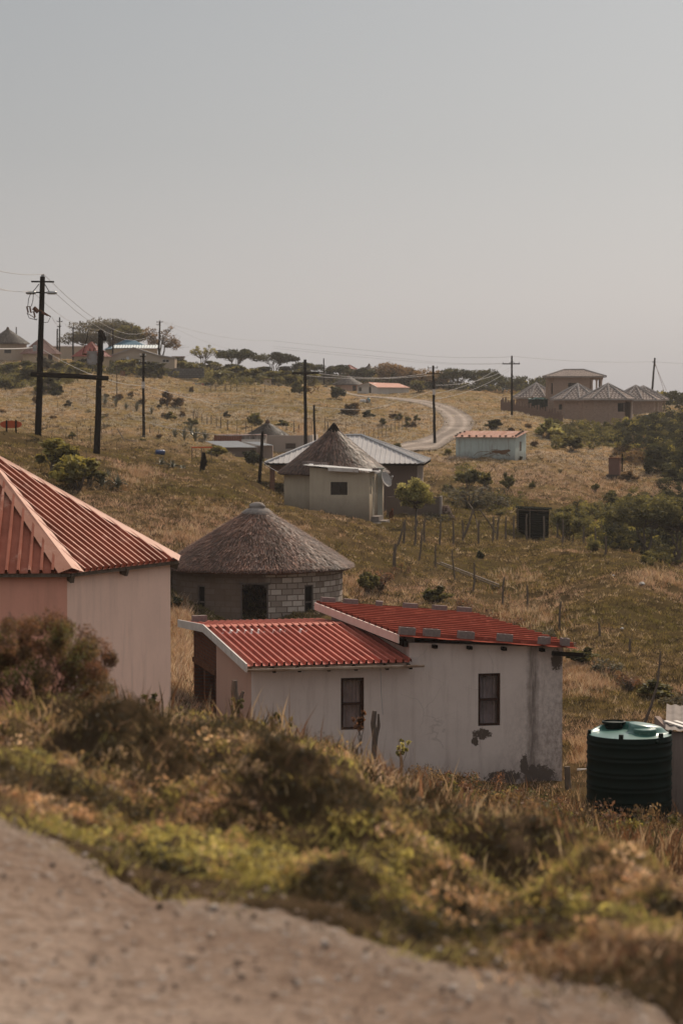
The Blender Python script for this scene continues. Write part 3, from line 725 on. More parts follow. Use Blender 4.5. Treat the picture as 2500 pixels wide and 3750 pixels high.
# ---------------------------------------------------------------- 3 white house
def white_house():
    zb = -9.45; rz = R(13)
    t = thing('white_house', 'white plastered house with two red corrugated roofs on different levels', 'house', (-2.06, 56.0, zb), rz)
    Z = lambda z: z - zb
    # real stains of the wall: bare patches where plaster fell, a soot-dark run under the eave, mould low at the right
    def mk(front):
        def bare(t_, c, sep):
            x, z = sep.outputs[0], sep.outputs[2]; n = t_.noise(8, 8, .85, t_.map((1, 1, 1.0)))
            for (px_, pz, rx, rz_) in ((5.55, Z(-8.05), .27, .14), (5.38, Z(-8.22), .10, .12), (7.40, Z(-6.33), .16, .28), (6.1, Z(-9.12), .5, .2), (6.95, Z(-9.1), .5, .3), (6.6, Z(-8.85), .12, .3)):
                dx = t_.math('MULTIPLY', t_.math('SUBTRACT', x, px_), 1 / rx); dz = t_.math('MULTIPLY', t_.math('SUBTRACT', z, pz), 1 / rz_)
                d = t_.math('ADD', t_.math('MULTIPLY', dx, dx), t_.math('MULTIPLY', dz, dz))
                k = t_.math('SUBTRACT', t_.math('MULTIPLY', n, 2.6), t_.math('ADD', t_.math('MULTIPLY', d, .55), .82))
                c = t_.mix(t_.ramp(k, [(.03, 0), (.10, 1)]), c, (.105, .080, .065))
            # dark drip run
            nx = t_.math('ADD', x, t_.math('MULTIPLY', t_.noise(3.0, 4, .6), .22))
            dx = t_.math('MULTIPLY', t_.math('SUBTRACT', nx, 6.92), 1 / .17); g = t_.math('SUBTRACT', 1.0, t_.math('MULTIPLY', dx, dx), True)
            g = t_.math('MULTIPLY', g, t_.ramp(t_.noise(7, 5, .7, t_.map((2, 2, .25))), [(.28, .25), (.62, 1)]))
            c = t_.mix(t_.math('MULTIPLY', g, .85), c, (.10, .075, .062))
            m = t_.n('ShaderNodeMapRange', {0: t_.math('ADD', x, t_.math('MULTIPLY', z, -.35)), 1: 5.35, 2: 7.2, 3: 0.0, 4: 1.0}).outputs[0]
            sp = t_.ramp(t_.noise(9, 7, .8, t_.map((1, 1, .6))), [(.42, 0), (.60, 1)])
            c = t_.mix(t_.math('MULTIPLY', t_.math('MULTIPLY', m, .30), t_.noise(2, 4, .6)), c, (.14, .12, .115))
            c = t_.mix(t_.math('MULTIPLY', t_.math('MULTIPLY', m, sp), .68), c, (.12, .10, .095))
            # fine cracks
            v = t_.n('ShaderNodeTexVoronoi', {'Vector': t_.n('ShaderNodeVectorMath', {0: t_.coord(), 1: t_.n('ShaderNodeVectorMath', {0: t_.n('ShaderNodeTexNoise', {'Scale': 2.5, 'Detail': 6}).outputs[1], 'Scale': 1.6}, operation='SCALE').outputs[0]}, operation='ADD').outputs[0], 'Scale': .75}, feature='DISTANCE_TO_EDGE')
            cr = t_.ramp(v.outputs[0], [(.002, 1), (.006, 0)]); cm = t_.ramp(t_.noise(.8, 3, .5), [(.48, 0), (.56, 1)])
            c = t_.mix(t_.math('MULTIPLY', t_.math('MULTIPLY', cr, cm), .35), c, (.2, .16, .14))
            return c
        return mat_plaster('old_white_plaster', (.62, .53, .48), (.36, .28, .25), .9, (.30, .24, .22), .45, [bare], .0, .9)
    mw = mk(True)
    zt = lambda u: Z(-5.80 - .053 * (u - 3.75)) - .02   # top of the right room's front wall under the sloping roof
    mb = MB()
    fl = flat((0, 0), 0)
    wl = (2.10, 2.66, Z(-7.85), Z(-6.62)); wr = (5.45, 6.00, Z(-7.86), Z(-6.60))
    panel(mb, fl, 3.75, -.3, Z(-6.30), [wl], .2, 1.0)
    fr_ = flat((3.75, 0), 0)
    panel(mb, fr_, 3.80, -.3, Z(-5.80), [(wr[0] - 3.75, wr[1] - 3.75, wr[2], wr[3])], .2, 1.0, top=lambda u: zt(u + 3.75))
    mb.build('front_wall', mw, t)
    slope = lambda y: Z(-6.30 + .055 * min(y, 5.6) - .02 * max(0, y - 5.6)) - .03
    mpk = mat_plaster('shaded_side_plaster', (.50, .31, .24), (.38, .24, .19), .95, (.26, .17, .13), .4, None, .4, 1.4)  # pinkish tone holds the side's shade and bounce light in its colour
    sb = MB(); panel(sb, flat((0, 4.88), R(-90)), 4.68, -.1, Z(-6.30), (), .2, top=lambda u: slope(4.88 - u))
    sb.build('side_wall', mpk, t)
    # open brick porch at the back left
    br = mat_brick('red_clay_brick', (.155, .060, .036), (.105, .042, .028), (.10, .075, .06), .23, .085, .014)
    pb = MB()
    panel(pb, flat((0, 8.33), R(-90)), 3.45, -.1, Z(-6.35), [(.24, 1.55, .0, Z(-6.98)), (1.78, 3.25, .0, Z(-6.98))], .22, top=lambda u: slope(8.33 - u))
    panel(pb, flat((1.9, 8.33), R(-90)), 3.45, -.1, Z(-6.32), (), .2)
    panel(pb, flat((7.5, 8.33), R(180), -1), 7.3, -.1, Z(-6.35), (), .2)
    panel(pb, flat((1.9, 4.70), R(180), -1), 1.7, -.1, Z(-6.20), (), .2)
    pb.build('porch', br, t)
    lb = MB(); lb.beam((-.02, 4.95, Z(-7.0)), (-.02, 8.3, Z(-7.0)), .06, .12); lb.build('lintel', M['rust'], t)
    # right room walls
    rb = MB()
    mwl = mat_plaster('grimy_plaster', (.42, .33, .28), (.22, .15, .12), .95, None, .6)
    panel(rb, flat((3.75, 8.3), R(-90)), 8.1, -.1, Z(-5.72), (), .19)
    panel(rb, flat((7.55, .2), R(90)), 8.1, -.1, Z(-6.03), (), .2)
    rb.build('side_wall', mwl, t)
    # lower roof
    r1 = MB(); x0, x1 = -.18, 3.75; e = Vector((x0, -.30, Z(-6.25))); rg = Vector((x0, 5.6, Z(-5.90)))
    f = plane3(e, (1, 0, 0), rg - e); corr(r1, f, x1 - x0, lambda u: (0, (rg - e).length), .178, .080, n0=.02)
    e2 = Vector((x1, 9.55, Z(-6.13))); rg2 = Vector((x1, 5.6, Z(-5.90)))
    f2 = plane3(e2, (-1, 0, 0), rg2 - e2); corr(r1, f2, x1 - x0, lambda u: (0, (rg2 - e2).length), .178, .040)
    mrs = NT('red_roof_sheet_with_paint_dabs'); tt = mrs
    base = tt.mix(tt.ramp(tt.noise(1.3, 6, .65), [(.35, 0), (.65, 1)]), (.42, .112, .075), (.29, .068, .045))
    base = tt.mix(tt.ramp(tt.noise(.6, 5, .6, tt.map((1, .3, 1))), [(.5, 0), (.7, .6)]), base, (.50, .18, .12))
    base = tt.mix(tt.ramp(tt.noise(24, 5, .7), [(.58, 0), (.8, .5)]), base, (.18, .07, .05))
    s3 = tt.n('ShaderNodeSeparateXYZ', {0: tt.coord()})
    band = tt.math('SUBTRACT', 1.0, tt.math('MULTIPLY', tt.math('ABSOLUTE', tt.math('SUBTRACT', s3.outputs[1], 4.55)), 5.0), True)
    rng_ = tt.math('SUBTRACT', 1.0, tt.math('MULTIPLY', tt.math('ABSOLUTE', tt.math('SUBTRACT', s3.outputs[0], 1.05)), .72), True)
    dab = tt.math('MULTIPLY', tt.math('MULTIPLY', band, tt.ramp(rng_, [(.02, 0), (.25, 1)])), tt.ramp(tt.noise(3.2, 3, .6), [(.50, 0), (.54, 1)]))
    base = tt.mix(tt.ramp(dab, [(.15, 0), (.4, .9)]), base, (.66, .62, .60))
    roof1 = r1.build('lower_roof', mrs.fin(base, .58, 0, .3), t)
    rc = MB(); N = Vector((0, 0, .05))
    for s_ in (1, -1):
        rc.poly([Vector((x0, 5.6, Z(-5.90))) + N * 1.3, Vector((x1, 5.6, Z(-5.90))) + N * 1.3, Vector((x1, 5.6 - s_ * .22, Z(-5.913))) + N, Vector((x0, 5.6 - s_ * .22, Z(-5.913))) + N])
    rc.build('ridge_cap', M['redroof'], roof1)
    fb = MB()
    for a, b in (((x0 - .03, -.34, Z(-6.29)), (x0 - .03, 5.6, Z(-5.92))), ((x0 - .03, 5.602, Z(-5.92)), (x0 - .03, 9.6, Z(-6.16)))):
        fb.beam(a, b, .035, .20)
    fb.build('fascia_board', M['fasciawhite'], t)
    gb = MB(); pts = []
    gp = [(x0 - .02, -.36, Z(-6.315)), (1.8, -.37, Z(-6.325)), (4.02, -.37, Z(-6.31))]
    for k in range(7):
        a = math.pi + math.pi * k / 6; pts.append((.055 * math.cos(a), .06 * math.sin(a)))
    for i in range(2):
        for k in range(6):
            (a, b), (c, d) = pts[k], pts[k + 1]; p, q = gp[i], gp[i + 1]
            gb.poly([(p[0], p[1] + a, p[2] + b), (q[0], q[1] + a, q[2] + b), (q[0], q[1] + c, q[2] + d), (p[0], p[1] + c, p[2] + d)])
    gb.beam((gp[0][0], -.425, Z(-6.312)), (4.02, -.43, Z(-6.31)), .02, .022)
    gb.build('gutter', M['gutter'], t)
    for x in (.45, 1.05, 1.75, 2.40, 3.15, 3.72): MB().beam((x, -.31, Z(-6.385)), (x, .03, Z(-6.345)), .07, .07).build('rafter_end', M['darkwood'], t)
    for x in (4.35, 5.20, 6.05, 7.0): MB().beam((x, -.22, Z(-5.885 - .053 * (x - 3.75))), (x, .03, Z(-5.885 - .053 * (x - 3.75))), .09, .08).build('rafter_end', M['darkwood'], t)
    MB().beam((7.2, -.26, Z(-6.13)), (7.98, -.26, Z(-6.19)), .07, .10).build('rafter_end', M['darkwood'], t)
    # upper roof: ribs run across from the high left edge to the right
    r2 = MB(); y0, y1 = -.28, 8.85; xa, xb_ = 3.44, 7.86; za, zc = Z(-5.64), Z(-6.03)
    O = Vector((xa, y0, za)); U = Vector((0, 1, 0)); V = Vector((xb_ - xa, 0, zc - za)); Lv = V.length
    f3 = plane3(O, U, V); corr(r2, f3, y1 - y0, lambda u: (0, Lv), .62, .10)
    roof2 = r2.build('upper_roof', mat_var('dark_red_roof_sheet', (.25, .062, .042), (.18, .043, .030), 1.5, .65, .05, .003, spec=.15, c3=(.38, .11, .075)), t)
    f2b = MB(); f2b.beam((xa - .02, y0 - .02, za - .06), (xa - .02, y1, za - .06), .035, .20)
    pf = mat_var('pink_stained_board', (.66, .52, .46), (.58, .43, .37), 2, .6, .1, .003)
    f2b.build('fascia_board', pf, roof2)
    u2 = MB(); u2.beam((3.62, -.2, Z(-5.83)), (3.62, 8.6, Z(-5.80)), .10, .14); u2.build('wall_plate', M['darkwood'], roof2)
    for op, ff in ((wl, fl), (wr, fl)):
        window(t, ff, *op, M['frame'], .07, 1, 2, .065, M['clearglass'], M['curtain'])
    cb = MB(); cb.tube([(2.98, -.30, Z(-6.33)), (2.99, -.35, Z(-7.0)), (3.0, -.45, Z(-7.45))], .009, 5); cb.build('downpipe_wire', M['wire'], t)
    return t, f3, Z
WH, wh_roof, whZ = white_house()
def block_protos():
    L, w, h = .38, .19, .17
    s = MB().box(-L/2, L/2, -w/2, w/2, 0, h).mesh('solid_block', M['cblock'])
    mb = MB()   # hollow block lying on its side: two cells open to the top
    mb.box(-L/2, L/2, -w/2, -w/2 + .035, 0, h); mb.box(-L/2, L/2, w/2 - .035, w/2, 0, h)
    for x in (-L/2, -.0175, L/2 - .035): mb.box(x, x + .035, -w/2 + .0355, w/2 - .0355, 0.001, h - .001)
    mb.box(-L/2 + .036, L/2 - .036, -w/2 + .036, w/2 - .036, 0, .02)
    return s, mb.mesh('hollow_block', M['cblock'])
BS, BHo = block_protos()
BLOCKS = []
def roof_blocks():
    Mw = WH.matrix_basis.copy() if False else Matrix.Translation(WH.location) @ Matrix.Rotation(WH.rotation_euler.z, 4, 'Z')
    slope = math.atan2(.39, 4.42)
    def put(x, y, rot, me, lab, n=0, z=None, group='concrete blocks weighing down the red roof'):
        zz = whZ(-5.64) - (x - 3.44) * math.tan(slope) + .045 if z is None else z
        o = link('concrete_block', me); o.matrix_world = Mw @ Matrix.Translation((x, y, zz)) @ (Matrix.Rotation(slope, 4, 'Y') if z is None else Matrix.Identity(4)) @ Matrix.Rotation(rot, 4, 'Z')
        b = o.modifiers.new('bevel', 'BEVEL'); b.width = .006; b.segments = 1
        props(o, lab, 'concrete block', group)
    ords = ['first', 'second', 'third', 'fourth', 'fifth', 'sixth']
    fx = [3.66, 4.26, 5.10, 6.06, 7.04, 7.56]; fr = [0, .1, .05, -.2, .9, 1.4]
    for k, x in enumerate(fx):
        put(x, -.12, fr[k], BHo, f'{ords[k]} hollow concrete block from the left along the front edge of the upper red roof')
    bx = [3.72, 4.35, 5.15, 6.02, 6.85, 7.55]; brr = [.05, .05, 1.3, .1, .15, .1]
    for k, x in enumerate(bx):
        put(x, 8.62, brr[k], BS, f'{ords[k]} concrete block from the left along the back edge of the upper red roof')
    put(.25, 8.9, .2, BS, 'lone grey concrete block on the back of the lower red roof', z=whZ(-6.065))
roof_blocks()

# ---------------------------------------------------------------- 4 green water tank
def tank(loc, label, sc_=1.0, name='water_tank', rz=0, group=None):
    t = thing(name, label, 'water tank', loc, rz, group); t.scale = (sc_,) * 3
    Rt, Ht = .90, 1.86
    g = mat_var('green_plastic', (.0010, .009, .0065), (.0008, .007, .005), 2, .5, .03, .002, spec=.2) if 'tankg' not in M else M['tankg']
    M['tankg'] = g
    lid = mat_var('sunlit_green_plastic', (.038, .125, .10), (.027, .095, .077), 3, .3, .05, .002, spec=.6, c3=(.12, .24, .20)) if 'tankl' not in M else M['tankl']  # paler copy of the body green, sunlight painted into the top
    M['tankl'] = lid
    pr = [(Rt - .01, 0)]
    z = .12
    rings = [.14, .24, .40, .50, .72, .82, 1.02, 1.12, 1.36, 1.46, 1.66, 1.76]
    for q in rings: pr += [(Rt - .005, q - .035), (Rt + .012, q - .010), (Rt + .012, q + .010), (Rt - .005, q + .035)]
    pr += [(Rt, Ht - .03), (Rt - .015, Ht)]
    MB().lathe(pr, 96).build('body', g, t, smooth=True)
    tp = MB()
    n = 120; nr = 26; base = len(tp.v)
    def hz(x, y):
        r = math.hypot(x, y); d = .17 * (1 - (r / Rt) ** 2) * 1.0
        a = math.atan2(y, x)
        sw = math.sin(a * 1.0 - r * 3.0 + 2.6)           # raised S-shaped swirl
        k = 1 / (1 + math.exp(-(sw - .15) * 14))
        return Ht + d * (.35 + .75 * k) + .06 * k * min(1, (Rt - r) * 5)
    for i in range(nr + 1):
        r = Rt * .985 * i / nr
        for k in range(n): x = r * math.sin(2 * math.pi * k / n); y = -r * math.cos(2 * math.pi * k / n); tp.v.append((x, y, hz(x, y)))
    for i in range(nr):
        for k in range(n):
            k2 = (k + 1) % n; tp.f.append((base + i * n + k, base + (i + 1) * n + k, base + (i + 1) * n + k2, base + i * n + k2)); tp.uv += [(0, 0)] * 4
    top = tp.build('domed_top', lid, t, smooth=True)
    # the inlet lid in front and the manhole behind
    c = (.22, -.38); zl = Ht + .10
    MB().lathe([(.24, zl - .14), (.245, zl + .03), (.235, zl + .05), (.0, zl + .06)], 40, c).build('lid', lid, top, smooth=False)
    c = (-.18, .52); zl = Ht + .16
    MB().lathe([(.20, zl - .16), (.21, zl), (.255, zl + .005), (.255, zl + .045), (.225, zl + .05), (.215, zl + .02), (.0, zl + .02)], 40, c).build('manhole', g, top)
    for a in (-2.7, -1.7, -.52, .55, 1.3, 2.6):
        Mx = Matrix.Rotation(a, 4, 'Z') @ Matrix.Translation((0, -Rt + .04, Ht)); MB().box(-.045, .045, -.03, .03, -.05, .09, Mx).build('lifting_lug', g, top)
    MB().tube([(.32 * 1.0, -.86, Ht - .08), (.33, -.93, Ht - .08)], .045, 16).tube([(.33, -.925, Ht - .08), (.33, -.945, Ht - .08)], .03, 12).build('outlet', M['tankg'], t)
    return t
TK = tank((xat(2311, 51.2), 51.2, -9.05), 'dark green ribbed plastic water tank beside the right end of the white house', rz=.2)
def right_shed():
    x = xat(2467, 51.6)
    t = thing('timber_shed', 'pale weathered shed behind the green water tank at the right edge', 'shed', (x + .02, 52.3, -9.32))
    m = mat_var('streaked_grey_board', (.30, .235, .205), (.22, .165, .14), 3, .95, .4, .01, stretch=(3, 3, .25), c3=(.14, .10, .08))
    mb = MB(); panel(mb, flat((0, 0), R(-8)), 2.4, -.3, 2.02, (), .12, .3, top=lambda u: 2.02 - .05 * u); panel(mb, flat((0, .12), R(90), -1), 2.2, -.3, 2.05, (), .12)
    mb.build('wall', m, t)
    rb = MB(); corr(rb, plane3((-.08, -.12, 2.06), (1, -.14, -.05), (0.1, 1, .10)), 2.6, lambda u: (0, 2.5), .2, .03, 'sin'); r = rb.build('roof', mat_var('old_grey_sheet', (.30, .26, .235), (.22, .185, .165), 3, .9, .2), t)
    pk = MB()
    for k in range(3): pk.beam((.0 + .22 * k, .5, 2.18), (.75 + .22 * k, -.35, 2.02), .12, .03)
    pk.build('roof_board', M['fasciawhite'], r)
    return t
right_shed()
# ---------------------------------------------------------------- 5 cream hut with annex, and the houses round it
def cream_hut():
    D = 133.7; x = xat(1222, D); zb = -6.75; ft = curved(2.76)
    t = thing('thatched_rondavel_with_annex', 'thatched round hut with cream flat-roofed annex, steps and satellite dish', 'hut', (x, D, zb))
    mc = mat_plaster('cream_plaster', (.46, .385, .29), (.33, .265, .20), .95, (.12, .09, .07), .4, None, .35, 1.5)
    L = 2 * math.pi * 2.76; mb = MB(); panel(mb, lambda u, z, d: ft(u - L / 2, z, d), L, -.4, 2.55, (), .2, .35)
    mb.build('wall', mc, t)
    ze = zat(1728, D) - zb; za = zat(1566, D) - zb; Re = 3.04
    pr = [(.12, za)] + [(.12 + (Re - .12) * k / 8, za + (ze - za) * (k / 8) ** .95) for k in range(1, 9)]
    ro = thatch(t, pr, 15000, 7, (.30, .16, .11), .42, .03, .010)
    MB().lathe([(.50, za - .36), (.30, za - .08), (.14, za + .16), (.02, za + .28)], 16, wob=lambda a, i: .08 * math.sin(3 * a + i)).build('roof_cap', M['darkwood'], ro, smooth=True)
    # annex
    p0 = Vector((xat(1352, 128.5) - x, 128.5 - D)); rz = R(-9); ux = Vector((math.cos(rz), math.sin(rz))); uy = Vector((-math.sin(rz), math.cos(rz)))
    P = lambda a, b: (p0.x + ux.x * a + uy.x * b, p0.y + ux.y * a + uy.y * b)
    Wd = 3.22; Dp = 2.85; zl, zr = -3.80 - zb, -4.08 - zb
    top = lambda u: zl + (zr - zl) * u / Wd
    ab = MB(); fF = flat(P(-Wd, 0), rz)
    wo = (1.14, 2.04, -5.27 - zb, -4.58 - zb)
    panel(ab, fF, Wd, -.6, zr, [wo], .18, 99, top=top)
    panel(ab, flat(P(-Wd, .18), rz + R(90), -1), Dp, -.4, zl - .02, (), .18)
    fS = flat(P(0, .181), rz + R(90))
    so = [(.18, .62, -5.3 - zb, -4.35 - zb), (1.0, 1.85, -6.55 - zb, -4.3 - zb), (2.15, 2.5, -5.3 - zb, -4.35 - zb)]
    panel(ab, fS, Dp, -.6, zr - .02, so, .18)
    ab.build('annex_wall', mc, t)
    window(t, fF, *wo, M['steelframe'], .05, 2, 2, .04)
    wf = mat_var('cream_painted_frame', (.55, .50, .42), (.45, .40, .33), 5, .6, .1)
    for k in (0, 2): window(t, fS, *so[k], wf, .04, 1, 2, .05)
    window(t, fS, *so[1], wf, .04, 3, 1, .06, name='door')
    rb = MB(); a = P(-Wd - .35, -.28); O = (a[0], a[1], zl + .10)
    corr(rb, plane3(O, (uy.x, uy.y, 0), (ux.x * (Wd + .85), ux.y * (Wd + .85), (zr - zl) * 1.25)), Dp - .2, lambda u: (0, Wd + .66), .076 * 2, .03, 'sin')
    r = rb.build('annex_roof', M['zinc'], t)
    q = MB(); q.beam((*P(-Wd + 1.05, -.30), zl - .08), (*P(.08 - .62, -.30), zr + .12), .03, .20); q.build('gutter', M['fasciawhite'], r)
    q = MB(); q.beam((*P(.36, -.25), zr - .0), (*P(.36, 1.6), zr + .03), .05, .09); q.build('fascia', M['zinc'], r)
    for (u, v) in ((-Wd - .2, -.12), (-Wd - .15, .9), (-Wd + .35, .2), (-Wd + .6, 1.0), (.30, .25), (.35, -.1)):
        z = zl + (zr - zl) * (u + Wd) / Wd + .10 + .05
        o = link('brick', BS, r, (*P(u, v), z), rz + u); o.scale = (.9, .9, .8)
    st = MB(); M4 = Matrix.Translation((*P(0, 1.0), 0)) @ Matrix.Rotation(rz, 4, 'Z')
    st.box(.001, .42, -.3, 1.2, -.6, -6.45 - zb, M4).box(.421, .80, -.3, 1.2, -.8, -6.68 - zb, M4).box(.02, .6, -.95, -.31, -.8, -6.77 - zb, M4)
    st.build('doorstep', M['concrete'], t)
    pm = mat_var('pale_green_paint', (.42, .42, .37), (.36, .35, .31), 3, .8, .1)
    pb = MB(); a = P(.13, 3.15); pb.box(a[0] - .13, a[0] + .13, a[1] - .13, a[1] + .13, -.3, zr + .1); pb.box(a[0] - .2, a[0] + .22, a[1] - .2, a[1] + .2, zr + .101, zr + .20)
    pb.build('pillar', pm, t)
    # satellite dish
    dx, dy = P(.46, 3.0); dz = zat(1757, 131) - zb
    ds = MB(); Md = Matrix.Translation((dx, dy, dz)) @ Matrix.Rotation(R(52), 4, 'Z') @ Matrix.Rotation(R(68), 4, 'X')
    n = 28; b0 = len(ds.v)
    for i in range(6):
        r = .40 * i / 5
        for k in range(n): ds.v.append(tuple(Md @ Vector((r * math.cos(2 * math.pi * k / n), 1.1 * r * math.sin(2 * math.pi * k / n), r * r * .45))))
    for i in range(5):
        for k in range(n): ds.f.append((b0 + i * n + k, b0 + i * n + (k + 1) % n, b0 + (i + 1) * n + (k + 1) % n, b0 + (i + 1) * n + k)); ds.uv += [(0, 0)] * 4
    dish = ds.build('satellite_dish', mat_var('dish_paint', (.36, .33, .31), (.28, .25, .23), 4, .6, .1), t, smooth=True)
    am = MB(); e = Md @ Vector((0, 0, .52)); am.tube([Md @ Vector((0, -.44, .08)), e], .018, 6); am.tube([e, Md @ Vector((0, 0, .40))], .04, 8)
    am.tube([Md @ Vector((0, 0, -.02)), Vector((dx - .22, dy + .1, dz - .05))], .025, 6); am.build('dish_arm', M['zinc'], dish)
cream_hut()
def grey_roof_house():
    D = 143.0; x0 = xat(984, D); x1 = xat(1527, D); zb = -6.9
    rz = R(-4.6); t = thing('grey_roofed_house', 'brown plastered house with hipped grey metal roof behind the cream hut', 'house', (x1, D, zb), rz)
    Wd = x1 - x0; Dp = 8.0; ze = -3.98 - zb; za = -2.42 - zb
    mp = mat_plaster('brown_plaster', (.125, .090, .075), (.085, .060, .050), .95, None, .3)
    mbk = mat_brick('orange_clay_brick', (.24, .105, .062), (.18, .078, .048), (.15, .11, .09), .23, .085, .012)
    ml = mat_plaster('pale_end_plaster', (.34, .28, .24), (.24, .19, .16), .95)
    a = MB(); panel(a, flat((-Wd + 1.0, 0), 0), Wd - 1.0, -.4, ze + .02, (), .2); panel(a, flat((-.2, Dp), R(180)), Wd - .4, -.4, ze, (), .2); panel(a, flat((-Wd + 1.0, .2), R(90), -1), Dp - .3, -.4, ze, (), .2)
    a.build('wall', mp, t)
    b = MB(); so = [(1.0, 1.9, 1.0, 2.45), (2.9, 3.8, .2, 2.45), (5.0, 6.0, 1.0, 2.45)]; fs = flat((0, .2), R(90)); panel(b, fs, Dp - .2, -.4, ze, so, .2); b.build('end_wall', ml, t)
    for o in so: window(t, fs, *o, M['fasciawhite'], .08, 2, 1, .07)
    c = MB(); c.box(-Wd, -Wd + .28, 0, .28, -.6, ze + .01); c.box(-Wd + .281, -Wd + .999, .02, .26, 2.45, ze); c.build('pillar', mbk, t)
    e = .42; E = [Vector((-Wd - .25, -e, ze)), Vector((e, -e, ze)), Vector((e, Dp + e, ze)), Vector((-Wd - .25, Dp + e, ze))]
    Rr = Vector((-3.6, Dp / 2, za)); Rl = Vector((-5.4, Dp / 2, za)); rb = MB()
    def trap(A, B, C1, C2):
        U = (B - A); L = U.length; f = plane3(A, U, (C1 + C2) / 2 - A); un = U.normalized()
        l = (C1 - A).dot(un); r = (C2 - A).dot(un); hh = ((C1 - A) - un * l).length
        def vr(u): return (0, hh * max(0, min(1, (u / l) if l > 0 else 1, (L - u) / (L - r) if L - r > 1e-6 else 1)))
        corr(rb, f, L, vr, .30, .035)
    trap(E[0], E[1], Rl, Rr); trap(E[1], E[2], Rr, Rr + Vector((0, .001, 0))); trap(E[2], E[3], Rr, Rl); trap(E[3], E[0], Rl, Rl + Vector((0, .001, 0)))
    ro = rb.build('roof', mat_var('light_grey_roof_sheet', (.40, .37, .36), (.34, .31, .30), 1, .5, .05, .003, spec=.4), t)
    hb = MB()
    for p, q in ((E[0], Rl), (E[1], Rr), (E[2], Rr), (E[3], Rl), (Rl, Rr)):
        hb.tube([p + Vector((0, 0, .04)), q + Vector((0, 0, .06))], .07, 6)
    hb.build('hip_cap', M['zinc'], ro)
    g = MB()
    for p, q in zip(E, E[1:] + E[:1]): g.beam(p - Vector((0, 0, .07)), q - Vector((0, 0, .07)), .05, .10)
    g.build('eave_board', M['darkwood'], ro)
grey_roof_house()
def low_wall():
    p = W(1576, 1872, 137); t = thing('low_yard_wall', 'low dark plastered yard wall with a pale end behind the leafy tree', 'wall', (p[0], 137, p[2]), R(-6))
    MB().box(-2.5, .50, 0, .2, -.4, .80).build('wall', mat_plaster('dark_yard_plaster', (.12, .095, .08), (.08, .06, .05)), t)
    MB().box(.501, .62, -.03, .9, -.4, .84).build('end_pier', M['concrete'], t)
low_wall()
def rubble():
    p = hit(1633, 1894, 90); rg = random.Random(5); t = thing('rubble_pile', 'heap of broken pinkish blocks on the lawn beside the low wall', 'rubble', (p[0], p[1], p[2] - .03))
    ma = mat_var('broken_block', (.36, .265, .225), (.24, .17, .14), 9, .95, .6, .02, c3=(.14, .09, .07))
    for lay in range(6):
        for k in range(6 - lay // 2):
            w = .40 - .035 * lay; x = -.34 + .68 * k / (5 - lay // 2) * (w / .4) + rg.uniform(-.03, .03)
            Mx = Matrix.Translation((x, rg.uniform(-.18, .18), lay * .115)) @ Matrix.Rotation(rg.uniform(-.5, .5), 4, 'Z') @ Matrix.Rotation(rg.uniform(-.12, .12), 4, 'Y')
            MB().box(-.10, .10, -.09, .09, 0, .12, Mx).build('block', ma, t, bevel=.012)
rubble()
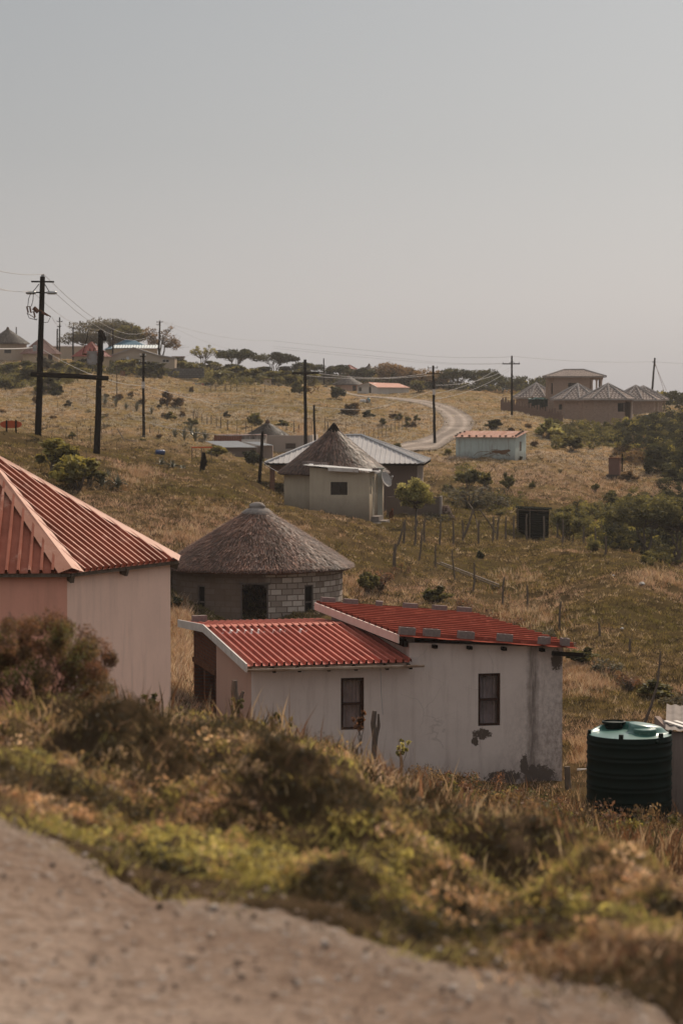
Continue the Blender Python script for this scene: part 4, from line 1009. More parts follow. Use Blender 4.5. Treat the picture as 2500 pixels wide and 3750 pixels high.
# ---------------------------------------------------------------- 6 turquoise shed
def turquoise_shed():
    D = 196.0; zb = -5.35; t = thing('turquoise_shed', 'peeling turquoise shed with stone-weighted rusty roof and a painted big cat', 'shed', (xat(1886, D), D, zb), R(-17))
    Z = lambda z: z - zb; Wd = 4.95; Dp = 3.9
    m = mat_plaster('peeling_turquoise_paint', (.42, .49, .47), (.20, .165, .14), .95, (.13, .10, .085), .75, None, .0, .9)
    f = flat((-Wd, 0), 0); mb = MB(); panel(mb, f, Wd, -.4, Z(-3.36), (), .15)
    g = flat((0, .15), R(90)); panel(mb, g, Dp, -.4, Z(-3.36), [(1.45, 2.15, Z(-4.5), Z(-3.72))], .15, 99, top=lambda u: Z(-3.36) + .42 * u / Dp)
    panel(mb, flat((-Wd, .15), R(90), -1), Dp, -.4, Z(-3.36), (), .15, 99, top=lambda u: Z(-3.36) + .42 * u / Dp)
    panel(mb, flat((-Wd + .15, Dp), 0), Wd - .3, -.4, Z(-2.96), (), .15)
    mb.build('wall', m, t)
    window(t, g, 1.45, 2.15, Z(-4.5), Z(-3.72), M['greyframe'], .05, 1, 1, .07, mat_var('board', (.30, .24, .20), (.22, .17, .15), 6))
    rb = MB(); corr(rb, plane3((-Wd - .2, -.25, Z(-3.36)), (1, 0, 0), (0, Dp + .5, .45)), Wd + .4, lambda u: (0, Dp + .55), .15, .03, 'sin')
    r = rb.build('roof', mat_var('rusty_pale_roof_sheet', (.42, .27, .22), (.30, .16, .12), 1.6, .8, .1, c3=(.50, .40, .36), spec=.15, stretch=(2, .4, 1)), t)
    rg = random.Random(9)
    sm = mat_var('dark_stone', (.10, .07, .055), (.06, .045, .04), 5, .95, .5)
    pos = [(-Wd + .05 + k * (Wd / 8.3), -.10, 0) for k in range(9)] + [(.03, .3 + q * .55, .43 * (q * .55 + .3) / Dp) for q in range(6)] + [(-Wd - .05, .4 + q * .8, .43 * (q * .8 + .4) / Dp) for q in range(4)] + [(-Wd + 1.0, 4.0, .46), (-.4, 4.0, .46)]
    for x, y, dz in pos:
        s = rg.uniform(.07, .13); q = MB(); Mx = Matrix.Translation((x + rg.uniform(-.1, .1), y, Z(-3.32) + dz + .04)) @ Matrix.Rotation(rg.random() * 3, 4, 'Z')
        q.lathe([(.01, -.03), (s, 0), (s * .9, s * .6), (s * .4, s * .95), (.01, s)], 7, wob=lambda a, i: .2 * math.sin(2 * a + i * 2)); q.v = [tuple(Mx @ Vector(v)) for v in q.v]
        q.build('roof_stone', sm, r)
    # mural: a leaping spotted cat above bare branches, painted on the wall
    bz = lambda z: Z(z)
    def blob(pts, off, name, mt, par):
        q = MB(); c = sum(p[0] for p in pts) / len(pts), sum(p[1] for p in pts) / len(pts)
        for (a, b), (d, e) in zip(pts, pts[1:] + pts[:1]): q.poly([(c[0], -off, c[1]), (a, -off, b), (d, -off, e)])
        return q.build(name, mt, par)
    S = 1 / 45.2
    def P(px, py): return (-(1886 - px) * S / math.cos(R(17)) * .98, bz(zat(py, 196.3)))
    cm = mat_var('brown_mural_paint', (.17, .085, .045), (.11, .06, .035), 9, .95, .1, c3=(.05, .03, .02))
    seg = [[(1828, 1650), (1842, 1648), (1856, 1646), (1862, 1650), (1858, 1658), (1848, 1664), (1836, 1665), (1828, 1660)],
           [(1856, 1646), (1863, 1645), (1869, 1648), (1868, 1653), (1862, 1655), (1857, 1652)],
           [(1852, 1657), (1858, 1658), (1869, 1670), (1866, 1671)], [(1846, 1661), (1852, 1662), (1860, 1669), (1857, 1670)],
           [(1800, 1651), (1815, 1648), (1830, 1650), (1830, 1660), (1815, 1660), (1802, 1657)],
           [(1790, 1663), (1792, 1661), (1806, 1655), (1806, 1658)]]
    mu = MB()
    for s_ in seg:
        pp = [P(*q) for q in s_]; c = (sum(p[0] for p in pp) / len(pp), sum(p[1] for p in pp) / len(pp))
        for (a, b), (d, e) in zip(pp, pp[1:] + pp[:1]): mu.poly([(c[0], -.006, c[1]), (a, -.006, b), (d, -.006, e)])
    mu.build('cat_mural', cm, t)
    br = MB()
    for pl_ in ([(1735, 1668), (1750, 1656), (1775, 1653), (1795, 1655)], [(1760, 1672), (1778, 1664), (1800, 1662), (1822, 1662)], [(1795, 1650), (1806, 1646), (1820, 1646), (1832, 1650)], [(1775, 1668), (1795, 1657), (1810, 1649)], [(1790, 1672), (1812, 1665), (1830, 1668)]):
        for a, b in zip(pl_[:-1], pl_[1:]):
            A = P(*a); B = P(*b); br.beam((A[0], -.004, A[1]), (B[0], -.004, B[1]), .006, .035, up=(0, 0, 1))
    br.build('painted_branches', cm, t)
turquoise_shed()
# ---------------------------------------------------------------- 7 dark shed, outhouse
def dark_shed():
    D = 133.0; zb = -7.95; t = thing('corrugated_shed', 'open-fronted shed of blackened corrugated sheets behind the fence posts', 'shed', (xat(1893, D), D, zb), R(-6))
    m = mat_var('blackened_sheet', (.016, .017, .014), (.009, .010, .008), 4, .95, .3, .01, spec=.05, c3=(.05, .035, .025))
    Wd = 1.72; Ht = 1.75; Dp = 1.5
    mb = MB(); corr(mb, plane3((.72, 0, .0), (0, 0, 1), (1, 0, 0)), Ht - .1, lambda u: (0, Wd - .72 + .04 * u), .12, .03, 'sin')
    mb.build('front_sheet', m, t)
    s = MB(); corr(s, plane3((0, 0, 0), (0, 0, 1), (0, 1, 0)), Ht, lambda u: (0, Dp), .12, .03, 'sin'); corr(s, plane3((Wd, 0, 0), (0, 0, 1), (0, 1, 0)), Ht - .1, lambda u: (0, Dp), .12, .03, 'sin'); corr(s, plane3((0, Dp, 0), (0, 0, 1), (1, 0, 0)), Ht, lambda u: (0, Wd), .12, .03, 'sin')
    s.build('side_sheet', m, t)
    r = MB(); corr(r, plane3((-.08, -.12, Ht + .03), (1, 0, -.045), (0, 1, .02)), Wd + .28, lambda u: (.03 * math.sin(u * 9), Dp + .25), .12, .035, 'sin'); r.build('roof', m, t)
    for x in (.06, .72): MB().beam((x, -.03, -.2), (x, -.03, Ht), .05, .05).build('post', M['wood'], t)
    MB().beam((-.05, -.05, Ht - .05), (Wd + .1, -.05, Ht - .12), .04, .06).build('rail', M['wood'], t)
dark_shed()
def outhouse():
    D = 191.0; p = W(2247, 1738, D); t = thing('outhouse', 'small rusty brown outhouse on a dark plinth alone on the dry slope', 'outhouse', (p[0], D, p[2]), R(-14))
    MB().box(-.62, .62, -.12, 1.2, -.5, .0).build('plinth', mat_var('dark_stonework', (.08, .06, .05), (.05, .04, .035), 4), t)
    b = MB(); panel(b, flat((-.42, 0), 0), .84, .001, 1.28, (), .05); panel(b, flat((.42, .05), R(90)), .9, .001, 1.28, (), .05); panel(b, flat((-.42, .05), R(90), -1), .9, .001, 1.28, (), .05); panel(b, flat((-.37, .95), 0), .74, .001, 1.28, (), .05)
    b.build('wall', mat_var('brown_painted_steel', (.17, .10, .082), (.14, .08, .066), 3, .7, .2), t)
    MB().box(-.47, .47, -.06, 1.05, 1.281, 1.33).build('roof', M['rust'], t)
    MB().beam((.62, .1, -.5), (.64, .1, 1.68), .11, .11).build('vent_post', M['darkwood'], t)
outhouse()
# ---------------------------------------------------------------- 8 brick estate
M['estatebrick'] = mat_brick('rough_brown_brick', (.33, .22, .165), (.235, .155, .12), (.38, .30, .25), .24, .09, .014)
M['tile'] = mat_brick('concrete_roof_tile', (.40, .335, .305), (.30, .25, .225), (.085, .065, .055), .42, .40, .085, .8)
M['col'] = mat_var('plastered_column', (.50, .40, .34), (.40, .31, .26), 4, .9, .2)
M['estfascia'] = mat_var('grey_fascia', (.34, .30, .28), (.28, .25, .23), 3, .8, .1)
def estate_hut(px, D, Re, zeave_px, apex_px, base_px, rot, label, wins=(), porch=None):
    zb = zat(base_px, D) - .15; t = thing('tiled_rondavel', label, 'hut', (xat(px, D), D, zb), 0, 'tiled round huts of the brick estate')
    ze = zat(zeave_px, D) - zb; za = zat(apex_px, D) - zb; Rw = Re - .42
    n = 10; mb = MB(); L = 2 * Rw * math.sin(math.pi / n)
    ops = {}
    for k, o in wins: ops.setdefault(k, []).append(o)
    skip = porch or ()
    fs = prism(mb, n, Rw, rot, -.6, ze - .06, ops, .2, skip)
    if skip:   # recessed porch: columns on the wall line, a set-back wall behind them
        for k in skip:
            f, L2 = fs[k]; back = lambda u, z, d, f=f: f(u, z, d + 1.0)
            panel(mb, back, L2, -.4, ze - .06, [(.35, L2 - .35, .1, ze - .5)], .15)
            panel(mb, lambda u, z, d, f=f: f(u, z, d + .02), L2, ze - .34, ze - .06, (), .16)
    w = mb.build('wall', M['estatebrick'], t)
    for k, o in wins: window(t, fs[k][0], *o, M['steelframe'], .06, 2, 2, .06, M['black'])
    for k in skip:
        f, L2 = fs[k]
        for u in (.12, L2 - .12): MB().lathe([(.17, -.3), (.17, .10), (.12, .14), (.115, ze - .50), (.16, ze - .45), (.17, ze - .345)], 12, f(u, 0, .12)[:2]).build('column', M['col'], t, smooth=True)
        window(t, lambda u, z, d, f=f: f(u, z, d + 1.0), .35, L2 - .35, .1, ze - .5, M['fasciawhite'], .05, 2, 1, .06, M['black'], name='door')
    pyramid(t, n, Re, ze, za, rot, M['tile'], M['estfascia'], fascia=M['estfascia'], rr=.085)
    return t
def estate():
    estate_hut(1963, 296, 2.9, 1454, 1402, 1500, R(18), 'leftmost tiled round hut with a dark window behind the fence wall', [(9, (.35, 1.2, .75, 1.5)),])
    estate_hut(2115, 276, 3.22, 1460, 1405, 1530, R(-2), 'tiled round hut under the balcony house, left of the nearest hut', [(8, (.7, 1.3, 1.1, 1.7))])
    estate_hut(2327, 288, 3.15, 1463, 1411, 1532, R(8), 'tiled round hut with front columns right of the nearest hut', (), (1, 2))
    estate_hut(2354, 300, 3.2, 1461, 1413, 1527, R(15), 'rearmost tiled round hut at the right end of the estate', (), (1, 2))
    estate_hut(2226, 266, 3.22, 1459, 1404, 1545, R(-4), 'nearest tiled round hut with a corner window and columned porch', [(0, (1.0, 1.85, 1.3, 2.25))], (1, 2))
    # steps in front of the porch
    D = 262.5; p = W(2320, 1541, D); st = thing('porch_steps', 'brick steps below the columned porch of the nearest tiled hut', 'steps', (p[0], D, p[2]))
    for k in range(3): MB().box(-.9 - .3 * k, 1.0 + .35 * k, -.3 * k, -.3 * k + .299, -.4, .25 - .17 * k).build('step', M['estatebrick'], st)
    # double-storey house
    D = 286.0; zb = zat(1525, D); x0 = xat(2003, D)
    t = thing('double_storey_house', 'double-storey brown brick house with a tiled hip roof and corner balcony', 'house', (x0, D, zb), R(-3))
    S = 8850 / D; Wd = 203 / S; Dp = 6.0; ze = zat(1377, D) - zb; zm = ze - 2.55
    f0 = flat((0, .9), math.atan2(-.9, .75)); f1 = flat((.75, 0), 0); mb = MB(); L0 = math.hypot(.75, .9)
    xw = Wd * .77
    panel(mb, f0, L0, -.5, ze, [(.72, 1.02, zm + .45, zm + 1.75)], .2)
    ow = (2.46 - .75 + .0, 3.73 - .75 + .0, zm + .35, zm + 1.75)
    panel(mb, f1, xw - .75, -.5, ze, [ow, (.05, .35, .3, 2.2)], .2)
    panel(mb, flat((xw, 0), 0), Wd - xw, -.5, zm - .02, (), .2)       # below the balcony
    panel(mb, flat((xw, .201), R(90)), 2.0, zm, ze, (), .2)
    panel(mb, flat((xw, 2.2), 0), Wd - xw - .2, zm, ze, [(.22, Wd - xw - .4, zm + .15, ze - .42)], .2)
    panel(mb, flat((Wd, .201), R(90)), Dp - .2, -.5, zm - .02, (), .2); panel(mb, flat((Wd, 2.4), R(90)), Dp - 2.4, zm, ze, [(.3, Dp - 2.9, zm + .6, ze - .42)], .2)
    panel(mb, flat((0, .95), R(90), -1), Dp - .95, -.5, ze, (), .2); panel(mb, flat((.2, Dp), 0), xw - .3, -.5, ze, (), .2); panel(mb, flat((xw - .1, Dp), 0), Wd - xw - .1, -.5, zm, (), .2); panel(mb, flat((xw - .1, 2.41), R(90)), Dp - 2.5, zm, ze, (), .15)
    panel(mb, flat((xw, 0), 0), Wd - xw, ze - .38, ze, (), .2)
    mb.build('wall', M['estatebrick'], t)
    window(t, f0, .72, 1.02, zm + .45, zm + 1.75, M['steelframe'], .08, 1, 2, .05); window(t, f1, *ow, M['steelframe'], .08, 3, 2, .05); window(t, f1, .05, .35, .3, 2.2, M['fasciawhite'], .08, 1, 1, .05)
    MB().box(xw, Wd, 0, 2.2, zm - .019, zm + .12).build('balcony_floor', M['concrete'], t)
    for x, y in ((xw + .22, .25), (Wd - .75, .25), (Wd - .2, .25), (Wd - .2, 2.2)): MB().lathe([(.15, zm + .12), (.15, zm + .3), (.11, zm + .35), (.11, ze - .6), (.16, ze - .5), (.17, ze - .38)], 12, (x, y)).build('column', M['col'], t, smooth=True)
    e = .38; E = [Vector((-e, -e, ze)), Vector((Wd + e, -e, ze)), Vector((Wd + e, Dp + e, ze)), Vector((-e, Dp + e, ze))]; za = ze + .80
    A, B = Vector((2.15, Dp / 2, za)), Vector((Wd - 2.15, Dp / 2, za)); rb = MB()
    for q in ((E[0], E[1], B, A), (E[2], E[3], A, B)):
        L = (q[1] - q[0]).length; h = 3.4; rb.poly(q, [(0, 0), (L, 0), (L - 2.5, h), (2.5, h)])
    rb.poly([E[1], E[2], B], [(0, 0), (6.8, 0), (3.4, 3)]); rb.poly([E[3], E[0], A], [(0, 0), (6.8, 0), (3.4, 3)]); rb.poly([p - Vector((0, 0, .05)) for p in E[::-1]])
    ro = rb.build('roof', M['tile'], t)
    hb = MB()
    for p, q in ((E[0], A), (E[1], B), (E[2], B), (E[3], A), (A, B)): hb.tube([p + Vector((0, 0, .02)), q + Vector((0, 0, .04))], .08, 6)
    hb.build('ridge', M['estfascia'], ro)
    fb = MB()
    for p, q in zip(E, E[1:] + E[:1]): fb.beam(p - Vector((0, 0, .10)), q - Vector((0, 0, .10)), .04, .10)
    fb.build('fascia', M['estfascia'], ro)
    # stepped precast fence wall
    fw = thing('stepped_fence_wall', 'wall of upright brown slabs stepping down the slope beside the estate', 'wall', (*W(1838, 1500, 290)[:2], 0))
    bx = fw.location.copy(); rg = random.Random(2); m = mat_var('brown_precast_slab', (.185, .125, .10), (.14, .095, .078), 3, .95, .3)
    n = 44
    for row in (0, 1):
        for k in range(n - row * 4):
            q = (k + row * 4) / (n - 1); px = 1836 + 216 * q + row * 5; D = 288 - 26 * q - row * 2.4; x = xat(px, D); zt_ = zat(1463 + 50 * q ** .9 + row * 20 + (k % 3) * 4, D); zg = Hs(x, D)
            MB().box(x - .105, x + .105, D - .06 - .05 * (k % 2), D + .06, min(zg, zt_) - .6, zt_ + (.42 if k % 2 else 0)).build('slab', m, fw, loc=tuple(-bx))
    for k, (px, ln) in enumerate(((1957, 'left'), (1981, 'right'))):
        tank((xat(px, 284 + k), 284 + k, zat(1500, 284 + k) - .35), f'{ln} one of two green water tanks behind the stepped fence wall', .86, rz=k, group='pair of water tanks at the estate')
estate()
# ---------------------------------------------------------------- 9 huts and houses on the left ridge
M['brownmetal'] = mat_var('brown_faded_roof_sheet', (.24, .135, .11), (.18, .095, .08), 2, .6, .1, c3=(.32, .22, .19))
M['redmetal'] = mat_var('dull_red_roof_sheet', (.25, .060, .045), (.20, .048, .038), 2, .6, .1, c3=(.28, .10, .08))
def poly_hut(px, D, Re, ye, ya, yb, n, rot, rm, wm, label, wins=(), name='octagonal_hut', sheet=True):
    zb = zat(yb, D) - .2; t = thing(name, label, 'hut', (xat(px, D), D, zb)); ze = zat(ye, D) - zb; za = zat(ya, D) - zb
    mb = MB(); ops = {}
    for k, o in wins: ops.setdefault(k, []).append(o)
    fs = prism(mb, n, Re * .88, rot, -.5, ze + .02, ops, .18); mb.build('wall', wm, t)
    for k, o in wins: window(t, fs[k][0], *o, M['steelframe'], .05, 1, 2, .05, name='door' if o[2] < .3 else 'window')
    rb = MB(); ap = Vector((0, 0, za)); E = [Vector((Re * math.sin(rot + 2 * math.pi * k / n), -Re * math.cos(rot + 2 * math.pi * k / n), ze)) for k in range(n)]
    for k in range(n):
        a, b = E[k], E[(k + 1) % n]; L = (b - a).length; s = (ap - (a + b) / 2).length
        corr(rb, plane3(a, b - a, ap - a), L, lambda u: (0, s * max(0, 1 - abs(u - L / 2) / (L / 2))), .22, .035, n0=.03)
    ro = rb.build('roof', rm, t); hb = MB()
    for e in E: hb.tube([e, ap + Vector((0, 0, .05))], .06, 6)
    hb.build('hip_cap', rm, ro)
    return t
WM1 = mat_plaster('ochre_plaster', (.42, .32, .22), (.32, .24, .17), .95)
WM2 = mat_plaster('buff_plaster', (.38, .305, .235), (.29, .23, .18), .95)
def thatch_hut(px, D, Re, ye, ya, yb, label, wm, nst, seed, wins=(), Rw=None, c=(.16, .12, .10), name='thatched_rondavel'):
    zb = zat(yb, D) - .2; Rw = Rw or Re * .86; t = thing(name, label, 'hut', (xat(px, D), D, zb)); ze = zat(ye, D) - zb; za = zat(ya, D) - zb
    f = curved(Rw); L = 2 * math.pi * Rw; mb = MB()
    panel(mb, lambda u, z, d: f(u - L / 2, z, d), L, -.5, ze + .1, [(a + L / 2, b + L / 2, q, d) for a, b, q, d in wins], .2, .5); mb.build('wall', wm, t)
    for o in wins: window(t, f, *o, M['steelframe'], .05, 1 if o[1] - o[0] < .8 else 2, 2 if o[2] > .3 else 1, .05, name='door' if o[2] < .3 else 'window')
    pr = [(.08, za)] + [(.08 + (Re - .08) * k / 6, za + (ze - za) * (k / 6) ** .97) for k in range(1, 7)]
    ro = thatch(t, pr, nst, seed, c, .5, .05, .012)
    MB().lathe([(.32, za - .22), (.22, za - .04), (.16, za + .18), (.02, za + .28)], 12).build('roof_cap', M['thatchcap'], ro, smooth=True)
    return t
M['thatchcap'] = mat_var('dark_thatch_cap', (.10, .06, .045), (.07, .045, .035), 5)
def ridge_left():
    D = 345
    thatch_hut(30, D, 3.1, 1257, 1203, 1316, 'thatched round hut on the ridge at the far left', WM2, 4500, 11, [(-.15, .85, 1.05, 1.65), (-1.55, -.95, .1, 1.6)])
    poly_hut(152, 342, 2.95, 1296, 1236, 1328, 8, R(10), M['brownmetal'], WM1, 'ridge hut with a faded brown pointed metal roof', [(0, (.9, 1.6, .1, 1.35))])
    poly_hut(336, 338, 3.0, 1306, 1252, 1345, 8, R(-15), M['redmetal'], WM1, 'ridge hut with a dull red pointed metal roof')
    # long plain wall building
    D = 362; zb = zat(1312, D); t = thing('flat_roofed_building', 'long low pale building between the two pointed-roof ridge huts', 'building', (xat(196, D), D, zb)); Lw = 110 * D / 8850
    h = zat(1268, D) - zb; mb = MB(); panel(mb, flat((0, 0), 0), Lw, -.5, h, (), .2); panel(mb, flat((Lw, .2), R(90)), 5, -.5, h, (), .2); panel(mb, flat((0, .2), R(90), -1), 5, -.5, h, (), .2); panel(mb, flat((.2, 5.0), 0), Lw - .4, -.5, h, (), .2)
    mb.build('wall', WM2, t); rb = MB(); corr(rb, plane3((-.2, -.2, h + .04), (1, 0, 0), (0, 1, .02)), Lw + .4, lambda u: (0, 5.6), .3, .06, 'sin'); rb.build('roof', M['brownmetal'], t)
    # blue hip roof house with verandah
    D = 356; S = D / 8850; zb = zat(1322, D); xc = xat(456, D); t = thing('blue_roofed_house', 'ridge house with a blue hipped roof and pale verandah roof strip', 'house', (xc, D, zb))
    Z = lambda y: zat(y, D) - zb; bl = mat_var('blue_roof_sheet', (.045, .115, .165), (.035, .09, .13), 2, .5, .1); E = [Vector(((380 - 456) * S, 0, Z(1279))), Vector(((540 - 456) * S, 0, Z(1268))), Vector(((540 - 456) * S, 7, Z(1268))), Vector(((380 - 456) * S, 7, Z(1279)))]
    A = Vector((0, 3, Z(1240))); B = Vector((1.2, 3.6, Z(1243))); rb = MB(); rb.poly([E[0], E[1], B, A]); rb.poly([E[1], E[2], B]); rb.poly([E[2], E[3], A, B]); rb.poly([E[3], E[0], A])
    rb.build('roof', bl, t)
    wb = MB(); panel(wb, flat(((382 - 456) * S, .4), 0), 150 * S, -.5, Z(1281), (), .2); panel(wb, flat(((532 - 456) * S, .6), R(90)), 6, -.5, Z(1276), (), .2); panel(wb, flat(((382 - 456) * S, .6), R(90), -1), 6, -.5, Z(1283), (), .2); wb.build('wall', WM1, t)
    vb = MB(); corr(vb, plane3(((414 - 456) * S, -2.2, Z(1275)), (1, 0, 0), (0, 2.2, Z(1264) - Z(1275))), 168 * S, lambda u: (0, 2.35), .4, .06, 'sin')
    vb.build('verandah_roof', mat_var('pale_blue_sheet', (.48, .50, .49), (.40, .43, .43), 1.2, .5, .1, c3=(.25, .36, .42)), t)
    pw = MB(); panel(pw, flat(((420 - 456) * S, -1.9), 0), 160 * S, -.5, Z(1276), (), .15); pw.build('verandah_wall', WM1, t)
    # gabled beige house in front
    D = 340; S = D / 8850; zb = zat(1345, D); t = thing('gabled_house', 'broad pale house with a shallow gable and low right wing on the ridge', 'house', (xat(407, D), D, zb)); Z = lambda y: zat(y, D) - zb
    X = lambda px: (px - 407) * S
    def top(u):
        px = 407 + u / S; return float(np.interp(px, [407, 490, 578, 640], [Z(1300), Z(1273), Z(1299), Z(1310)]))
    w1 = (X(441), X(463), Z(1321), Z(1312)); w2 = (X(594), X(620), Z(1327), Z(1315)); w3 = (X(534), X(543), Z(1322), Z(1312))
    mb = MB(); fg = flat((0, 0), 0); panel(mb, fg, X(640), -.5, Z(1330) + .0, [], .2, .8, top=None)
    us = [0, X(490), X(578), X(640)]
    mb = MB(); panel(mb, fg, X(640), -.5, Z(1311), [w1, w2], .2, .45, top=top)
    panel(mb, flat((X(640), .2), R(90)), 6, -.5, Z(1311), (), .2); mb.build('wall', WM2, t)
    w1 = w1[:3] + (min(w1[3], 9),)
    window(t, fg, *w1, M['fasciawhite'], .05, 3, 1, .05); window(t, fg, *w2, M['fasciawhite'], .05, 2, 1, .05)
    rb = MB(); gm = mat_var('pale_grey_sheet', (.36, .33, .31), (.30, .27, .26), 2, .6, .1)
    pr_ = [(X(403), Z(1301)), (X(490), Z(1271)), (X(579), Z(1298)), (X(644), Z(1309))]
    for (a, b), (c, d) in zip(pr_[:-1], pr_[1:]):
        rb.poly([(a, -.25, b), (c, -.25, d), (c, 6.4, d), (a, 6.4, b)]); rb.poly([(a, -.26, b - .14), (c, -.26, d - .14), (c, -.26, d + .01), (a, -.26, b + .01)])
    rb.build('roof', gm, t)
    q = MB(); Md = Matrix.Translation((X(469), -.5, Z(1311))) @ Matrix.Rotation(R(20), 4, 'Z') @ Matrix.Rotation(R(80), 4, 'X'); n = 16; b0 = 0
    for i in range(4):
        for k in range(n): r = .22 * i / 3; q.v.append(tuple(Md @ Vector((r * math.cos(2 * math.pi * k / n), r * math.sin(2 * math.pi * k / n), r * r))))
    for i in range(3):
        for k in range(n): q.f.append((i * n + k, i * n + (k + 1) % n, (i + 1) * n + (k + 1) % n, (i + 1) * n + k)); q.uv += [(0, 0)] * 4
    q.tube([Md @ Vector((0, 0, -.02)), (X(469), 0, Z(1318))], .03, 5); q.build('satellite_dish', M['zinc'], t)
    D = 346; S = D / 8850; p = W(636, 1316, D); t = thing('flat_roof_hut', 'tiny flat-roofed shelter at the right end of the ridge houses', 'shelter', (p[0], D, p[2] - .2))
    MB().box(0, 36 * S, 0, 2, 0, .55).build('wall', WM2, t); MB().box(-.3, 40 * S, -.3, 2.3, .551, .66).build('roof', M['rust'], t)
ridge_left()
def far_mid():
    PK = mat_plaster('salmon_plaster', (.46, .28, .21), (.38, .27, .22), .95)
    thatch_hut(1274, 380, 2.42, 1407, 1376, 1432, 'thatched salmon-walled hut beside the upper end of the gravel road', PK, 3500, 15, [(.72, 1.35, .1, 1.05)], c=(.20, .155, .135))
    thatch_hut(1351, 440, 2.6, 1372, 1336, 1395, 'thatched roof tip rising above the far trees left of centre', WM2, 1500, 16)
    poly_hut(1279, 432, 1.6, 1352, 1336, 1385, 8, .2, M['redmetal'], WM2, 'small reddish pointed roof poking above the far trees')
    D = 372; S = D / 8850; zb = zat(1442, D) - .1; t = thing('white_shed', 'long whitewashed shed with a patched rust-red roof by the gravel road', 'shed', (xat(1383, D), D, zb)); Z = lambda y: zat(y, D) - zb; X = lambda px: (px - 1383) * S
    mw = mat_plaster('whitewash', (.50, .45, .40), (.36, .30, .26), .95, None, .5)
    mb = MB(); f = flat((0, 0), 0); panel(mb, f, X(1497), -.5, Z(1418), (), .2, 1.0)
    g = flat((X(1308) * 1.0, 1.6), math.atan2(-1.6, -X(1308)))
    Lg = math.hypot(X(1308), 1.6); panel(mb, g, Lg, -.5, Z(1418), [(.25, .75, .5, 1.1), (2.0, 2.4, .1, 1.15)] if Lg > 2.6 else (), .2, .4, top=lambda u: float(np.interp(u, [0, Lg * .53, Lg], [Z(1413), Z(1400), Z(1418)])))
    panel(mb, flat((X(1497), .2), R(90)), 4, -.5, Z(1418), (), .2); mb.build('wall', mw, t)
    for o in ((.25, .75, .5, 1.1), (2.0, 2.4, .1, 1.15)): window(t, g, *o, M['steelframe'], .05, 1, 1, .05)
    rb = MB(); rb.poly([(-.1, -.25, Z(1418)), (X(1502), -.25, Z(1419)), (X(1462), 4.0, Z(1403)), (X(1349), 4.0, Z(1399))]); rb.poly([(X(1308), 4.2, Z(1410)), (X(1349), 4.0, Z(1399)), (X(1462), 4.0, Z(1403)), (X(1440), 8, Z(1412))])
    rb.build('roof', mat_var('patched_rust_red_sheet', (.44, .20, .14), (.36, .15, .10), 1.0, .6, .1, c3=(.60, .48, .42), stretch=(.5, .2, 1)), t)
far_mid()
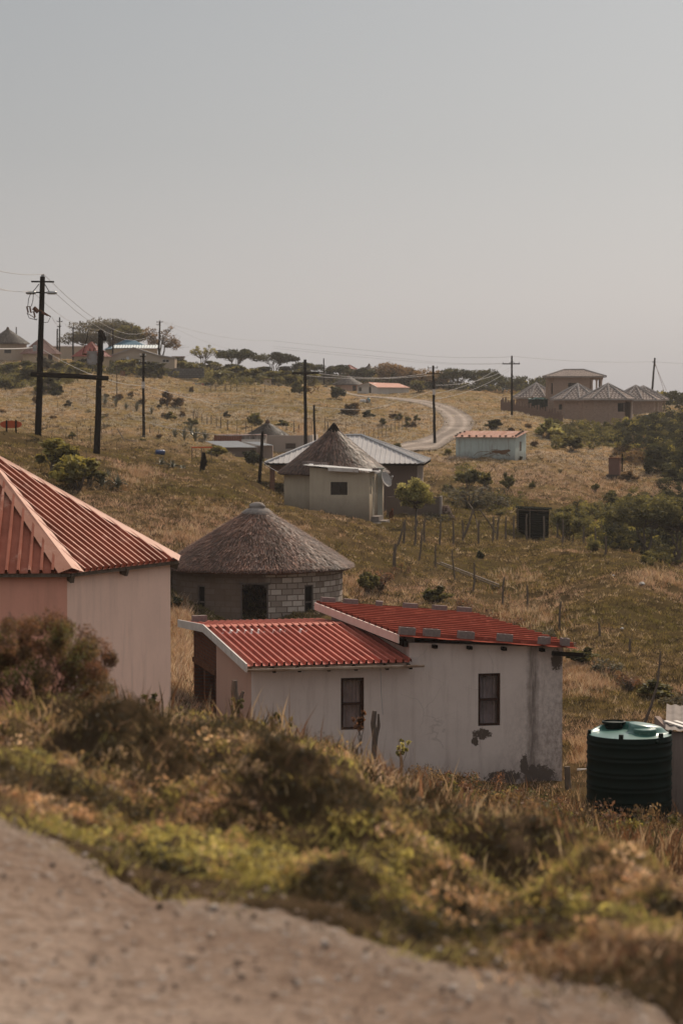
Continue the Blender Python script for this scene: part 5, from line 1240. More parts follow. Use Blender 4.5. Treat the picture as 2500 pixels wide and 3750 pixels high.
def valley():
    thatch_hut(979, 216, 2.35, 1604, 1547, 1640, 'dark thatched roof rising behind the parapet house in the hollow', WM2, 4000, 21, c=(.085, .055, .042))
    D = 210; S = D / 8850; X0 = xat(972, D); zb = zat(1672, D); t = thing('parapet_house', 'plain beige house with a flat parapet and small shuttered window in the hollow', 'house', (X0, D, zb)); Z = lambda y: zat(y, D) - zb
    f = flat((0, 0), 0); wl = (1133 - 972) * S; o = (73 * S, 110 * S, Z(1644), Z(1623)); bm = mat_plaster('beige_valley_plaster', (.33, .265, .225), (.25, .195, .165), .95)
    mb = MB(); panel(mb, f, wl, -.5, Z(1594), [o], .2); panel(mb, flat((0, .2), R(90), -1), 3.2, -.5, Z(1596), (), .2); panel(mb, flat((.2, 3.2), 0), wl - .4, -.5, Z(1596), (), .2); mb.build('wall', bm, t)
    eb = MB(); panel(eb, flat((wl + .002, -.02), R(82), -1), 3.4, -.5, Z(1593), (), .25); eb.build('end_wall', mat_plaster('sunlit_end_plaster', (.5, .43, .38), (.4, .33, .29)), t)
    window(t, f, *o, M['greyframe'], .05, 1, 2, .06, mat_var('shutter', (.10, .065, .05), (.07, .05, .04), 5))
    MB().box(.2, wl - .2, .2, 3.0, Z(1602), Z(1601.0)).build('roof', M['brownmetal'], t)
    mb = MB(); D2 = 206; S2 = D2 / 8850
    t2 = thing('weathered_shack', 'weathered pale shack wall above a white low wall in the hollow', 'shack', (xat(884, D2), D2, zat(1660, D2))); Z2 = lambda y: zat(y, D2) - t2.location.z
    panel(mb, flat((0, .6), 0), 88 * S2, 0, Z2(1594), [(38 * S2, 46 * S2, Z2(1609), Z2(1598))], .15); panel(mb, flat((0, .76), R(90), -1), 2.2, 0, Z2(1594), (), .1); panel(mb, flat((88 * S2, .76), R(90)), 2.2, 0, Z2(1594), (), .1); mb.build('wall', mat_var('weathered_timber_board', (.34, .30, .27), (.16, .12, .10), 4, .9, .3, stretch=(2, 2, .4)), t2)
    MB().box(0, 88 * S2, 0, .2, 0, Z2(1609)).build('low_wall', M['fasciawhite'], t2)
    MB().box(-.1, 89 * S2, .5, 3.1, Z2(1593.8), Z2(1592.5)).build('roof', M['brownmetal'], t2)
    t3 = thing('rusty_shack', 'rust-red sheet metal shack with a flat dark roof in the hollow', 'shack', (xat(783, D2), D2, zat(1650, D2))); Z3 = lambda y: zat(y, D2) - t3.location.z
    b = MB(); corr(b, plane3((0, 0, 0), (1, 0, 0), (0, 0, 1)), 100 * S2, lambda u: (0, Z3(1595)), .15, .03, 'sin'); corr(b, plane3((0, .01, 0), (0, 1, 0), (0, 0, 1)), 2.5, lambda u: (0, Z3(1593)), .15, .03, 'sin'); corr(b, plane3((100 * S2, .01, 0), (0, 1, 0), (0, 0, 1)), 2.5, lambda u: (0, Z3(1593)), .15, .03, 'sin')
    b.build('wall', mat_var('rust_red_sheet', (.22, .095, .065), (.17, .075, .055), 2, .8, .2, c3=(.26, .15, .12)), t3)
    MB().box(.3, 98 * S2, .3, 2.8, Z3(1594.5), Z3(1591.5)).build('roof', M['brownmetal'], t3)
    # house with the white metal roof
    D = 197; S = D / 8850; zb = zat(1672, D); t = thing('metal_roofed_house', 'low dark-walled house under a pale wavy metal roof in the hollow', 'house', (xat(822, D), D, zb)); X = lambda px: (px - 822) * S; Z = lambda y: zat(y, D) - zb
    mb = MB(); f = flat((0, 0), 0); dm = mat_plaster('dull_mud_plaster', (.17, .125, .105), (.12, .09, .075), .95); panel(mb, f, X(939), -.5, Z(1638.5), [(X(884), X(901), Z(1664), Z(1652))], .2)
    panel(mb, flat((X(939), .0 + .2), R(60)), 1.6, -.5, Z(1634), (), .2); panel(mb, flat((0, .2), math.atan2(2.8, X(768)), -1), math.hypot(X(768), 2.8), -.5, Z(1638), (), .2, 99, top=lambda u: Z(1638) + u * .06); mb.build('wall', dm, t)
    m2 = MB(); panel(m2, flat((X(941), .9), 0), 55 * S, -.5, Z(1634), (), .2); panel(m2, flat((X(996), 1.1), R(90)), 2, -.5, Z(1636), (), .2); m2.build('side_room', mat_plaster('grey_room_plaster', (.26, .20, .17), (.19, .15, .12)), t)
    window(t, f, X(884), X(901), Z(1664), Z(1652), M['greyframe'], .05, 1, 1, .05)
    rb = MB(); fr_ = plane3((X(813), -.25, Z(1638.5)), (1, 0, 0), (0, 3.4, Z(1617.5) - Z(1638.5)))
    corr(rb, lambda u, v, h=0: (fr_(u, v, h)[0] - v * .50, fr_(u, v, h)[1], fr_(u, v, h)[2]), X(941) - X(813), lambda u: (0, 3.3), .16, .04, 'sin')
    corr(rb, lambda u, v, h=0: (X(942) + u - v * .6, .6 + v, Z(1632) + v * .11 + h), 1.3, lambda u: (0, 2.2), .16, .04, 'sin')
    rb.build('roof', mat_var('pale_metal_sheet', (.44, .43, .42), (.36, .35, .34), 2, .5, .1), t)
valley()
# ---------------------------------------------------------------- vegetation
VIS = {}
def build_vis():
    cols = np.linspace(-160, 2660, 236); Ds = np.exp(np.linspace(math.log(4.5), math.log(420), 520))
    k = W(1250, 1450, 1.0); u = (cols - 1250) / F
    X = u[:, None] * Ds[None]; Y = np.broadcast_to(Ds[None], X.shape); Zg = H(X, Y, False)
    cy = (Zg / Y * cP + sP) / (cP - Zg / Y * sP)          # exact inverse of W
    PY = 1875 - F * cy
    run = np.minimum.accumulate(PY, 1); vis = PY <= run + 1e-6
    VIS.update(cols=cols, Ds=Ds, PY=PY, run=run)
build_vis()
def ground_at(px, py, jit=True):
    "vectorised: visible ground depth at photo pixels"
    c = VIS['cols']; i = np.clip(np.round((px - c[0]) / (c[1] - c[0])).astype(int), 0, len(c) - 1)
    D = np.empty(len(px))
    for col in np.unique(i):
        m = i == col; r = VIS['run'][col]
        D[m] = np.interp(-py[m], -r + np.arange(len(r)) * 1e-7, VIS['Ds'])
        D[m] = np.where((py[m] < r[-1]), np.nan, D[m])
    return D
def pick(ci, k): return np.asarray(ci)[k]
def tufts(name, P, hgt, cols, rg, nb=8, spread=.10, width=.012, lean=.5, mat=None, parent=None, droop=.0, simple=False):
    n = len(P); N = n * nb; p = np.repeat(P, nb, 0); h = np.repeat(hgt, nb) * (.45 + .75 * rg.random(N))
    az = rg.random(N) * 2 * np.pi; rr = np.sqrt(rg.random(N)) * np.repeat(hgt, nb) * spread * 3
    a2 = rg.random(N) * 2 * np.pi; b = p + np.stack([rr * np.cos(a2), rr * np.sin(a2), np.full(N, -.03)], -1)
    w = width * (.6 + .8 * rg.random(N)) * np.repeat(hgt, nb) / .3; L = lean * (.2 + .8 * rg.random(N)) * h
    d = np.stack([np.cos(az), np.sin(az), 0 * az], -1); s = np.stack([-np.sin(az + 1.2), np.cos(az + 1.2), 0 * az], -1)
    up = np.array([0, 0, 1.0])
    mid = b + d * (L * .35)[:, None] + up * (h * .62)[:, None]; tip = b + d * L[:, None] + up * (h * (1 - droop))[:, None]
    if simple:
        w = width * (.6 + .8 * rg.random(N)) * np.clip(p[:, 1] / 95, .7, 2.2)
        V = np.stack([b - s * w[:, None], b + s * w[:, None], tip], 1).reshape(-1, 3)
        return V, np.arange(N * 3).reshape(-1, 3), np.repeat(np.repeat(cols, nb, 0) * (.55 + .9 * rg.random((N, 1))), 3, 0)
    V = np.stack([b - s * w[:, None], b + s * w[:, None], mid + s * (w * .8)[:, None], tip, mid - s * (w * .8)[:, None]], 1).reshape(-1, 3)
    q = np.arange(N)[:, None] * 5
    Fc = np.concatenate([q + np.array([0, 1, 2]), q + np.array([0, 2, 4]), q + np.array([4, 2, 3])])
    C = np.repeat(cols, nb, 0) * (.65 + .7 * rg.random((N, 1))); C = np.repeat(C, 5, 0)
    return V, Fc, C
GC = dict(green=(.19, .155, .048), olive=(.27, .195, .080), tan=(.43, .30, .195), straw=(.60, .46, .335), pink=(.47, .305, .225), dark=(.050, .034, .017), rust=(.20, .095, .05))
def leafcloud(rg, Cn, S, npc, size, cols, var=.35, flat_=0.0, shell=.5, asp=.55):
    k = len(Cn); N = k * npc; c = np.repeat(Cn, npc, 0); s = np.repeat(S, npc, 0)
    d = rg.normal(size=(N, 3)); d /= np.linalg.norm(d, axis=1)[:, None]; r = (shell + (1 - shell) * rg.random(N))[:, None] ** .8
    p = c + d * r * s
    a = rg.normal(size=(N, 3)); a[:, 2] *= (1 - flat_); a /= np.linalg.norm(a, axis=1)[:, None]
    b = np.cross(a, rg.normal(size=(N, 3)) + np.array([0, 0, 2.5]) * flat_); b /= np.linalg.norm(b, axis=1)[:, None]
    l = (size * (.55 + .9 * rg.random(N)))[:, None]; w = l * asp
    V = np.stack([p - a * l, p + b * w, p + a * l, p - b * w], 1).reshape(-1, 3)
    Fc = np.arange(N * 4).reshape(-1, 4)
    C = np.repeat(cols, npc, 0) * (1 - var + 2 * var * rg.random((N, 1)))
    return V, Fc, np.repeat(C, 4, 0)
def hill_grass():
    rg = np.random.default_rng(12); n = 250000
    px = rg.uniform(-120, 2620, n); py = 1320 + (2760 - 1320) * rg.random(n) ** .85
    D = ground_at(px, py); ok = ~np.isnan(D) & (D > 30); px, py, D = px[ok], py[ok], D[ok]
    x = (px - 1250) / F * D / 1.0; y = D
    nx = 45000; yy = np.exp(rg.uniform(math.log(26), math.log(380), nx)); xx = rg.uniform(-.17, .17, nx) * yy      # and the slopes that the houses hide
    x = np.r_[x, xx]; y = np.r_[y, yy]
    rd = road_dist(x, y); keep = rd > 1.45 + .5 * fbm(x / .7, y / .7, 59, 2); x, y, rd = x[keep], y[keep], rd[keep]
    cl = fbm(x / 3.5, y / 3.5, 71, 3) + .6 * fbm(x / 1.0, y / 1.0, 73, 2)
    keep = rg.random(len(x)) < np.clip(.75 + 1.3 * cl, .22, 1) * np.where(y < 240, np.clip(.62 + 3.0 * fbm(x / .33, y / .33, 77, 2), .12, 1), 1); x, y, cl = x[keep], y[keep], cl[keep]
    z = H(x, y); zn = zonef(x, y); k = .5 + 1.0 * fbm(x / 9, y / 9, 41, 4) + .8 * fbm(x / 2.2, y / 2.2, 43, 4) + zn
    n = len(x); hgt = (.055 + .085 * rg.random(n)) * np.where(k > .8, 1.25, 1.0) * np.clip(.8 + y / 300, 1, 1.7)
    big = rg.random(n) < .05; hgt = np.where(big, hgt * 1.7, hgt)
    C = np.empty((n, 3)); r = rg.random(n) * .5 + k * .75
    names = ['green', 'olive', 'olive', 'tan', 'pink', 'pink']
    T = np.array([GC[q] for q in names]); idx = np.clip((r * 4.8 - .75).astype(int), 0, 5)
    C = T[idx] * (.70 + .55 * rg.random((n, 1))); sw_ = rg.random(n) < .10; C[sw_] = GC['straw']
    fm = (np.clip((y - 160) / 60, 0, 1) * .85)[:, None]; C = C * (1 - fm) + np.array([.50, .44, .395]) * (.7 + .5 * rg.random((n, 1))) * fm  # distant blades greyed with depth, haze mixed into their colour
    dk = rg.random(n) < np.where(y < 210, .19, .08); C[dk] = np.array(GC['dark']) * .8; hgt[dk] *= 1.35  # dark tufts stand in for the shadowed pockets among tussocks
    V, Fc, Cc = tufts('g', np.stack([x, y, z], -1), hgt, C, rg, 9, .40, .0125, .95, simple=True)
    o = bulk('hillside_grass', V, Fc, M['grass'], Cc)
    props(o, 'short dry tussocky grass over all the slopes', 'grass', kind='stuff')
hill_grass()
def tall_grass():
    "stands of long dry grass beside the buildings"
    rg = np.random.default_rng(5); P = []; hg = []; C = []
    for px, py, rx, ry, n, h in ((650,2400,35,110,700,.62),(655,2270,30,40,300,.6),(640,2560,40,40,200,.4),(930,2560,25,20,0,.5),(1300,2150,90,40,420,.35),(1900,2270,200,60,350,.4),(2110,2440,60,60,300,.35),
                                 (2150,2500,120,40,350,.35),(700,1960,250,50,500,.35),(1120,1590,45,40,160,.6),(2250,1780,230,50,500,.45),(1900,2130,100,60,160,.4),(2420,2120,90,30,180,.45),(800,1880,180,40,260,.3),(1250,1545,60,30,0,.6),
                                 (2160,2760,60,60,400,.3),(500,1745,90,40,260,.4),(1050,1990,150,50,300,.3)):
        if not n: continue
        qx = px + rg.normal(0, rx / 2, n); qy = py + rg.normal(0, ry / 2, n); D = ground_at(qx, qy); ok = ~np.isnan(D) & (D > 50); D = D[ok]; x = (qx[ok] - 1250) / F * D
        P.append(np.stack([x, D, H(x, D)], -1)); hg.append(h * .75 * (.6 + .6 * rg.random(len(D)))); c = np.array([GC['straw'], GC['tan'], GC['pink'], (.30, .165, .085)])[rg.integers(0, 4, len(D))]; C.append(c)
    V, Fc, Cc = tufts('t', np.concatenate(P), np.concatenate(hg), np.concatenate(C), rg, 10, .22, .007, .7)
    props(bulk('tall_dry_grass', V, Fc, M['grass'], Cc), 'stands of long orange-brown grass between the huts and on the far slope', 'grass', kind='stuff')
tall_grass()
def verge_grass():
    rg = np.random.default_rng(8); n = 60000
    y = np.exp(rg.uniform(math.log(6.2), math.log(34), n)); x = rg.uniform(-.155, .165, n) * y
    s = verge_s(x, y); ed = .25 * fbm(x / .5, y / .5, 61, 3) + .05; pr = np.clip((s - ed + .30) / .55, 0, 1) ** 1.5
    keep = (rg.random(n) < pr) ; x, y, s = x[keep], y[keep], s[keep]; n = len(x)
    z = H(x, y); k = fbm(x / .8, y / .8, 81, 3) + .5 * fbm(x / .25, y / .25, 83, 2)
    u = x / y
    # green swards on the mounds, browner towards the right and along the crest
    k2 = k + .35 * np.clip((u - .02) / .1, 0, 1) + .25 * np.clip((y - 15) / 8, -1, 1) - .12
    hgt = (.028 + .045 * rg.random(n)) * (1 + .9 * np.clip(k2, 0, 1)) * np.clip(y / 14, .8, 2.0)
    T = np.array([(.42, .36, .12), (.28, .22, .08), (.38, .25, .13), (.46, .28, .17), (.60, .42, .29), (.15, .080, .050)])
    idx = np.clip(((k2 * 1.5 + .46) * 6 + rg.normal(0, 1.1, n)).astype(int), 0, 5); C = T[idx] * (.5 + .8 * rg.random((n, 1))) * 1.2
    dg = (fbm(x / .5 + 9, y / .5, 95, 2) > .06) & (rg.random(n) < .75); C[dg] = (.060, .044, .022)  # dark patches of blades painted in as shaded hollows
    st = rg.random(n) < .04; C[st] = (.34, .25, .15); hgt[st] *= 1.4
    V, Fc, Cc = tufts('v', np.stack([x, y, z], -1), hgt, C, rg, 8, .6, .016, 1.4)
    # low leafy herbs heaped on the bank
    m = 5200; yy = np.exp(rg.uniform(math.log(6.5), math.log(26), m)); xx = rg.uniform(-.155, .165, m) * yy; ss = verge_s(xx, yy)
    cl = fbm(xx / .9, yy / .9, 91, 3); kp = (ss > .15) & (rg.random(m) < np.clip(.5 + 2.2 * cl, .05, 1)); xx, yy, cl = xx[kp], yy[kp], cl[kp]; m = len(xx)
    r = (.035 + .085 * rg.random(m) ** 1.5) * np.clip(yy / 13, .8, 1.6); zz = H(xx, yy) + r * .35
    dkm = (fbm(xx / .5 + 9, yy / .5, 95, 2) > .06)[:, None]; cc = T[np.clip(((fbm(xx / .8, yy / .8, 81, 3) * 1.5 + .42 + .3 * np.clip((xx / yy - .02) / .1, 0, 1)) * 6 + rg.normal(0, 1, m)).astype(int), 0, 5)] * rg.uniform(.55, 1.65, (m, 1)); cc = np.where(dkm, np.array([.055, .042, .022]), cc)  # herbs in the same patches darkened as shaded hollows
    V2, F2, C2 = leafcloud(rg, np.stack([xx, yy, zz], -1), np.stack([r, r, r * .8], -1), 46, .0095, cc, var=.45, shell=.35)
    props(bulk('verge_herbs', V2, F2, M['leaf'], C2), 'low leafy herbs and moss heaped on the bank beside the dirt road', 'herbs', kind='stuff')
    m = 1700; yy = np.exp(rg.uniform(math.log(10), math.log(30), m)); xx = rg.uniform(-.15, .16, m) * yy; kp = (verge_s(xx, yy) > .3) & (fbm(xx / 1.1, yy / 1.1, 99, 3) + .25 * (xx / yy > .02) > .02); xx, yy = xx[kp], yy[kp]
    V3, F3, C3 = tufts('w', np.stack([xx, yy, H(xx, yy)], -1), (.08 + .11 * rg.random(len(xx))) * np.clip(yy / 15, .8, 1.5), np.array([(.52, .36, .22), (.38, .20, .12), (.24, .13, .08), (.60, .46, .30)])[rg.integers(0, 4, len(xx))], rg, 5, .22, .008, .55)
    props(bulk('dry_stalks', V3, F3, M['grass'], C3), 'wispy dry stalks standing above the short grass of the near bank', 'stalks', kind='stuff')
    props(bulk('verge_grass', V, Fc, M['grass'], Cc), 'short green and brown grass on the lumpy bank beside the dirt road', 'grass', kind='stuff')
verge_grass()
BC = dict(olive=[(.13, .115, .045), (.16, .14, .05), (.075, .068, .03)], yellow=[(.27, .23, .065), (.19, .16, .05), (.10, .09, .033)], dark=[(.036, .038, .017), (.070, .066, .028), (.022, .022, .011)],
          brown=[(.19, .12, .065), (.13, .085, .05), (.23, .15, .08)], grey=[(.12, .105, .07), (.09, .08, .055), (.14, .12, .085)], rust=[(.20, .10, .06), (.15, .08, .05)], leafy=[(.40, .36, .15), (.28, .25, .08), (.14, .13, .04)])
_bn = [0]
def bush_mesh(kind, seed, nc=14, npc=60, size=.075, twigs=14, hollow=.45, tall=1.0):
    "unit bush: about 1 m wide, 'tall' m high; returns foliage mesh and stem mesh"
    rg = np.random.default_rng(seed); th = rg.random(nc) * 2 * np.pi; rr = np.sqrt(rg.random(nc)) * .36; hh = rg.random(nc)
    C = np.stack([rr * np.cos(th), rr * np.sin(th), (.22 + .58 * hh * (1 - (rr / .5) ** 2)) * tall], -1); S = np.stack([.10 + .10 * rg.random(nc)] * 2 + [(.09 + .09 * rg.random(nc)) * tall], -1)
    pal = np.array(BC[kind]); V, Fc, Cc = leafcloud(rg, C, S, npc, size, pal[rg.integers(0, len(pal), nc)] * (.8 + .4 * rg.random((nc, 1))), shell=hollow)
    o = bulk('foliage', V, Fc, M['leaf'], Cc); me = o.data; bpy.data.objects.remove(o)
    tb = MB()
    for k in range(twigs):
        c = C[k % nc] + rg.normal(0, .07, 3); c[2] = max(c[2], .2) * (1.0 + .25 * rg.random()); a = (rg.normal(0, .035), rg.normal(0, .035), -.12); m = ((a[0] + c[0]) / 2 + rg.normal(0, .04), (a[1] + c[1]) / 2 + rg.normal(0, .04), c[2] * .5)
        tb.tube([a, m, tuple(c)], [.016, .010, .004], 4, False)
    return me, tb.mesh('stem', M['bark'])
BUSH = {}
for kd in BC:
    for v in range(3):
        n = {'grey': (16, 26, .045), 'rust': (14, 18, .040), 'dark': (16, 75, .075)}.get(kd, (15, 62, .07))
        BUSH[kd, v] = bush_mesh(kd, 100 + 7 * v + hash(kd.__len__()) % 50, n[0], n[1], n[2], 26 if kd in ('grey', 'rust') else 12)
BUSHFAR = {(kd, v): bush_mesh(kd, 300 + v, 14, 26, .125, 6) for kd in ('olive', 'yellow', 'dark', 'grey', 'brown') for v in range(2)}
def bush(px, py, wpx, hpx, kind, label, group=None, name='bush', D=None, var=None, cat='bush'):
    p = hit(px, py, 28) if D is None else (xat(px, D), D, Hs(xat(px, D), D))
    s = p[1] / F; _bn[0] += 1; v = var if var is not None else _bn[0] % 3
    lib = BUSHFAR if (p[1] > 230 and (kind, v % 2) in BUSHFAR) else BUSH; fo, st = lib[kind, v % 2 if lib is BUSHFAR else v]
    t = thing(name, label, cat, (p[0], p[1], p[2]), _bn[0] * 1.3, group); t.scale = (wpx * s, wpx * s, hpx * s * 1.08)
    link('foliage', fo, t); link('stem', st, t)
    return t
RB = 'bushes among the houses on the left ridge'; FB = 'bushes below the far trees'; PB = 'low shrubs dotted over the pastures'
for a in ((40,1378,120,58,'olive'),(105,1395,130,75,'olive'),(150,1352,110,48,'grey'),(195,1405,90,60,'olive'),(232,1366,90,48,'olive'),(282,1374,90,52,'yellow'),(20,1430,90,55,'olive'),(175,1440,110,62,'olive'),(212,1452,70,40,'dark'),
          (462,1376,110,66,'yellow'),(560,1376,130,52,'dark'),(640,1366,120,58,'olive'),(692,1384,110,66,'olive'),(735,1372,60,42,'olive'),(505,1356,70,42,'dark'),(352,1356,80,40,'olive'),(430,1362,60,42,'yellow'),(600,1352,80,40,'dark'),(395,1352,60,36,'olive'),(310,1345,60,36,'dark'),
          (110,1350,50,26,'olive')):
    bush(*a, f'{ {"olive":"olive","grey":"greyish","yellow":"yellow-green","dark":"dark"}[a[4]]} bush among the houses on the left ridge', RB)
for a in ((820,1396,100,44,'olive'),(870,1392,120,52,'olive'),(930,1402,140,52,'olive'),(1000,1408,130,56,'olive'),(1060,1414,110,56,'olive'),(1112,1408,120,60,'olive'),(1182,1402,110,52,'grey'),(1100,1442,70,55,'olive'),(790,1376,80,38,'grey'),(1530,1436,70,48,'olive'),(1040,1392,120,50,'dark'),(960,1388,130,46,'dark'),(1155,1388,110,46,'dark'),(850,1372,110,40,'dark'),(770,1356,90,36,'olive')):
    bush(*a, f'{ {"olive":"olive","grey":"greyish","yellow":"yellow-green","dark":"dark"}[a[4]]} bush in the belt below the far trees', FB)
for a in ((1231,1462,66,52,'dark','round dark green bush by the upper end of the gravel road'),(1293,1520,92,48,'brown','wide brown-green shrub in the pasture inside the road bend'),(1350,1530,50,30,'dark','small dark shrub beside the wide brown one inside the road bend'),(936,1562,66,56,'olive','leafy bush above the dark thatched roof in the hollow'),(1030,1562,56,26,'olive','low bush right of the dark thatched roof in the hollow'),
          (608,1486,60,58,'brown','round brown bush on the far left pasture'),(650,1494,60,42,'brown','lower brown bush beside the round one on the far left pasture'),(625,1536,46,30,'olive','small green bush with white litter on the left pasture'),(862,1666,52,40,'yellow','yellow-green sapling in front of the pale metal roof'),(925,1706,88,66,'dark','dark bush left of the leaning pole'),(790,1674,110,52,'yellow','yellow-green bush behind the weathered stump'),
          (190,1732,215,135,'yellow','yellow-green bush at the foot of the tall left pole'),(285,1790,225,150,'yellow','larger yellow-green bush behind the pink hut roof'),(330,1770,130,90,'olive','dark-based olive bush left of the aloes'),(1712,1786,120,86,'olive','green bush on the dry slope below the turquoise shed'),(1775,1782,70,60,'olive','smaller green bush right of the one below the turquoise shed'),(1856,1792,60,66,'olive','narrow green bush midway down the dry slope'),
          (1725,1858,210,100,'grey','wide twiggy grey bush behind the leaning sticks'),(1820,1868,140,90,'grey','grey twiggy bush left of the dark corrugated shed'),(1640,1664,36,26,'yellow','little yellow-green bush at the foot of the pole by the road bend'),(1812,1570,80,36,'dark','dark bush with yellow top above the turquoise shed'),(1902,1686,30,18,'dark','small dark bush at the corner of the turquoise shed'),(2005,1604,130,76,'leafy','pale green bush at the foot of the stepped wall'),
          (640,2238,70,60,'dark','dark shrub in the shade against the left side of the stone rondavel'),(1757,2052,34,42,'dark','small round dark shrub on the slope below the fence row'),(1392,2160,150,95,'rust','reddish twiggy shrub right of the stone rondavel'),(1352,2172,100,95,'olive','leafy shrub in front of the reddish one right of the rondavel'),(1470,2110,90,60,'rust','thin brown shrub on the slope above the white house'),(1600,2210,120,70,'olive','dark green shrub row start above the upper red roof'),(1700,2260,110,80,'rust','brown twiggy shrub above the upper red roof'),(1790,2290,110,80,'rust','brown twiggy shrub right of the other above the upper red roof'),(1880,2310,100,70,'rust','last brown twiggy shrub above the right end of the red roof'),
          (1620,1880,50,26,'leafy','pale leafy weed beside the rubble pile'),(1460,1640,40,20,'olive','low tuft bush beside the gravel road'),(1950,1790,34,30,'olive','tiny green bush on the dry slope above the corrugated shed'),(2180,1800,40,36,'olive','small green shrub below the outhouse'),(2090,1650,110,60,'olive','olive shrub below the stepped wall'),(2300,1765,90,46,'brown','brown shrub right of the outhouse'),
          (1520,1790,60,36,'olive','low bush behind the leafy tree on the slope'),(1640,1800,50,30,'olive','tiny bush right of the leafy tree on the dry slope'),(700,1560,60,30,'olive','low dark bush at the left pasture fence')):
    bush(*a)
for i, a in enumerate(((1990,2350,120,60),(2060,2390,140,60),(2140,2430,150,62),(2220,2470,150,70),(2300,2520,160,70),(2390,2560,170,76),(2470,2600,160,80),(1930,2330,90,50))):
    bush(*a, ('grey', 'rust', 'olive')[i % 3], 'low twiggy brown brush in the diagonal band right of the red roof', 'brush in the diagonal band down the right slope')
rr_ = random.Random(77)
for i in range(52):
    px, py = rr_.choice([(rr_.uniform(0, 900), rr_.uniform(1430, 1560)), (rr_.uniform(0, 1100), rr_.uniform(1440, 1640)), (rr_.uniform(1400, 2200), rr_.uniform(1560, 1900)), (rr_.uniform(1250, 1600), rr_.uniform(1470, 1600))])
    if road_dist(np.array([hit(px, py, 100)[0]]), np.array([hit(px, py, 100)[1]]))[0] < 4.5: continue
    bush(px, py, rr_.uniform(24, 48), rr_.uniform(14, 28), rr_.choice(['olive', 'grey', 'brown']), 'low scrubby shrub dotted on the pasture', PB, 'shrub', cat='shrub')

def twig_tube(tb, rg, a, b, r0, r1, wob=.08, n=4):
    a = np.array(a, float); b = np.array(b, float); L = np.linalg.norm(b - a); P = []
    for i in range(n + 1):
        t = i / n; q = a + (b - a) * t + (rg.normal(0, wob * L * .35, 3) if 0 < i < n else 0); P.append(tuple(q))
    tb.tube(P, [r0 + (r1 - r0) * i / n for i in range(n + 1)], 5, False); return P
def tree(name, label, px, pybase, D, wpx, hpx, kind='acacia', col='dark', seed=1, nc=26, npc=110, size=.16, group=None, lobes=None, trunk_lean=0, stems=3, gap=.55):
    s = D / F; x = xat(px, D); zb = zat(pybase, D); w = wpx * s; h = hpx * s; rg = np.random.default_rng(seed); t = thing(name, label, 'tree', (x, D, zb), 0, group)
    C = []; S = []
    for k in range(nc):
        if lobes: cx, cz, rx, rz = lobes[k % len(lobes)]
        else: cx, cz, rx, rz = 0, .70, .5, .28
        a = rg.random() * 2 * np.pi; r = np.sqrt(rg.random())
        yy = r * np.sin(a) * rx * .8; xx = cx + r * np.cos(a) * rx * .86
        top = rz * np.sqrt(max(0, 1 - r ** 2))
        zz = cz + (top if kind == 'acacia' else rg.uniform(-1, 1) * top) * (rg.uniform(.15, 1) if kind == 'acacia' else 1) - (rz * .35 if kind == 'acacia' else 0)
        C.append((xx * w, yy * w, zz * h)); q = rg.uniform(.10, .17) * (1 if kind != 'sparse' else .6)
        S.append((q * w * (1.0 if kind == 'acacia' else 1), q * w * 1.0, q * w * (.48 if kind == 'acacia' else .72)))
    C = np.array(C); S = np.array(S); pal = np.array(BC[col])
    V, Fc, Cc = leafcloud(rg, C, S, npc, size, pal[rg.integers(0, len(pal), nc)] * (.8 + .45 * rg.random((nc, 1))), shell=gap, flat_=.35 if kind == 'acacia' else 0)
    bulk('crown', V, Fc, M['leaf'], Cc, t)
    tb = MB(); r0 = max(.05, .030 * h)
    forks = []
    for k in range(stems):
        a = 2 * np.pi * k / stems + rg.random(); f = (np.cos(a) * w * .10 + trunk_lean * h, np.sin(a) * w * .10, h * rg.uniform(.28, .42)); twig_tube(tb, rg, (rg.normal(0, .03 * w) * (stems > 1), rg.normal(0, .03 * w) * (stems > 1), -.5), f, r0, r0 * .6, .12); forks.append(f)
    for k in range(nc):
        f = min(forks, key=lambda q: math.dist(q, C[k])); P = twig_tube(tb, rg, f, C[k], r0 * .5, r0 * .12, .16)
        if kind == 'sparse':
            for q in range(4): twig_tube(tb, rg, P[rg.integers(2, 5)], C[k] + rg.normal(0, 1, 3) * S[k] * 1.3, r0 * .16, r0 * .06, .1, 2)
    tb.build('trunk', M['bark'], t)
    return t
tree('spreading_tree', 'big spreading grey-green tree behind the ridge houses, widest of all', 372, 1318, 392, 290, 155, 'acacia', 'grey', 2, 60, 170, .17, lobes=[(-.05, .72, .42, .30), (.12, .82, .26, .18), (-.28, .50, .20, .16), (.34, .66, .17, .20), (.05, .5, .3, .2)], stems=4, gap=.3)
tree('spreading_tree', 'darker round-topped tree between the big spreading tree and the open-branched one', 478, 1312, 388, 130, 125, 'round', 'olive', 3, 30, 150, .16, stems=3, gap=.3)
tree('open_branched_tree', 'open tree with visible twisted branches right of the blue roof', 588, 1306, 372, 150, 118, 'sparse', 'brown', 4, 44, 42, .12, stems=4, lobes=[(0, .68, .45, .32), (.28, .42, .2, .2), (-.22, .5, .2, .25)])
tree('slender_tree', 'thin see-through tree on the skyline right of the ridge houses', 745, 1345, 382, 105, 84, 'sparse', 'leafy', 5, 26, 34, .11, stems=4)
tree('acacia_tree', 'left of two flat-topped acacias on the skyline left of centre', 862, 1356, 392, 160, 84, 'acacia', 'dark', 6, 44, 130, .15, stems=5, gap=.35)
tree('acacia_tree', 'right of two flat-topped acacias on the skyline, reaching right', 1002, 1362, 390, 170, 78, 'acacia', 'dark', 7, 42, 130, .15, stems=5, lobes=[(-.05, .7, .45, .28), (.3, .62, .22, .18)], gap=.35)
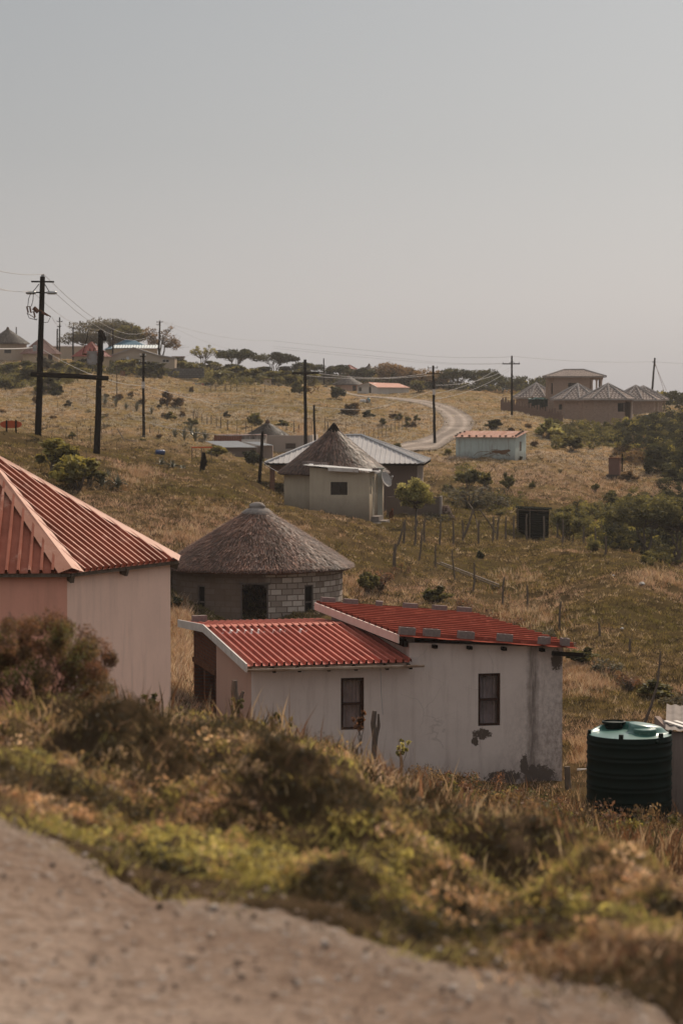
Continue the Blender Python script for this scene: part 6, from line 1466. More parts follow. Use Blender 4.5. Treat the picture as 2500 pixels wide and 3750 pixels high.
for i, (px, yb, w, h, kd, cl, lb) in enumerate(((1130,1402,140,82,'acacia','dark','low dark acacia behind the double-armed central pole'),(1240,1410,120,78,'acacia','dark','dark tree left of the small reddish roof tip'),(1330,1412,110,60,'round','dark','dark tree between the two roof tips'),
        (1430,1430,150,98,'round','brown','brownish bare-topped tree right of the thatched roof tip'),(1530,1436,150,86,'round','brown','wide brownish tree behind the white shed'),(1480,1424,120,70,'round','dark','dark tree close behind the white shed roof'),
        (1670,1452,165,116,'acacia','dark','flat-topped acacia with pale limbs right of the roadside pole'),(1775,1456,150,112,'acacia','dark','flat-topped dark acacia next to the pale-limbed one'),(1600,1440,100,80,'round','brown','brown tree between white shed and flat acacia'))):
    tree('ridge_tree', lb, px, yb, 402 + i * 2, w, h, kd, cl, 20 + i, 34, 110, .16, stems=4, gap=.35)
def mass(name, label, regs, seed, cols, size, npc, cat='thicket', trunks=True, zoff=0):
    "one continuous thicket: leaf clumps heaped over the ground"
    rg = np.random.default_rng(seed); C = []; S = []; K = []
    for px, py, rx, ry, n, hpx, D, kd in regs:
        pal = np.array(BC[kd])
        for k in range(int(n * 2.0)):
            qx = px + rg.uniform(-1, 1) * rx; qy = py + rg.uniform(-1, 1) * ry
            if D: Dk = D + rg.uniform(-6, 6); z = zat(qy, Dk); x = xat(qx, Dk)
            else:
                Dk = ground_at(np.array([qx]), np.array([qy]))[0]
                if np.isnan(Dk): continue
                x = xat(qx, Dk); z = Hs(x, Dk) + rg.random() * hpx * Dk / F
            s = Dk / F; r = rg.uniform(8, 23) * s
            C.append((x, Dk, z)); S.append((r, r, r * .65)); K.append((pal[rg.integers(0, len(pal))] if rg.random() > .10 else np.array(BC['yellow'][rg.integers(0, 2)])) * rg.uniform(.5, 1.4))  # stray yellow clumps stand in for sunlit leaf highlights
    C = np.array(C); V, Fc, Cc = leafcloud(rg, C, np.array(S), npc, size, np.array(K), shell=.45)
    props(bulk(name, V, Fc, M['leaf'], Cc), label, cat, kind='stuff')
mass('ridge_woodland', 'dark continuous woodland along the right-hand skyline', [(1870,1420,130,36,150,0,410,'dark'),(1960,1430,60,30,60,0,405,'dark'),(1700,1440,110,18,60,0,418,'dark'),(1400,1402,240,26,220,0,425,'dark'),(1200,1398,120,24,130,0,420,'dark'),(1600,1425,120,22,120,0,422,'dark'),(2450,1475,55,36,60,0,330,'dark'),(2550,1480,60,44,60,0,335,'dark'),(1880,1450,120,14,60,0,400,'brown')], 31, None, .15, 44)
mass('ridge_scrub', 'dense low scrub along the crest between the ridge houses and the far pasture', [(120,1392,150,16,70,18,0,'olive'),(40,1405,80,18,40,18,0,'olive'),(400,1362,200,12,60,20,0,'dark'),(620,1372,120,14,60,24,0,'olive'),(930,1392,190,20,140,24,0,'olive'),(1110,1402,90,16,60,22,0,'grey'),(1000,1376,200,10,80,16,0,'dark'),(700,1352,60,10,24,18,0,'dark')], 34, None, .12, 44)
mass('slope_scrub', 'twiggy olive scrub on the slope behind the leaning sticks and the corrugated shed', [(1720,1830,110,34,50,22,0,'grey'),(1850,1850,70,30,30,22,0,'olive'),(2070,1930,50,40,34,26,0,'olive'),(1600,1900,50,12,8,14,0,'grey'),(2120,1870,60,26,26,22,0,'brown'),(1700,1740,40,26,16,18,0,'olive')], 35, None, .05, 60)
mass('estate_thicket', 'bushy thicket between the brick estate and the dry slope', [(2230,1600,200,28,150,34,0,'olive'),(2150,1620,130,25,60,30,0,'olive'),(2400,1620,130,50,140,60,0,'dark'),(2420,1580,100,25,60,50,0,'dark'),(2450,1690,80,50,190,80,0,'dark'),(2380,1640,120,40,120,60,0,'dark'),(2480,1600,60,60,90,60,0,'dark'),(2350,1660,70,40,60,40,0,'brown'),(2300,1680,60,30,30,30,0,'brown'),(2480,1740,50,30,50,60,0,'dark')], 32, None, .095, 70)
mass('gully_thicket', 'dark leafy thicket filling the gully at the right', [(2350,1960,130,70,230,80,0,'dark'),(2470,1930,60,90,140,90,0,'dark'),(2200,1930,110,50,110,50,0,'olive'),(2100,1920,60,40,50,30,0,'olive'),(2430,2040,80,35,80,40,0,'olive'),(2250,1990,90,30,60,30,0,'olive'),(2350,1870,120,30,70,50,0,'olive')], 33, None, .062, 85)
tree('gully_tree', 'broad dark tree with lit leaves on top in the gully at the right', 2360, 2000, 148, 300, 185, 'round', 'olive', 41, 60, 200, .085, stems=3, gap=.4)
tree('gully_tree', 'dark dense tree at the right edge of the gully', 2480, 2020, 150, 220, 190, 'round', 'dark', 42, 40, 260, .085, stems=3, gap=.3)
tree('gully_tree', 'pale-stemmed bush tree beside the dark corrugated shed', 2090, 2000, 140, 150, 120, 'round', 'olive', 43, 26, 130, .07, stems=3, gap=.4)
# the small citrus-like tree on the lawn
tree('leafy_tree', 'small bright leafy tree with a crooked trunk on the lawn by the cream hut', 1516, 1944, 128, 150, 200, 'round', 'leafy', 51, 64, 110, .050, lobes=[(0, .70, .44, .25), (0, .66, .46, .20), (-.20, .62, .26, .20), (.22, .60, .26, .18), (0, .82, .26, .12)], stems=1, gap=.2)
def aloe(px, py, wpx, label, seed, n=34, group='aloes on the near hill', D=None, upright=.3):
    p = hit(px, py, 80); s = p[1] / F; L = wpx * s * .72; rg = random.Random(seed); t = thing('aloe', label, 'aloe', p, 0, group); mb = MB()
    for k in range(n):
        a = rg.random() * 6.28; el = rg.uniform(.25, 1.35) if upright < .5 else rg.uniform(.8, 1.5); l = L * rg.uniform(.7, 1.1); w = L * .075
        d = Vector((math.cos(a), math.sin(a), 0)); sd = Vector((-math.sin(a), math.cos(a), 0)) * w; c = Vector((0, 0, rg.uniform(0, .25) * L))
        pts = [c + d * (l * q * math.cos(el)) + Vector((0, 0, l * (q * math.sin(el) - .55 * q * q * math.cos(el)))) for q in (0, .35, .7, 1)]
        for i in range(3):
            w0, w1 = (1 - i / 3) , (1 - (i + 1) / 3) + .02; up = Vector((0, 0, w * .35))
            mb.poly([pts[i] - sd * w0 + up, pts[i], pts[i + 1], pts[i + 1] - sd * w1 + up]); mb.poly([pts[i], pts[i] + sd * w0 + up, pts[i + 1] + sd * w1 + up, pts[i + 1]])
    mb.build('leaves', M['aloe'], t)
M['aloe'] = mat_var('aloe_leaf', (.20, .195, .14), (.12, .12, .08), 5, .4, .1, spec=.5)
for i, a in enumerate(((372,1782,80,'spiky aloe at the left of the pair above the pink roof'),(432,1788,84,'spiky aloe at the right of the pair above the pink roof'),(392,1752,50,'darker aloe just behind the pair above the pink roof'))): aloe(*a, 60 + i, 44)
for i, a in enumerate(((590,1704,52,'leftmost of the low aloes by the blue drum'),(632,1716,60,'middle one of the low aloes by the blue drum'),(668,1722,44,'rightmost of the low aloes by the blue drum'))): aloe(*a, 70 + i, 36)
for i, a in enumerate(((385,1482,52),(425,1490,56),(462,1500,40),(500,1506,60),(555,1518,46))): aloe(*a, 'dark upright agave in the row across the left pasture', 80 + i, 30, 'agaves across the left pasture', upright=.9)
for i, a in enumerate(((640,1606,60),(675,1612,70),(715,1616,80),(750,1612,60),(700,1590,60))): aloe(*a, 'dark spiky plant in the clump at the left pasture fence', 90 + i, 34, 'spiky clump at the pasture fence', upright=.9)
aloe(388, 1350, 46, 'fan-leaved agave below the dull red ridge roof', 99, 24, 'agave at the ridge hut', upright=.9)
def bramble():
    rg = np.random.default_rng(44); C = []; S = []; K = []
    for k in range(1500):
        D = rg.uniform(27, 53); px = rg.uniform(560, 2560); u = (px - 1250) / F; x = u * D
        if D > 44 and px < 1450: continue
        if 2130 < px < 2500 and D > 48.5: continue
        dens = .55 if px < 1300 else 1
        if rg.random() > dens: continue
        h = rg.random() ** 1.4 * (.62 if px > 1500 else .42); C.append((x, D, Hs(x, D) + h)); r = rg.uniform(.08, .2); S.append((r, r, r * .8))
        pal = np.array(BC[rg.choice(['brown', 'olive', 'rust', 'brown', 'yellow'], p=[.3, .25, .2, .15, .1])]); K.append(pal[rg.integers(0, len(pal))])
    V, Fc, Cc = leafcloud(rg, np.array(C), np.array(S), 60, .026, np.array(K), var=.5, shell=.2)
    props(bulk('bramble_thicket', V, Fc, M['leaf'], Cc), 'brown brambles and weeds below the white house and the water tank', 'brambles', kind='stuff')
    n = 7000; D = rg.uniform(20, 55, n); u = rg.uniform(-.10, .15, n); x = u * D; keep = ~((D > 44) & (u < .03)); x, D = x[keep], D[keep]
    V, Fc, Cc = tufts('b', np.stack([x, D, H(x, D)], -1), .25 + .25 * rg.random(len(x)), np.array([GC['rust'], GC['tan'], GC['dark'], (.14, .085, .05)])[rg.integers(0, 4, len(x))], rg, 6, .2, .006, .4)
    props(bulk('dry_weed_stems', V, Fc, M['grass'], Cc), 'thin dry weed stems among the brambles below the white house', 'weeds', kind='stuff')
bramble()
def near_bush():
    "the big dry bush on the bank at the left edge"
    rg = np.random.default_rng(61); D = 16.6; x = xat(150, D); zb = Hs(x, D); t = thing('dry_bush', 'big brown dry bush on the bank in front of the pink hut', 'bush', (x, D, zb))
    C = []; S = []; K = []
    for k in range(120):
        a = rg.uniform(-1, .85); r = rg.uniform(0, 1); xx = a * .52; top = .88 * (1 - .55 * max(0, a) ** 2 - .25 * min(0, a) ** 2)
        C.append((xx, rg.uniform(-.35, .35), top * r ** .6 * .95)); q = rg.uniform(.05, .11); S.append((q, q, q)); K.append(np.array(BC[['brown', 'rust', 'rust', 'olive'][rg.integers(0, 4)]][rg.integers(0, 2)]) * 1.15)
    V, Fc, Cc = leafcloud(rg, np.array(C), np.array(S), 420, .010, np.array(K), var=.5, shell=.3, asp=.4); bulk('foliage', V, Fc, M['leaf'], Cc, t)
    tb = MB()
    for k in range(60): twig_tube(tb, rg, (rg.normal(0, .12), rg.normal(0, .1), -.05), np.array(C[k]) * (1.0, 1, 1.12), .008, .002, .15, 3)
    tb.build('stem', M['bark'], t)
near_bush()
def sprig(px, py, D, hpx, kind, label, seed, name='weed', leaf=.02):
    rg = np.random.default_rng(seed); x = xat(px, D); zb = zat(py, D); h = hpx * D / F; t = thing(name, label, 'weed', (x, D, zb)); tb = MB(); C = []
    for k in range(5):
        e = (rg.normal(0, .16 * h), rg.normal(0, .12 * h), h * rg.uniform(.6, 1)); P = twig_tube(tb, rg, (0, 0, -.15), e, .006, .002, .12, 4); C += [P[-1], P[-2], P[3]]
    C = np.array(C); pal = np.array(BC[kind]); V, Fc, Cc = leafcloud(rg, C, np.full((len(C), 3), h * .09), 16, leaf, pal[rg.integers(0, len(pal), len(C))], shell=.1); bulk('leaves', V, Fc, M['leaf'], Cc, t); tb.build('stem', M['bark'], t)
for i, a in enumerate(((540,2660,26,120,'olive','thin sprig standing against the pink hut wall'),(1030,2720,36,110,'yellow','yellow-green leafy weed left of the lower window'),(1470,2800,42,90,'leafy','bright yellow-green weed right of the dead post'),(1320,2690,30,80,'rust','reddish seed head left of the dead post'),(860,2640,34,80,'olive','dark leafy weed at the foot of the forked stump'))): sprig(*a, 200 + i, leaf=.03)
# ---------------------------------------------------------------- poles, wires, posts, small things
def pole_mesh(name, h, r0, r1, mat, seed=0, lean=0):
    rg = random.Random(seed); n = 7; pts = [(lean * h * i / n + rg.uniform(-.008, .008) * h * .3, rg.uniform(-.008, .008) * h * .2, -.6 + (h + .6) * i / n) for i in range(n + 1)]
    return MB().tube(pts, [r0 + (r1 - r0) * i / n for i in range(n + 1)], 10).mesh(name, mat, True)
def pole(px0, py0, px1, py1, D, r, label, arms=(), name='utility_pole', cat='pole', group=None, zfix=True, plate=None, ins=True, cap=None, rmat='darkwood'):
    "px0,py0 top; px1,py1 foot"
    s = D / F; x1 = xat(px1, D); z1 = zat(py1, D); g = Hs(x1, D); z1 = min(z1, g) if zfix else z1; h = zat(py0, D) - z1; ln = (xat(px0, D) - x1) / h
    t = thing(name, label, cat, (x1, D, z1), 0, group); link('shaft', pole_mesh('shaft', h, r, r * .72, M[rmat], int(px0), ln), t)
    X = lambda px: xat(px, D) - x1; Z = lambda py: zat(py, D) - z1
    for (pa, pya, pb, pyb, th) in arms:
        a = MB(); a.beam((X(pa), -r - th / 2, Z(pya)), (X(pb), -r - th / 2, Z(pyb)), th, th); ao = a.build('crossarm', M[rmat], t)
        if ins:
            for q in (.04, .96):
                c = (X(pa) + (X(pb) - X(pa)) * q, -r - th / 2, Z(pya) + (Z(pyb) - Z(pya)) * q + th / 2)
                MB().lathe([(.02, c[2]), (.05, c[2] + .04), (.03, c[2] + .07), (.055, c[2] + .10), (.03, c[2] + .14), (.01, c[2] + .16)], 8, c[:2]).build('insulator', M['steel'], ao)
    if plate: MB().box(X(plate[0]) - .13, X(plate[0]) + .13, -r - .03, -r - .005, Z(plate[1]) - .25, Z(plate[1]) + .25).build('number_plate', M['fasciawhite'], t)
    return t, X, Z
def hframe():
    D = 134; t, X, Z = pole(159, 1012, 137, 1603, D, .20, 'tallest left pole with two crossarms and hanging switchgear', [(119, 1031, 202, 1032, .09), (112, 1070, 200, 1073, .07)], ins=False)
    for a, b in (((148, 1040), (126, 1068)), ((168, 1040), (186, 1070))): MB().beam((X(a[0]), -.3, Z(a[1])), (X(b[0]), -.3, Z(b[1])), .04).build('arm_brace', M['darkwood'], t)
    MB().tube([(X(159), 0, Z(1020)), (X(159), 0, Z(1003))], .09, 8).build('pole_cap', M['steel'], t)
    for px in (117, 194): MB().lathe([(.0, -.28), (.07, -.26), (.10, -.15), (.10, .15), (.07, .27), (0, .28)], 10).build('insulator', M['steel'], t, True, loc=(X(px), -.25, Z(1072))).rotation_euler = (0, R(90), 0)
    m = MB()       # drop-out fuses and their leads
    for a, b, r in (((103, 1122), (108, 1145), .05), ((114, 1122), (118, 1145), .05), ((128, 1140), (133, 1162), .05), ((128, 1127), (145, 1143), .13), ((101, 1124), (118, 1122), .02), ((103, 1146), (132, 1164), .02), ((150, 1135), (190, 1160), .04), ((118, 1145), (143, 1135), .02), ((158, 1145), (180, 1155), .06)):
        m.tube([(X(a[0]), -.35, Z(a[1])), (X(b[0]), -.35, Z(b[1]))], r, 6)
    m.build('switchgear', M['rust'], t)
    lw = MB()
    for pts in ([(118, 1075), (110, 1095), (107, 1122)], [(128, 1072), (126, 1100), (120, 1122)], [(104, 1146), (112, 1165), (140, 1172)], [(190, 1160), (180, 1180), (156, 1182)], [(128, 1163), (135, 1170), (142, 1168)]):
        lw.tube([(X(a), -.38, Z(b)) for a, b in pts], .018, 4)
    lw.build('lead_wire', M['darkwood'], t)
    MB().box(X(126), X(137), -.45, -.22, Z(1286), Z(1263)).build('junction_box', M['zinc'], t)
    t2, X2, Z2 = pole(371, 1212, 350, 1680, 133, .20, 'shorter right pole of the transformer pair with a slanted top arm', ())
    MB().beam((X2(370), -.3, Z2(1213)), (X2(391), -.9, Z2(1244)), .17, .17).build('top_arm', M['darkwood'], t2)
    for k in range(4): MB().tube([(X2(376 + k * 5), -.45 - .1 * k, Z2(1221 + k * 7)), (X2(379 + k * 5), -.45 - .1 * k, Z2(1216 + k * 7))], .04, 6).build('insulator', M['rust'], t2)
    tr = MB(); M4 = Matrix.Translation((X2(341), -.45, 0)); tr.box(-.23, .23, -.25, .25, Z2(1332), Z2(1289), M4); tr.box(-.27, .27, -.29, .29, Z2(1288.9), Z2(1286), M4); tr.box(-.20, .20, -.22, .22, Z2(1336), Z2(1332.1), M4)
    for k in range(4): tr.box(-.27, -.231, -.20 + .11 * k, -.16 + .11 * k, Z2(1330), Z2(1293), M4).box(.231, .27, -.20 + .11 * k, -.16 + .11 * k, Z2(1330), Z2(1293), M4)
    tro = tr.build('transformer', mat_var('stained_grey_paint', (.36, .34, .33), (.28, .25, .24), 4, .6, .1, c3=(.20, .10, .06)), t2)
    for k in (-.12, .10): MB().tube([(X2(341) + k, -.45, Z2(1286)), (X2(341) + k, -.45, Z2(1276))], .04, 6).build('bushing', M['rust'], tro)
    MB().beam((X2(305), -.4, Z2(1297)), (X2(362), -.4, Z2(1299)), .07, .10).beam((X2(324), -.3, Z2(1330)), (X2(360), -.3, Z2(1333)), .06, .06).build('bracket', M['rust'], t2)
    MB().tube([(X2(326), -.3, Z2(1208)), (X2(322), -.35, Z2(1240)), (X2(306), -.4, Z2(1296))], .016, 4).tube([(X2(326), -.3, Z2(1208)), (X2(366), -.2, Z2(1214))], .016, 4).build('lead_wire', M['darkwood'], t2)
    MB().tube([(X2(382), -.3, Z2(1285)), (X2(380), -.3, Z2(1320)), (X2(374), -.25, Z2(1332))], .03, 5).build('lead_wire', M['darkwood'], t2)
    MB().beam((X2(366), -.3, Z2(1417)), (X2(386), -.3, Z2(1416)), .07).build('stay_bracket', M['rust'], t2)
    # the heavy horizontal beam bolted across both poles
    a = Vector((xat(114, 133.2), 133.3, zat(1370, 133.3))); b = Vector((xat(396, 132.3), 132.3, zat(1385, 132.3))); c = thing('cross_beam', 'heavy black horizontal timber bolted across the two transformer poles', 'beam', a)
    MB().tube([Vector((0, 0, 0)), (b - a) * .5 + Vector((0, 0, .02)), b - a], [.14, .135, .13], 10).build('timber', M['darkwood'], c)
    for q in (.09, .855): p = (b - a) * q; MB().tube([p + Vector((0, -.22, 0)), p + Vector((0, .3, 0))], .03, 6).build('bolt', M['rust'], c)
hframe()
pole(525, 1293, 526, 1648, 186, .125, 'slim dark pole with white tag standing on the left pasture edge', [(514, 1305, 534, 1305, .08), (511, 1328, 536, 1328, .08)], plate=(525, 1409))
pole(1116, 1316, 1121, 1650, 182, .15, 'pole with long single crossarm directly behind the cream hut roof', [(1068, 1367, 1168, 1365, .17)])
m_ = MB(); r7 = random.Random(7)
for k in range(10): a = Vector((r7.uniform(0, .9), r7.uniform(-.2, .2), r7.uniform(-.35, .35))); m_.tube([a, a + Vector((r7.uniform(-.4, .4), 0, r7.uniform(-.3, .3)))], .03, 5)
pt = [o for o in COL.objects if o.name.startswith('utility_pole') and abs(o.location.y - 182) < .1][0]
m_.build('switchgear', M['rust'], pt, loc=(.1, -.25, zat(1428, 182) - pt.location.z))
pole(1585, 1338, 1592, 1630, 220, .14, 'dark pole with white tag beside the gravel road bend', [(1565, 1347, 1602, 1347, .05), (1561, 1367, 1611, 1368, .07)], plate=(1588, 1435))
_, X_, Z_ = pole(1873, 1302, 1874, 1531, 262, .13, 'pole with one crossarm left of the brick estate', [(1838, 1332, 1902, 1332, .12)])
for a, b in (((1873, 1322), (1862, 1331)), ((1874, 1322), (1884, 1331))): MB().beam((X_(a[0]), -.25, Z_(a[1])), (X_(b[0]), -.25, Z_(b[1])), .05).build('arm_brace', M['darkwood'], _)
pole(2396, 1310, 2382, 1430, 330, .16, 'tilted pole with guy wires behind the right end of the brick estate', [(2386, 1325, 2398, 1326, .10)], ins=False)
pole(962, 1579, 944, 1792, 140, .115, 'leaning bare pole left of the cream hut', rmat='darkwood')
pole(1149, 1483, 1157, 1612, 175, .10, 'short bare pole right of the long-armed pole')
pole(1185, 1312, 1187, 1422, 385, .13, 'bare pole on the skyline left of the reddish roof tip')
pole(220, 1161, 218, 1285, 352, .14, 'far ridge pole with two short arms right of the brown pointed roof', [(210, 1177, 231, 1177, .10), (211, 1196, 226, 1195, .10)])
pole(211, 1203, 210, 1300, 350, .14, 'bare far ridge pole just left of the two-armed one')
pole(269, 1198, 268, 1290, 356, .15, 'far ridge pole with a small top arm before the big tree', [(258, 1200, 280, 1200, .10)])
pole(415, 1198, 413, 1330, 342, .15, 'far ridge pole right of the dull red pointed roof')
pole(364, 1160, 363, 1260, 398, .12, 'thin far pole rising through the big tree')
pole(586, 1173, 580, 1296, 352, .16, 'far ridge pole against the open-branched tree', [(574, 1179, 598, 1179, .08), (574, 1189, 582, 1189, .08)])
pole(61, 1197, 61, 1250, 372, .12, 'thin far pole between the thatched and brown pointed ridge roofs')
pole(428, 1335, 428, 1452, 255, .06, 'very thin pale pole on the left pasture', name='thin_pole', rmat='wood')
pole(2272, 1660, 2275, 1742, 190.5, .07, 'black pole directly beside the brown outhouse', name='vent_pole') if False else None
def wire(pts, r, label, group=None, name='power_line', sag=.012, mat='wire'):
    P = [Vector(p) for p in pts]; out = []
    for a, b in zip(P[:-1], P[1:]):
        L = (b - a).length
        for k in range(12): t = k / 12; q = a.lerp(b, t); q.z -= sag * L * 4 * t * (1 - t); out.append(q)
    out.append(P[-1]); o0 = out[0].copy(); mb = MB(); mb.tube([q - o0 for q in out], r, 4, False); props(mb.build(name, M[mat], None, loc=o0), label, 'power line', group)
G_ = 'power lines across the sky'
wire([W(-60, 975, 120), W(159, 1003, 134), W(586, 1173, 352), W(1873, 1303, 262) if False else W(1000, 1247, 420)], .016, 'uppermost power line running from the tallest left pole down to the right', G_)
wire([W(1000, 1247, 420), W(1500, 1297, 400), W(1873, 1306, 262)], .016, 'faint long power line reaching the pole left of the estate', G_, sag=.002)
wire([W(1873, 1304, 262), W(2393, 1324, 330), W(2600, 1334, 345)], .014, 'power line between the estate pole and the tilted pole', G_, sag=.004)
wire([W(-60, 1035, 120), W(112, 1066, 134), W(200, 1070, 134), W(598, 1180, 352), W(900, 1290, 400)], .014, 'second power line below the uppermost one at the left pole', G_)
wire([W(-60, 1048, 120), W(120, 1068, 134), W(364, 1162, 398)], .014, 'third power line crossing to the big ridge tree', G_, sag=.006)
wire([W(1000, 1267, 420), W(1500, 1315, 400), W(1838, 1330, 262)], .014, 'middle faint line sloping toward the estate pole arm', G_, sag=.002)
wire([W(1000, 1275, 420), W(1500, 1323, 400), W(1902, 1330, 262)], .014, 'lowest faint line sloping toward the estate pole arm', G_, sag=.002)
wire([W(190, 1160, 134), W(220, 1178, 352), W(269, 1200, 356)], .014, 'line from the switchgear of the tallest pole to the ridge poles', G_, sag=.002)
wire([W(-60, 1275, 120), W(130, 1272, 134)], .035, 'thick pale cable coming in from the left to the junction box', G_, sag=.004)
wire([W(150, 1276, 134), W(410, 1395, 170), W(526, 1411, 186)], .018, 'sagging pale cable between the tallest pole and the tagged pole', G_, sag=.006)
wire([W(526, 1411, 186), W(780, 1476, 195), W(1119, 1486, 182)], .018, 'pale cable crossing the pasture to the long-armed pole', G_, sag=.006)
wire([W(526, 1540, 186), W(780, 1590, 160), W(962, 1586, 140)], .016, 'pale cable running to the top of the leaning pole', G_, sag=.006)
wire([W(958, 1690, 140), W(1018, 1728, 137)], .018, 'short cable from the leaning pole to the cream hut thatch', G_, sag=.01)
wire([W(1168, 1367, 182), W(1400, 1384, 205), W(1561, 1367, 220)], .016, 'upper line between the long-armed pole and the road bend pole', G_, sag=.004)
wire([W(1121, 1375, 182), W(1400, 1386, 205), W(1587, 1372, 220)], .016, 'lower line between the long-armed pole and the road bend pole', G_, sag=.004)
wire([W(1117, 1486, 182), W(1350, 1500, 200), W(1588, 1428, 220)], .014, 'low sagging cable between the long-armed pole and the road bend pole', G_, sag=.004)
for k, (a, b) in enumerate((((1592, 1440), (1838, 1336)), ((1592, 1462), (1874, 1350)), ((1595, 1410), (1870, 1345)))): wire([W(*a, 220), W(*b, 262)], .018, f'{("upper", "lowest", "middle")[k]} of three sagging lines between road bend pole and estate pole', G_, sag=.012)
for k, (a, b) in enumerate(((2396, 2439), (2397, 2430))): wire([W(a, 1330 - k * 4, 330), W(b, 1430, 322)], .03, f'{("outer", "inner")[k]} guy wire of the tilted pole', 'guy wires of the tilted pole', 'guy_wire', 0, 'rust')
# ---- fence posts
def post_me(seed, h=1.0, r=.04, bend=.05, m='wood'):
    rg = random.Random(seed); n = 5; bx, by = rg.uniform(-bend, bend), rg.uniform(-bend, bend)
    pts = [(bx * math.sin(i / n * 3.1) * 1.0 + rg.uniform(-.01, .01), by * math.sin(i / n * 3.1), -.25 + 1.25 * h * i / n) for i in range(n + 1)]
    return MB().tube(pts, [r * (1.15 - .3 * i / n + rg.uniform(-.08, .08)) for i in range(n + 1)], 7).mesh('fence_post', M[m])
PM = [post_me(k, 1, .040, .02) for k in range(4)]; PMB = [post_me(k + 9, 1, .030, .10) for k in range(5)]
def post(px, pt_, pb, me, label, group, th=1.0, D=None, lean=None, name='fence_post'):
    p = hit(px, pb, 60) if D is None else (xat(px, D), D, zat(pb, D)); h = (pb - pt_) * p[1] / F; o = link(name, me, None, p, random.random() * 0 + px * 1.7)
    w = th * 1.0; o.scale = (w, w, h); l = lean or 0; o.rotation_euler = (0, l, 0) if l else (0, 0, px * 1.7); props(o, label, 'fence post', group); return o
F1 = [(207,272,380,.25),(235,265,380,.03),(285,258,385,.03),(330,260,365,.03),(403,265,385,.04),(468,270,383,0),(513,265,375,0),(590,268,378,.02),(657,250,375,.03),(680,250,365,.06),(722,250,360,0),(760,245,358,0),(820,238,352,0),(902,248,365,0),(990,262,378,.03),(968,285,350,.02),(1090,290,385,.02),(1148,300,400,0),(1195,345,440,.03)]
for i, (a, b, c, l) in enumerate(F1): post(1300 + .7653 * a, 1700 + .7653 * b, 1700 + .7653 * c, PM[i % 4], 'grey round fence post in the row along the lawn to the corrugated shed', 'fence posts along the lawn', 1.35, lean=l)
F2 = [(188,380,500,1.9,PM[1],.04),(305,310,460,1.5,PMB[1],.10),(385,388,515,1.1,PM[0],0),(478,408,560,1.3,PMB[2],-.1),(565,470,600,1.1,PM[2],.03),(705,540,665,1.1,PM[3],.06),(822,578,710,1.1,PM[0],0),(978,655,795,1.1,PM[1],.03),(1165,757,840,1.1,PM[2],0),(1315,835,910,1.0,PM[3],0)]
for i, (a, b, c, w, me, l) in enumerate(F2): post(1300 + .7653 * a, 1700 + .7653 * b, 1700 + .7653 * c, me, ('thick dark' if i == 0 else 'crooked' if i in (1, 3) else 'thin') + ' fence post in the diagonal row down the right slope', 'fence posts down the right slope' + (' (thick)' if i == 0 else ' (crooked)' if i in (1, 3) else ''), w, lean=l)
FP = [(1050,1250,.4464,[(605,735,790),(632,745,795),(672,725,800),(712,710,810),(748,690,795),(780,700,780),(815,685,775),(855,675,745),(888,655,740),(917,635,735),(948,635,730),(977,630,715),(1008,625,710),(1038,640,700),(1058,650,680),(620,650,725),(768,650,720),(483,655,735),(315,640,735),(335,660,720),(60,675,750),(100,680,750)], 'fence post in the pasture rows inside the road bend','posts inside the road bend',.95),
 (650,1250,.3827,[(155,665,770),(190,690,780),(235,690,780),(175,690,760),(285,720,800),(325,705,790),(370,735,830),(415,720,840),(478,750,845),(570,750,865),(655,770,870),(710,790,880),(1040,770,860),(1115,755,880),(1162,790,875),(1280,770,870),(1410,720,850),(1435,770,850)],'crooked fence post in the row above the hollow houses','posts above the hollow houses',1.1),
 (650,1250,.3827,[(315,400,470),(362,380,475),(460,400,475),(508,415,470),(570,415,480),(737,440,490),(795,450,495),(835,415,490),(917,470,505)],'far fence post in the row right of the clothes line','posts right of the clothes line',1.5),
 (0,950,.5421,[(520,1115,1230),(613,1115,1235),(687,1120,1220),(755,1140,1210),(355,1150,1190),(400,1155,1185),(447,1165,1215),(788,1230,1275),(1003,1235,1290),(1060,1240,1290),(480,845,900),(437,820,870),(385,815,870),(1015,765,830),(1045,780,830),(1075,1130,1190),(1010,1110,1185),(228,905,990),(387,950,1000),(585,870,930),(635,880,940),(1305,1020,1090),(1240,1020,1060),(1395,1050,1110),(1425,1060,1110),(1460,1050,1100),(1490,1060,1140),(1540,1080,1150),(1455,820,890),(1522,835,890)],'thin fence post on the left pasture','posts on the left pasture',.8)]
for ox, oy, s, L_, lb, gp, th in FP:
    for i, (a, b, c) in enumerate(L_): post(ox + s * a, oy + s * b, oy + s * c, PMB[i % 5], lb, gp, th)
def poly_post(name, label, pts, rads, mat='wood', cat='post', extra=None, group=None):
    p0 = Vector(pts[0]); t = thing(name, label, cat, p0, 0, group); MB().tube([Vector(p) - p0 for p in pts], rads, 8).build('trunk', M[mat], t)
    for e, r in (extra or ()): MB().tube([Vector(p) - p0 for p in e], r, 7).build('branch', M[mat], t)
D = 47.5
poly_post('forked_stump', 'dark forked tree stump before the side wall of the white house', [W(862, 2650, D), W(864, 2580, D), W(858, 2530, D), W(859, 2492, D)], [.075, .085, .07, .055], 'bark', 'stump', [([W(866, 2590, D), W(880, 2560, D), W(890, 2532, D)], [.05, .045, .03])])
poly_post('dead_post', 'dark weathered post standing before the middle of the white wall', [W(1368, 2780, D), W(1373, 2700, D), W(1366, 2650, D), W(1371, 2604, D)], [.05, .06, .055, .045], 'bark', 'post', [([W(1378, 2700, D), W(1386, 2660, D), W(1385, 2615, D)], [.03, .035, .02])])
poly_post('fence_stump', 'short grey stump at the right corner of the white house', [W(2081, 2900, 56), W(2078, 2860, 56), W(2076, 2808, 56)], [.08, .075, .07], 'wood', 'stump')
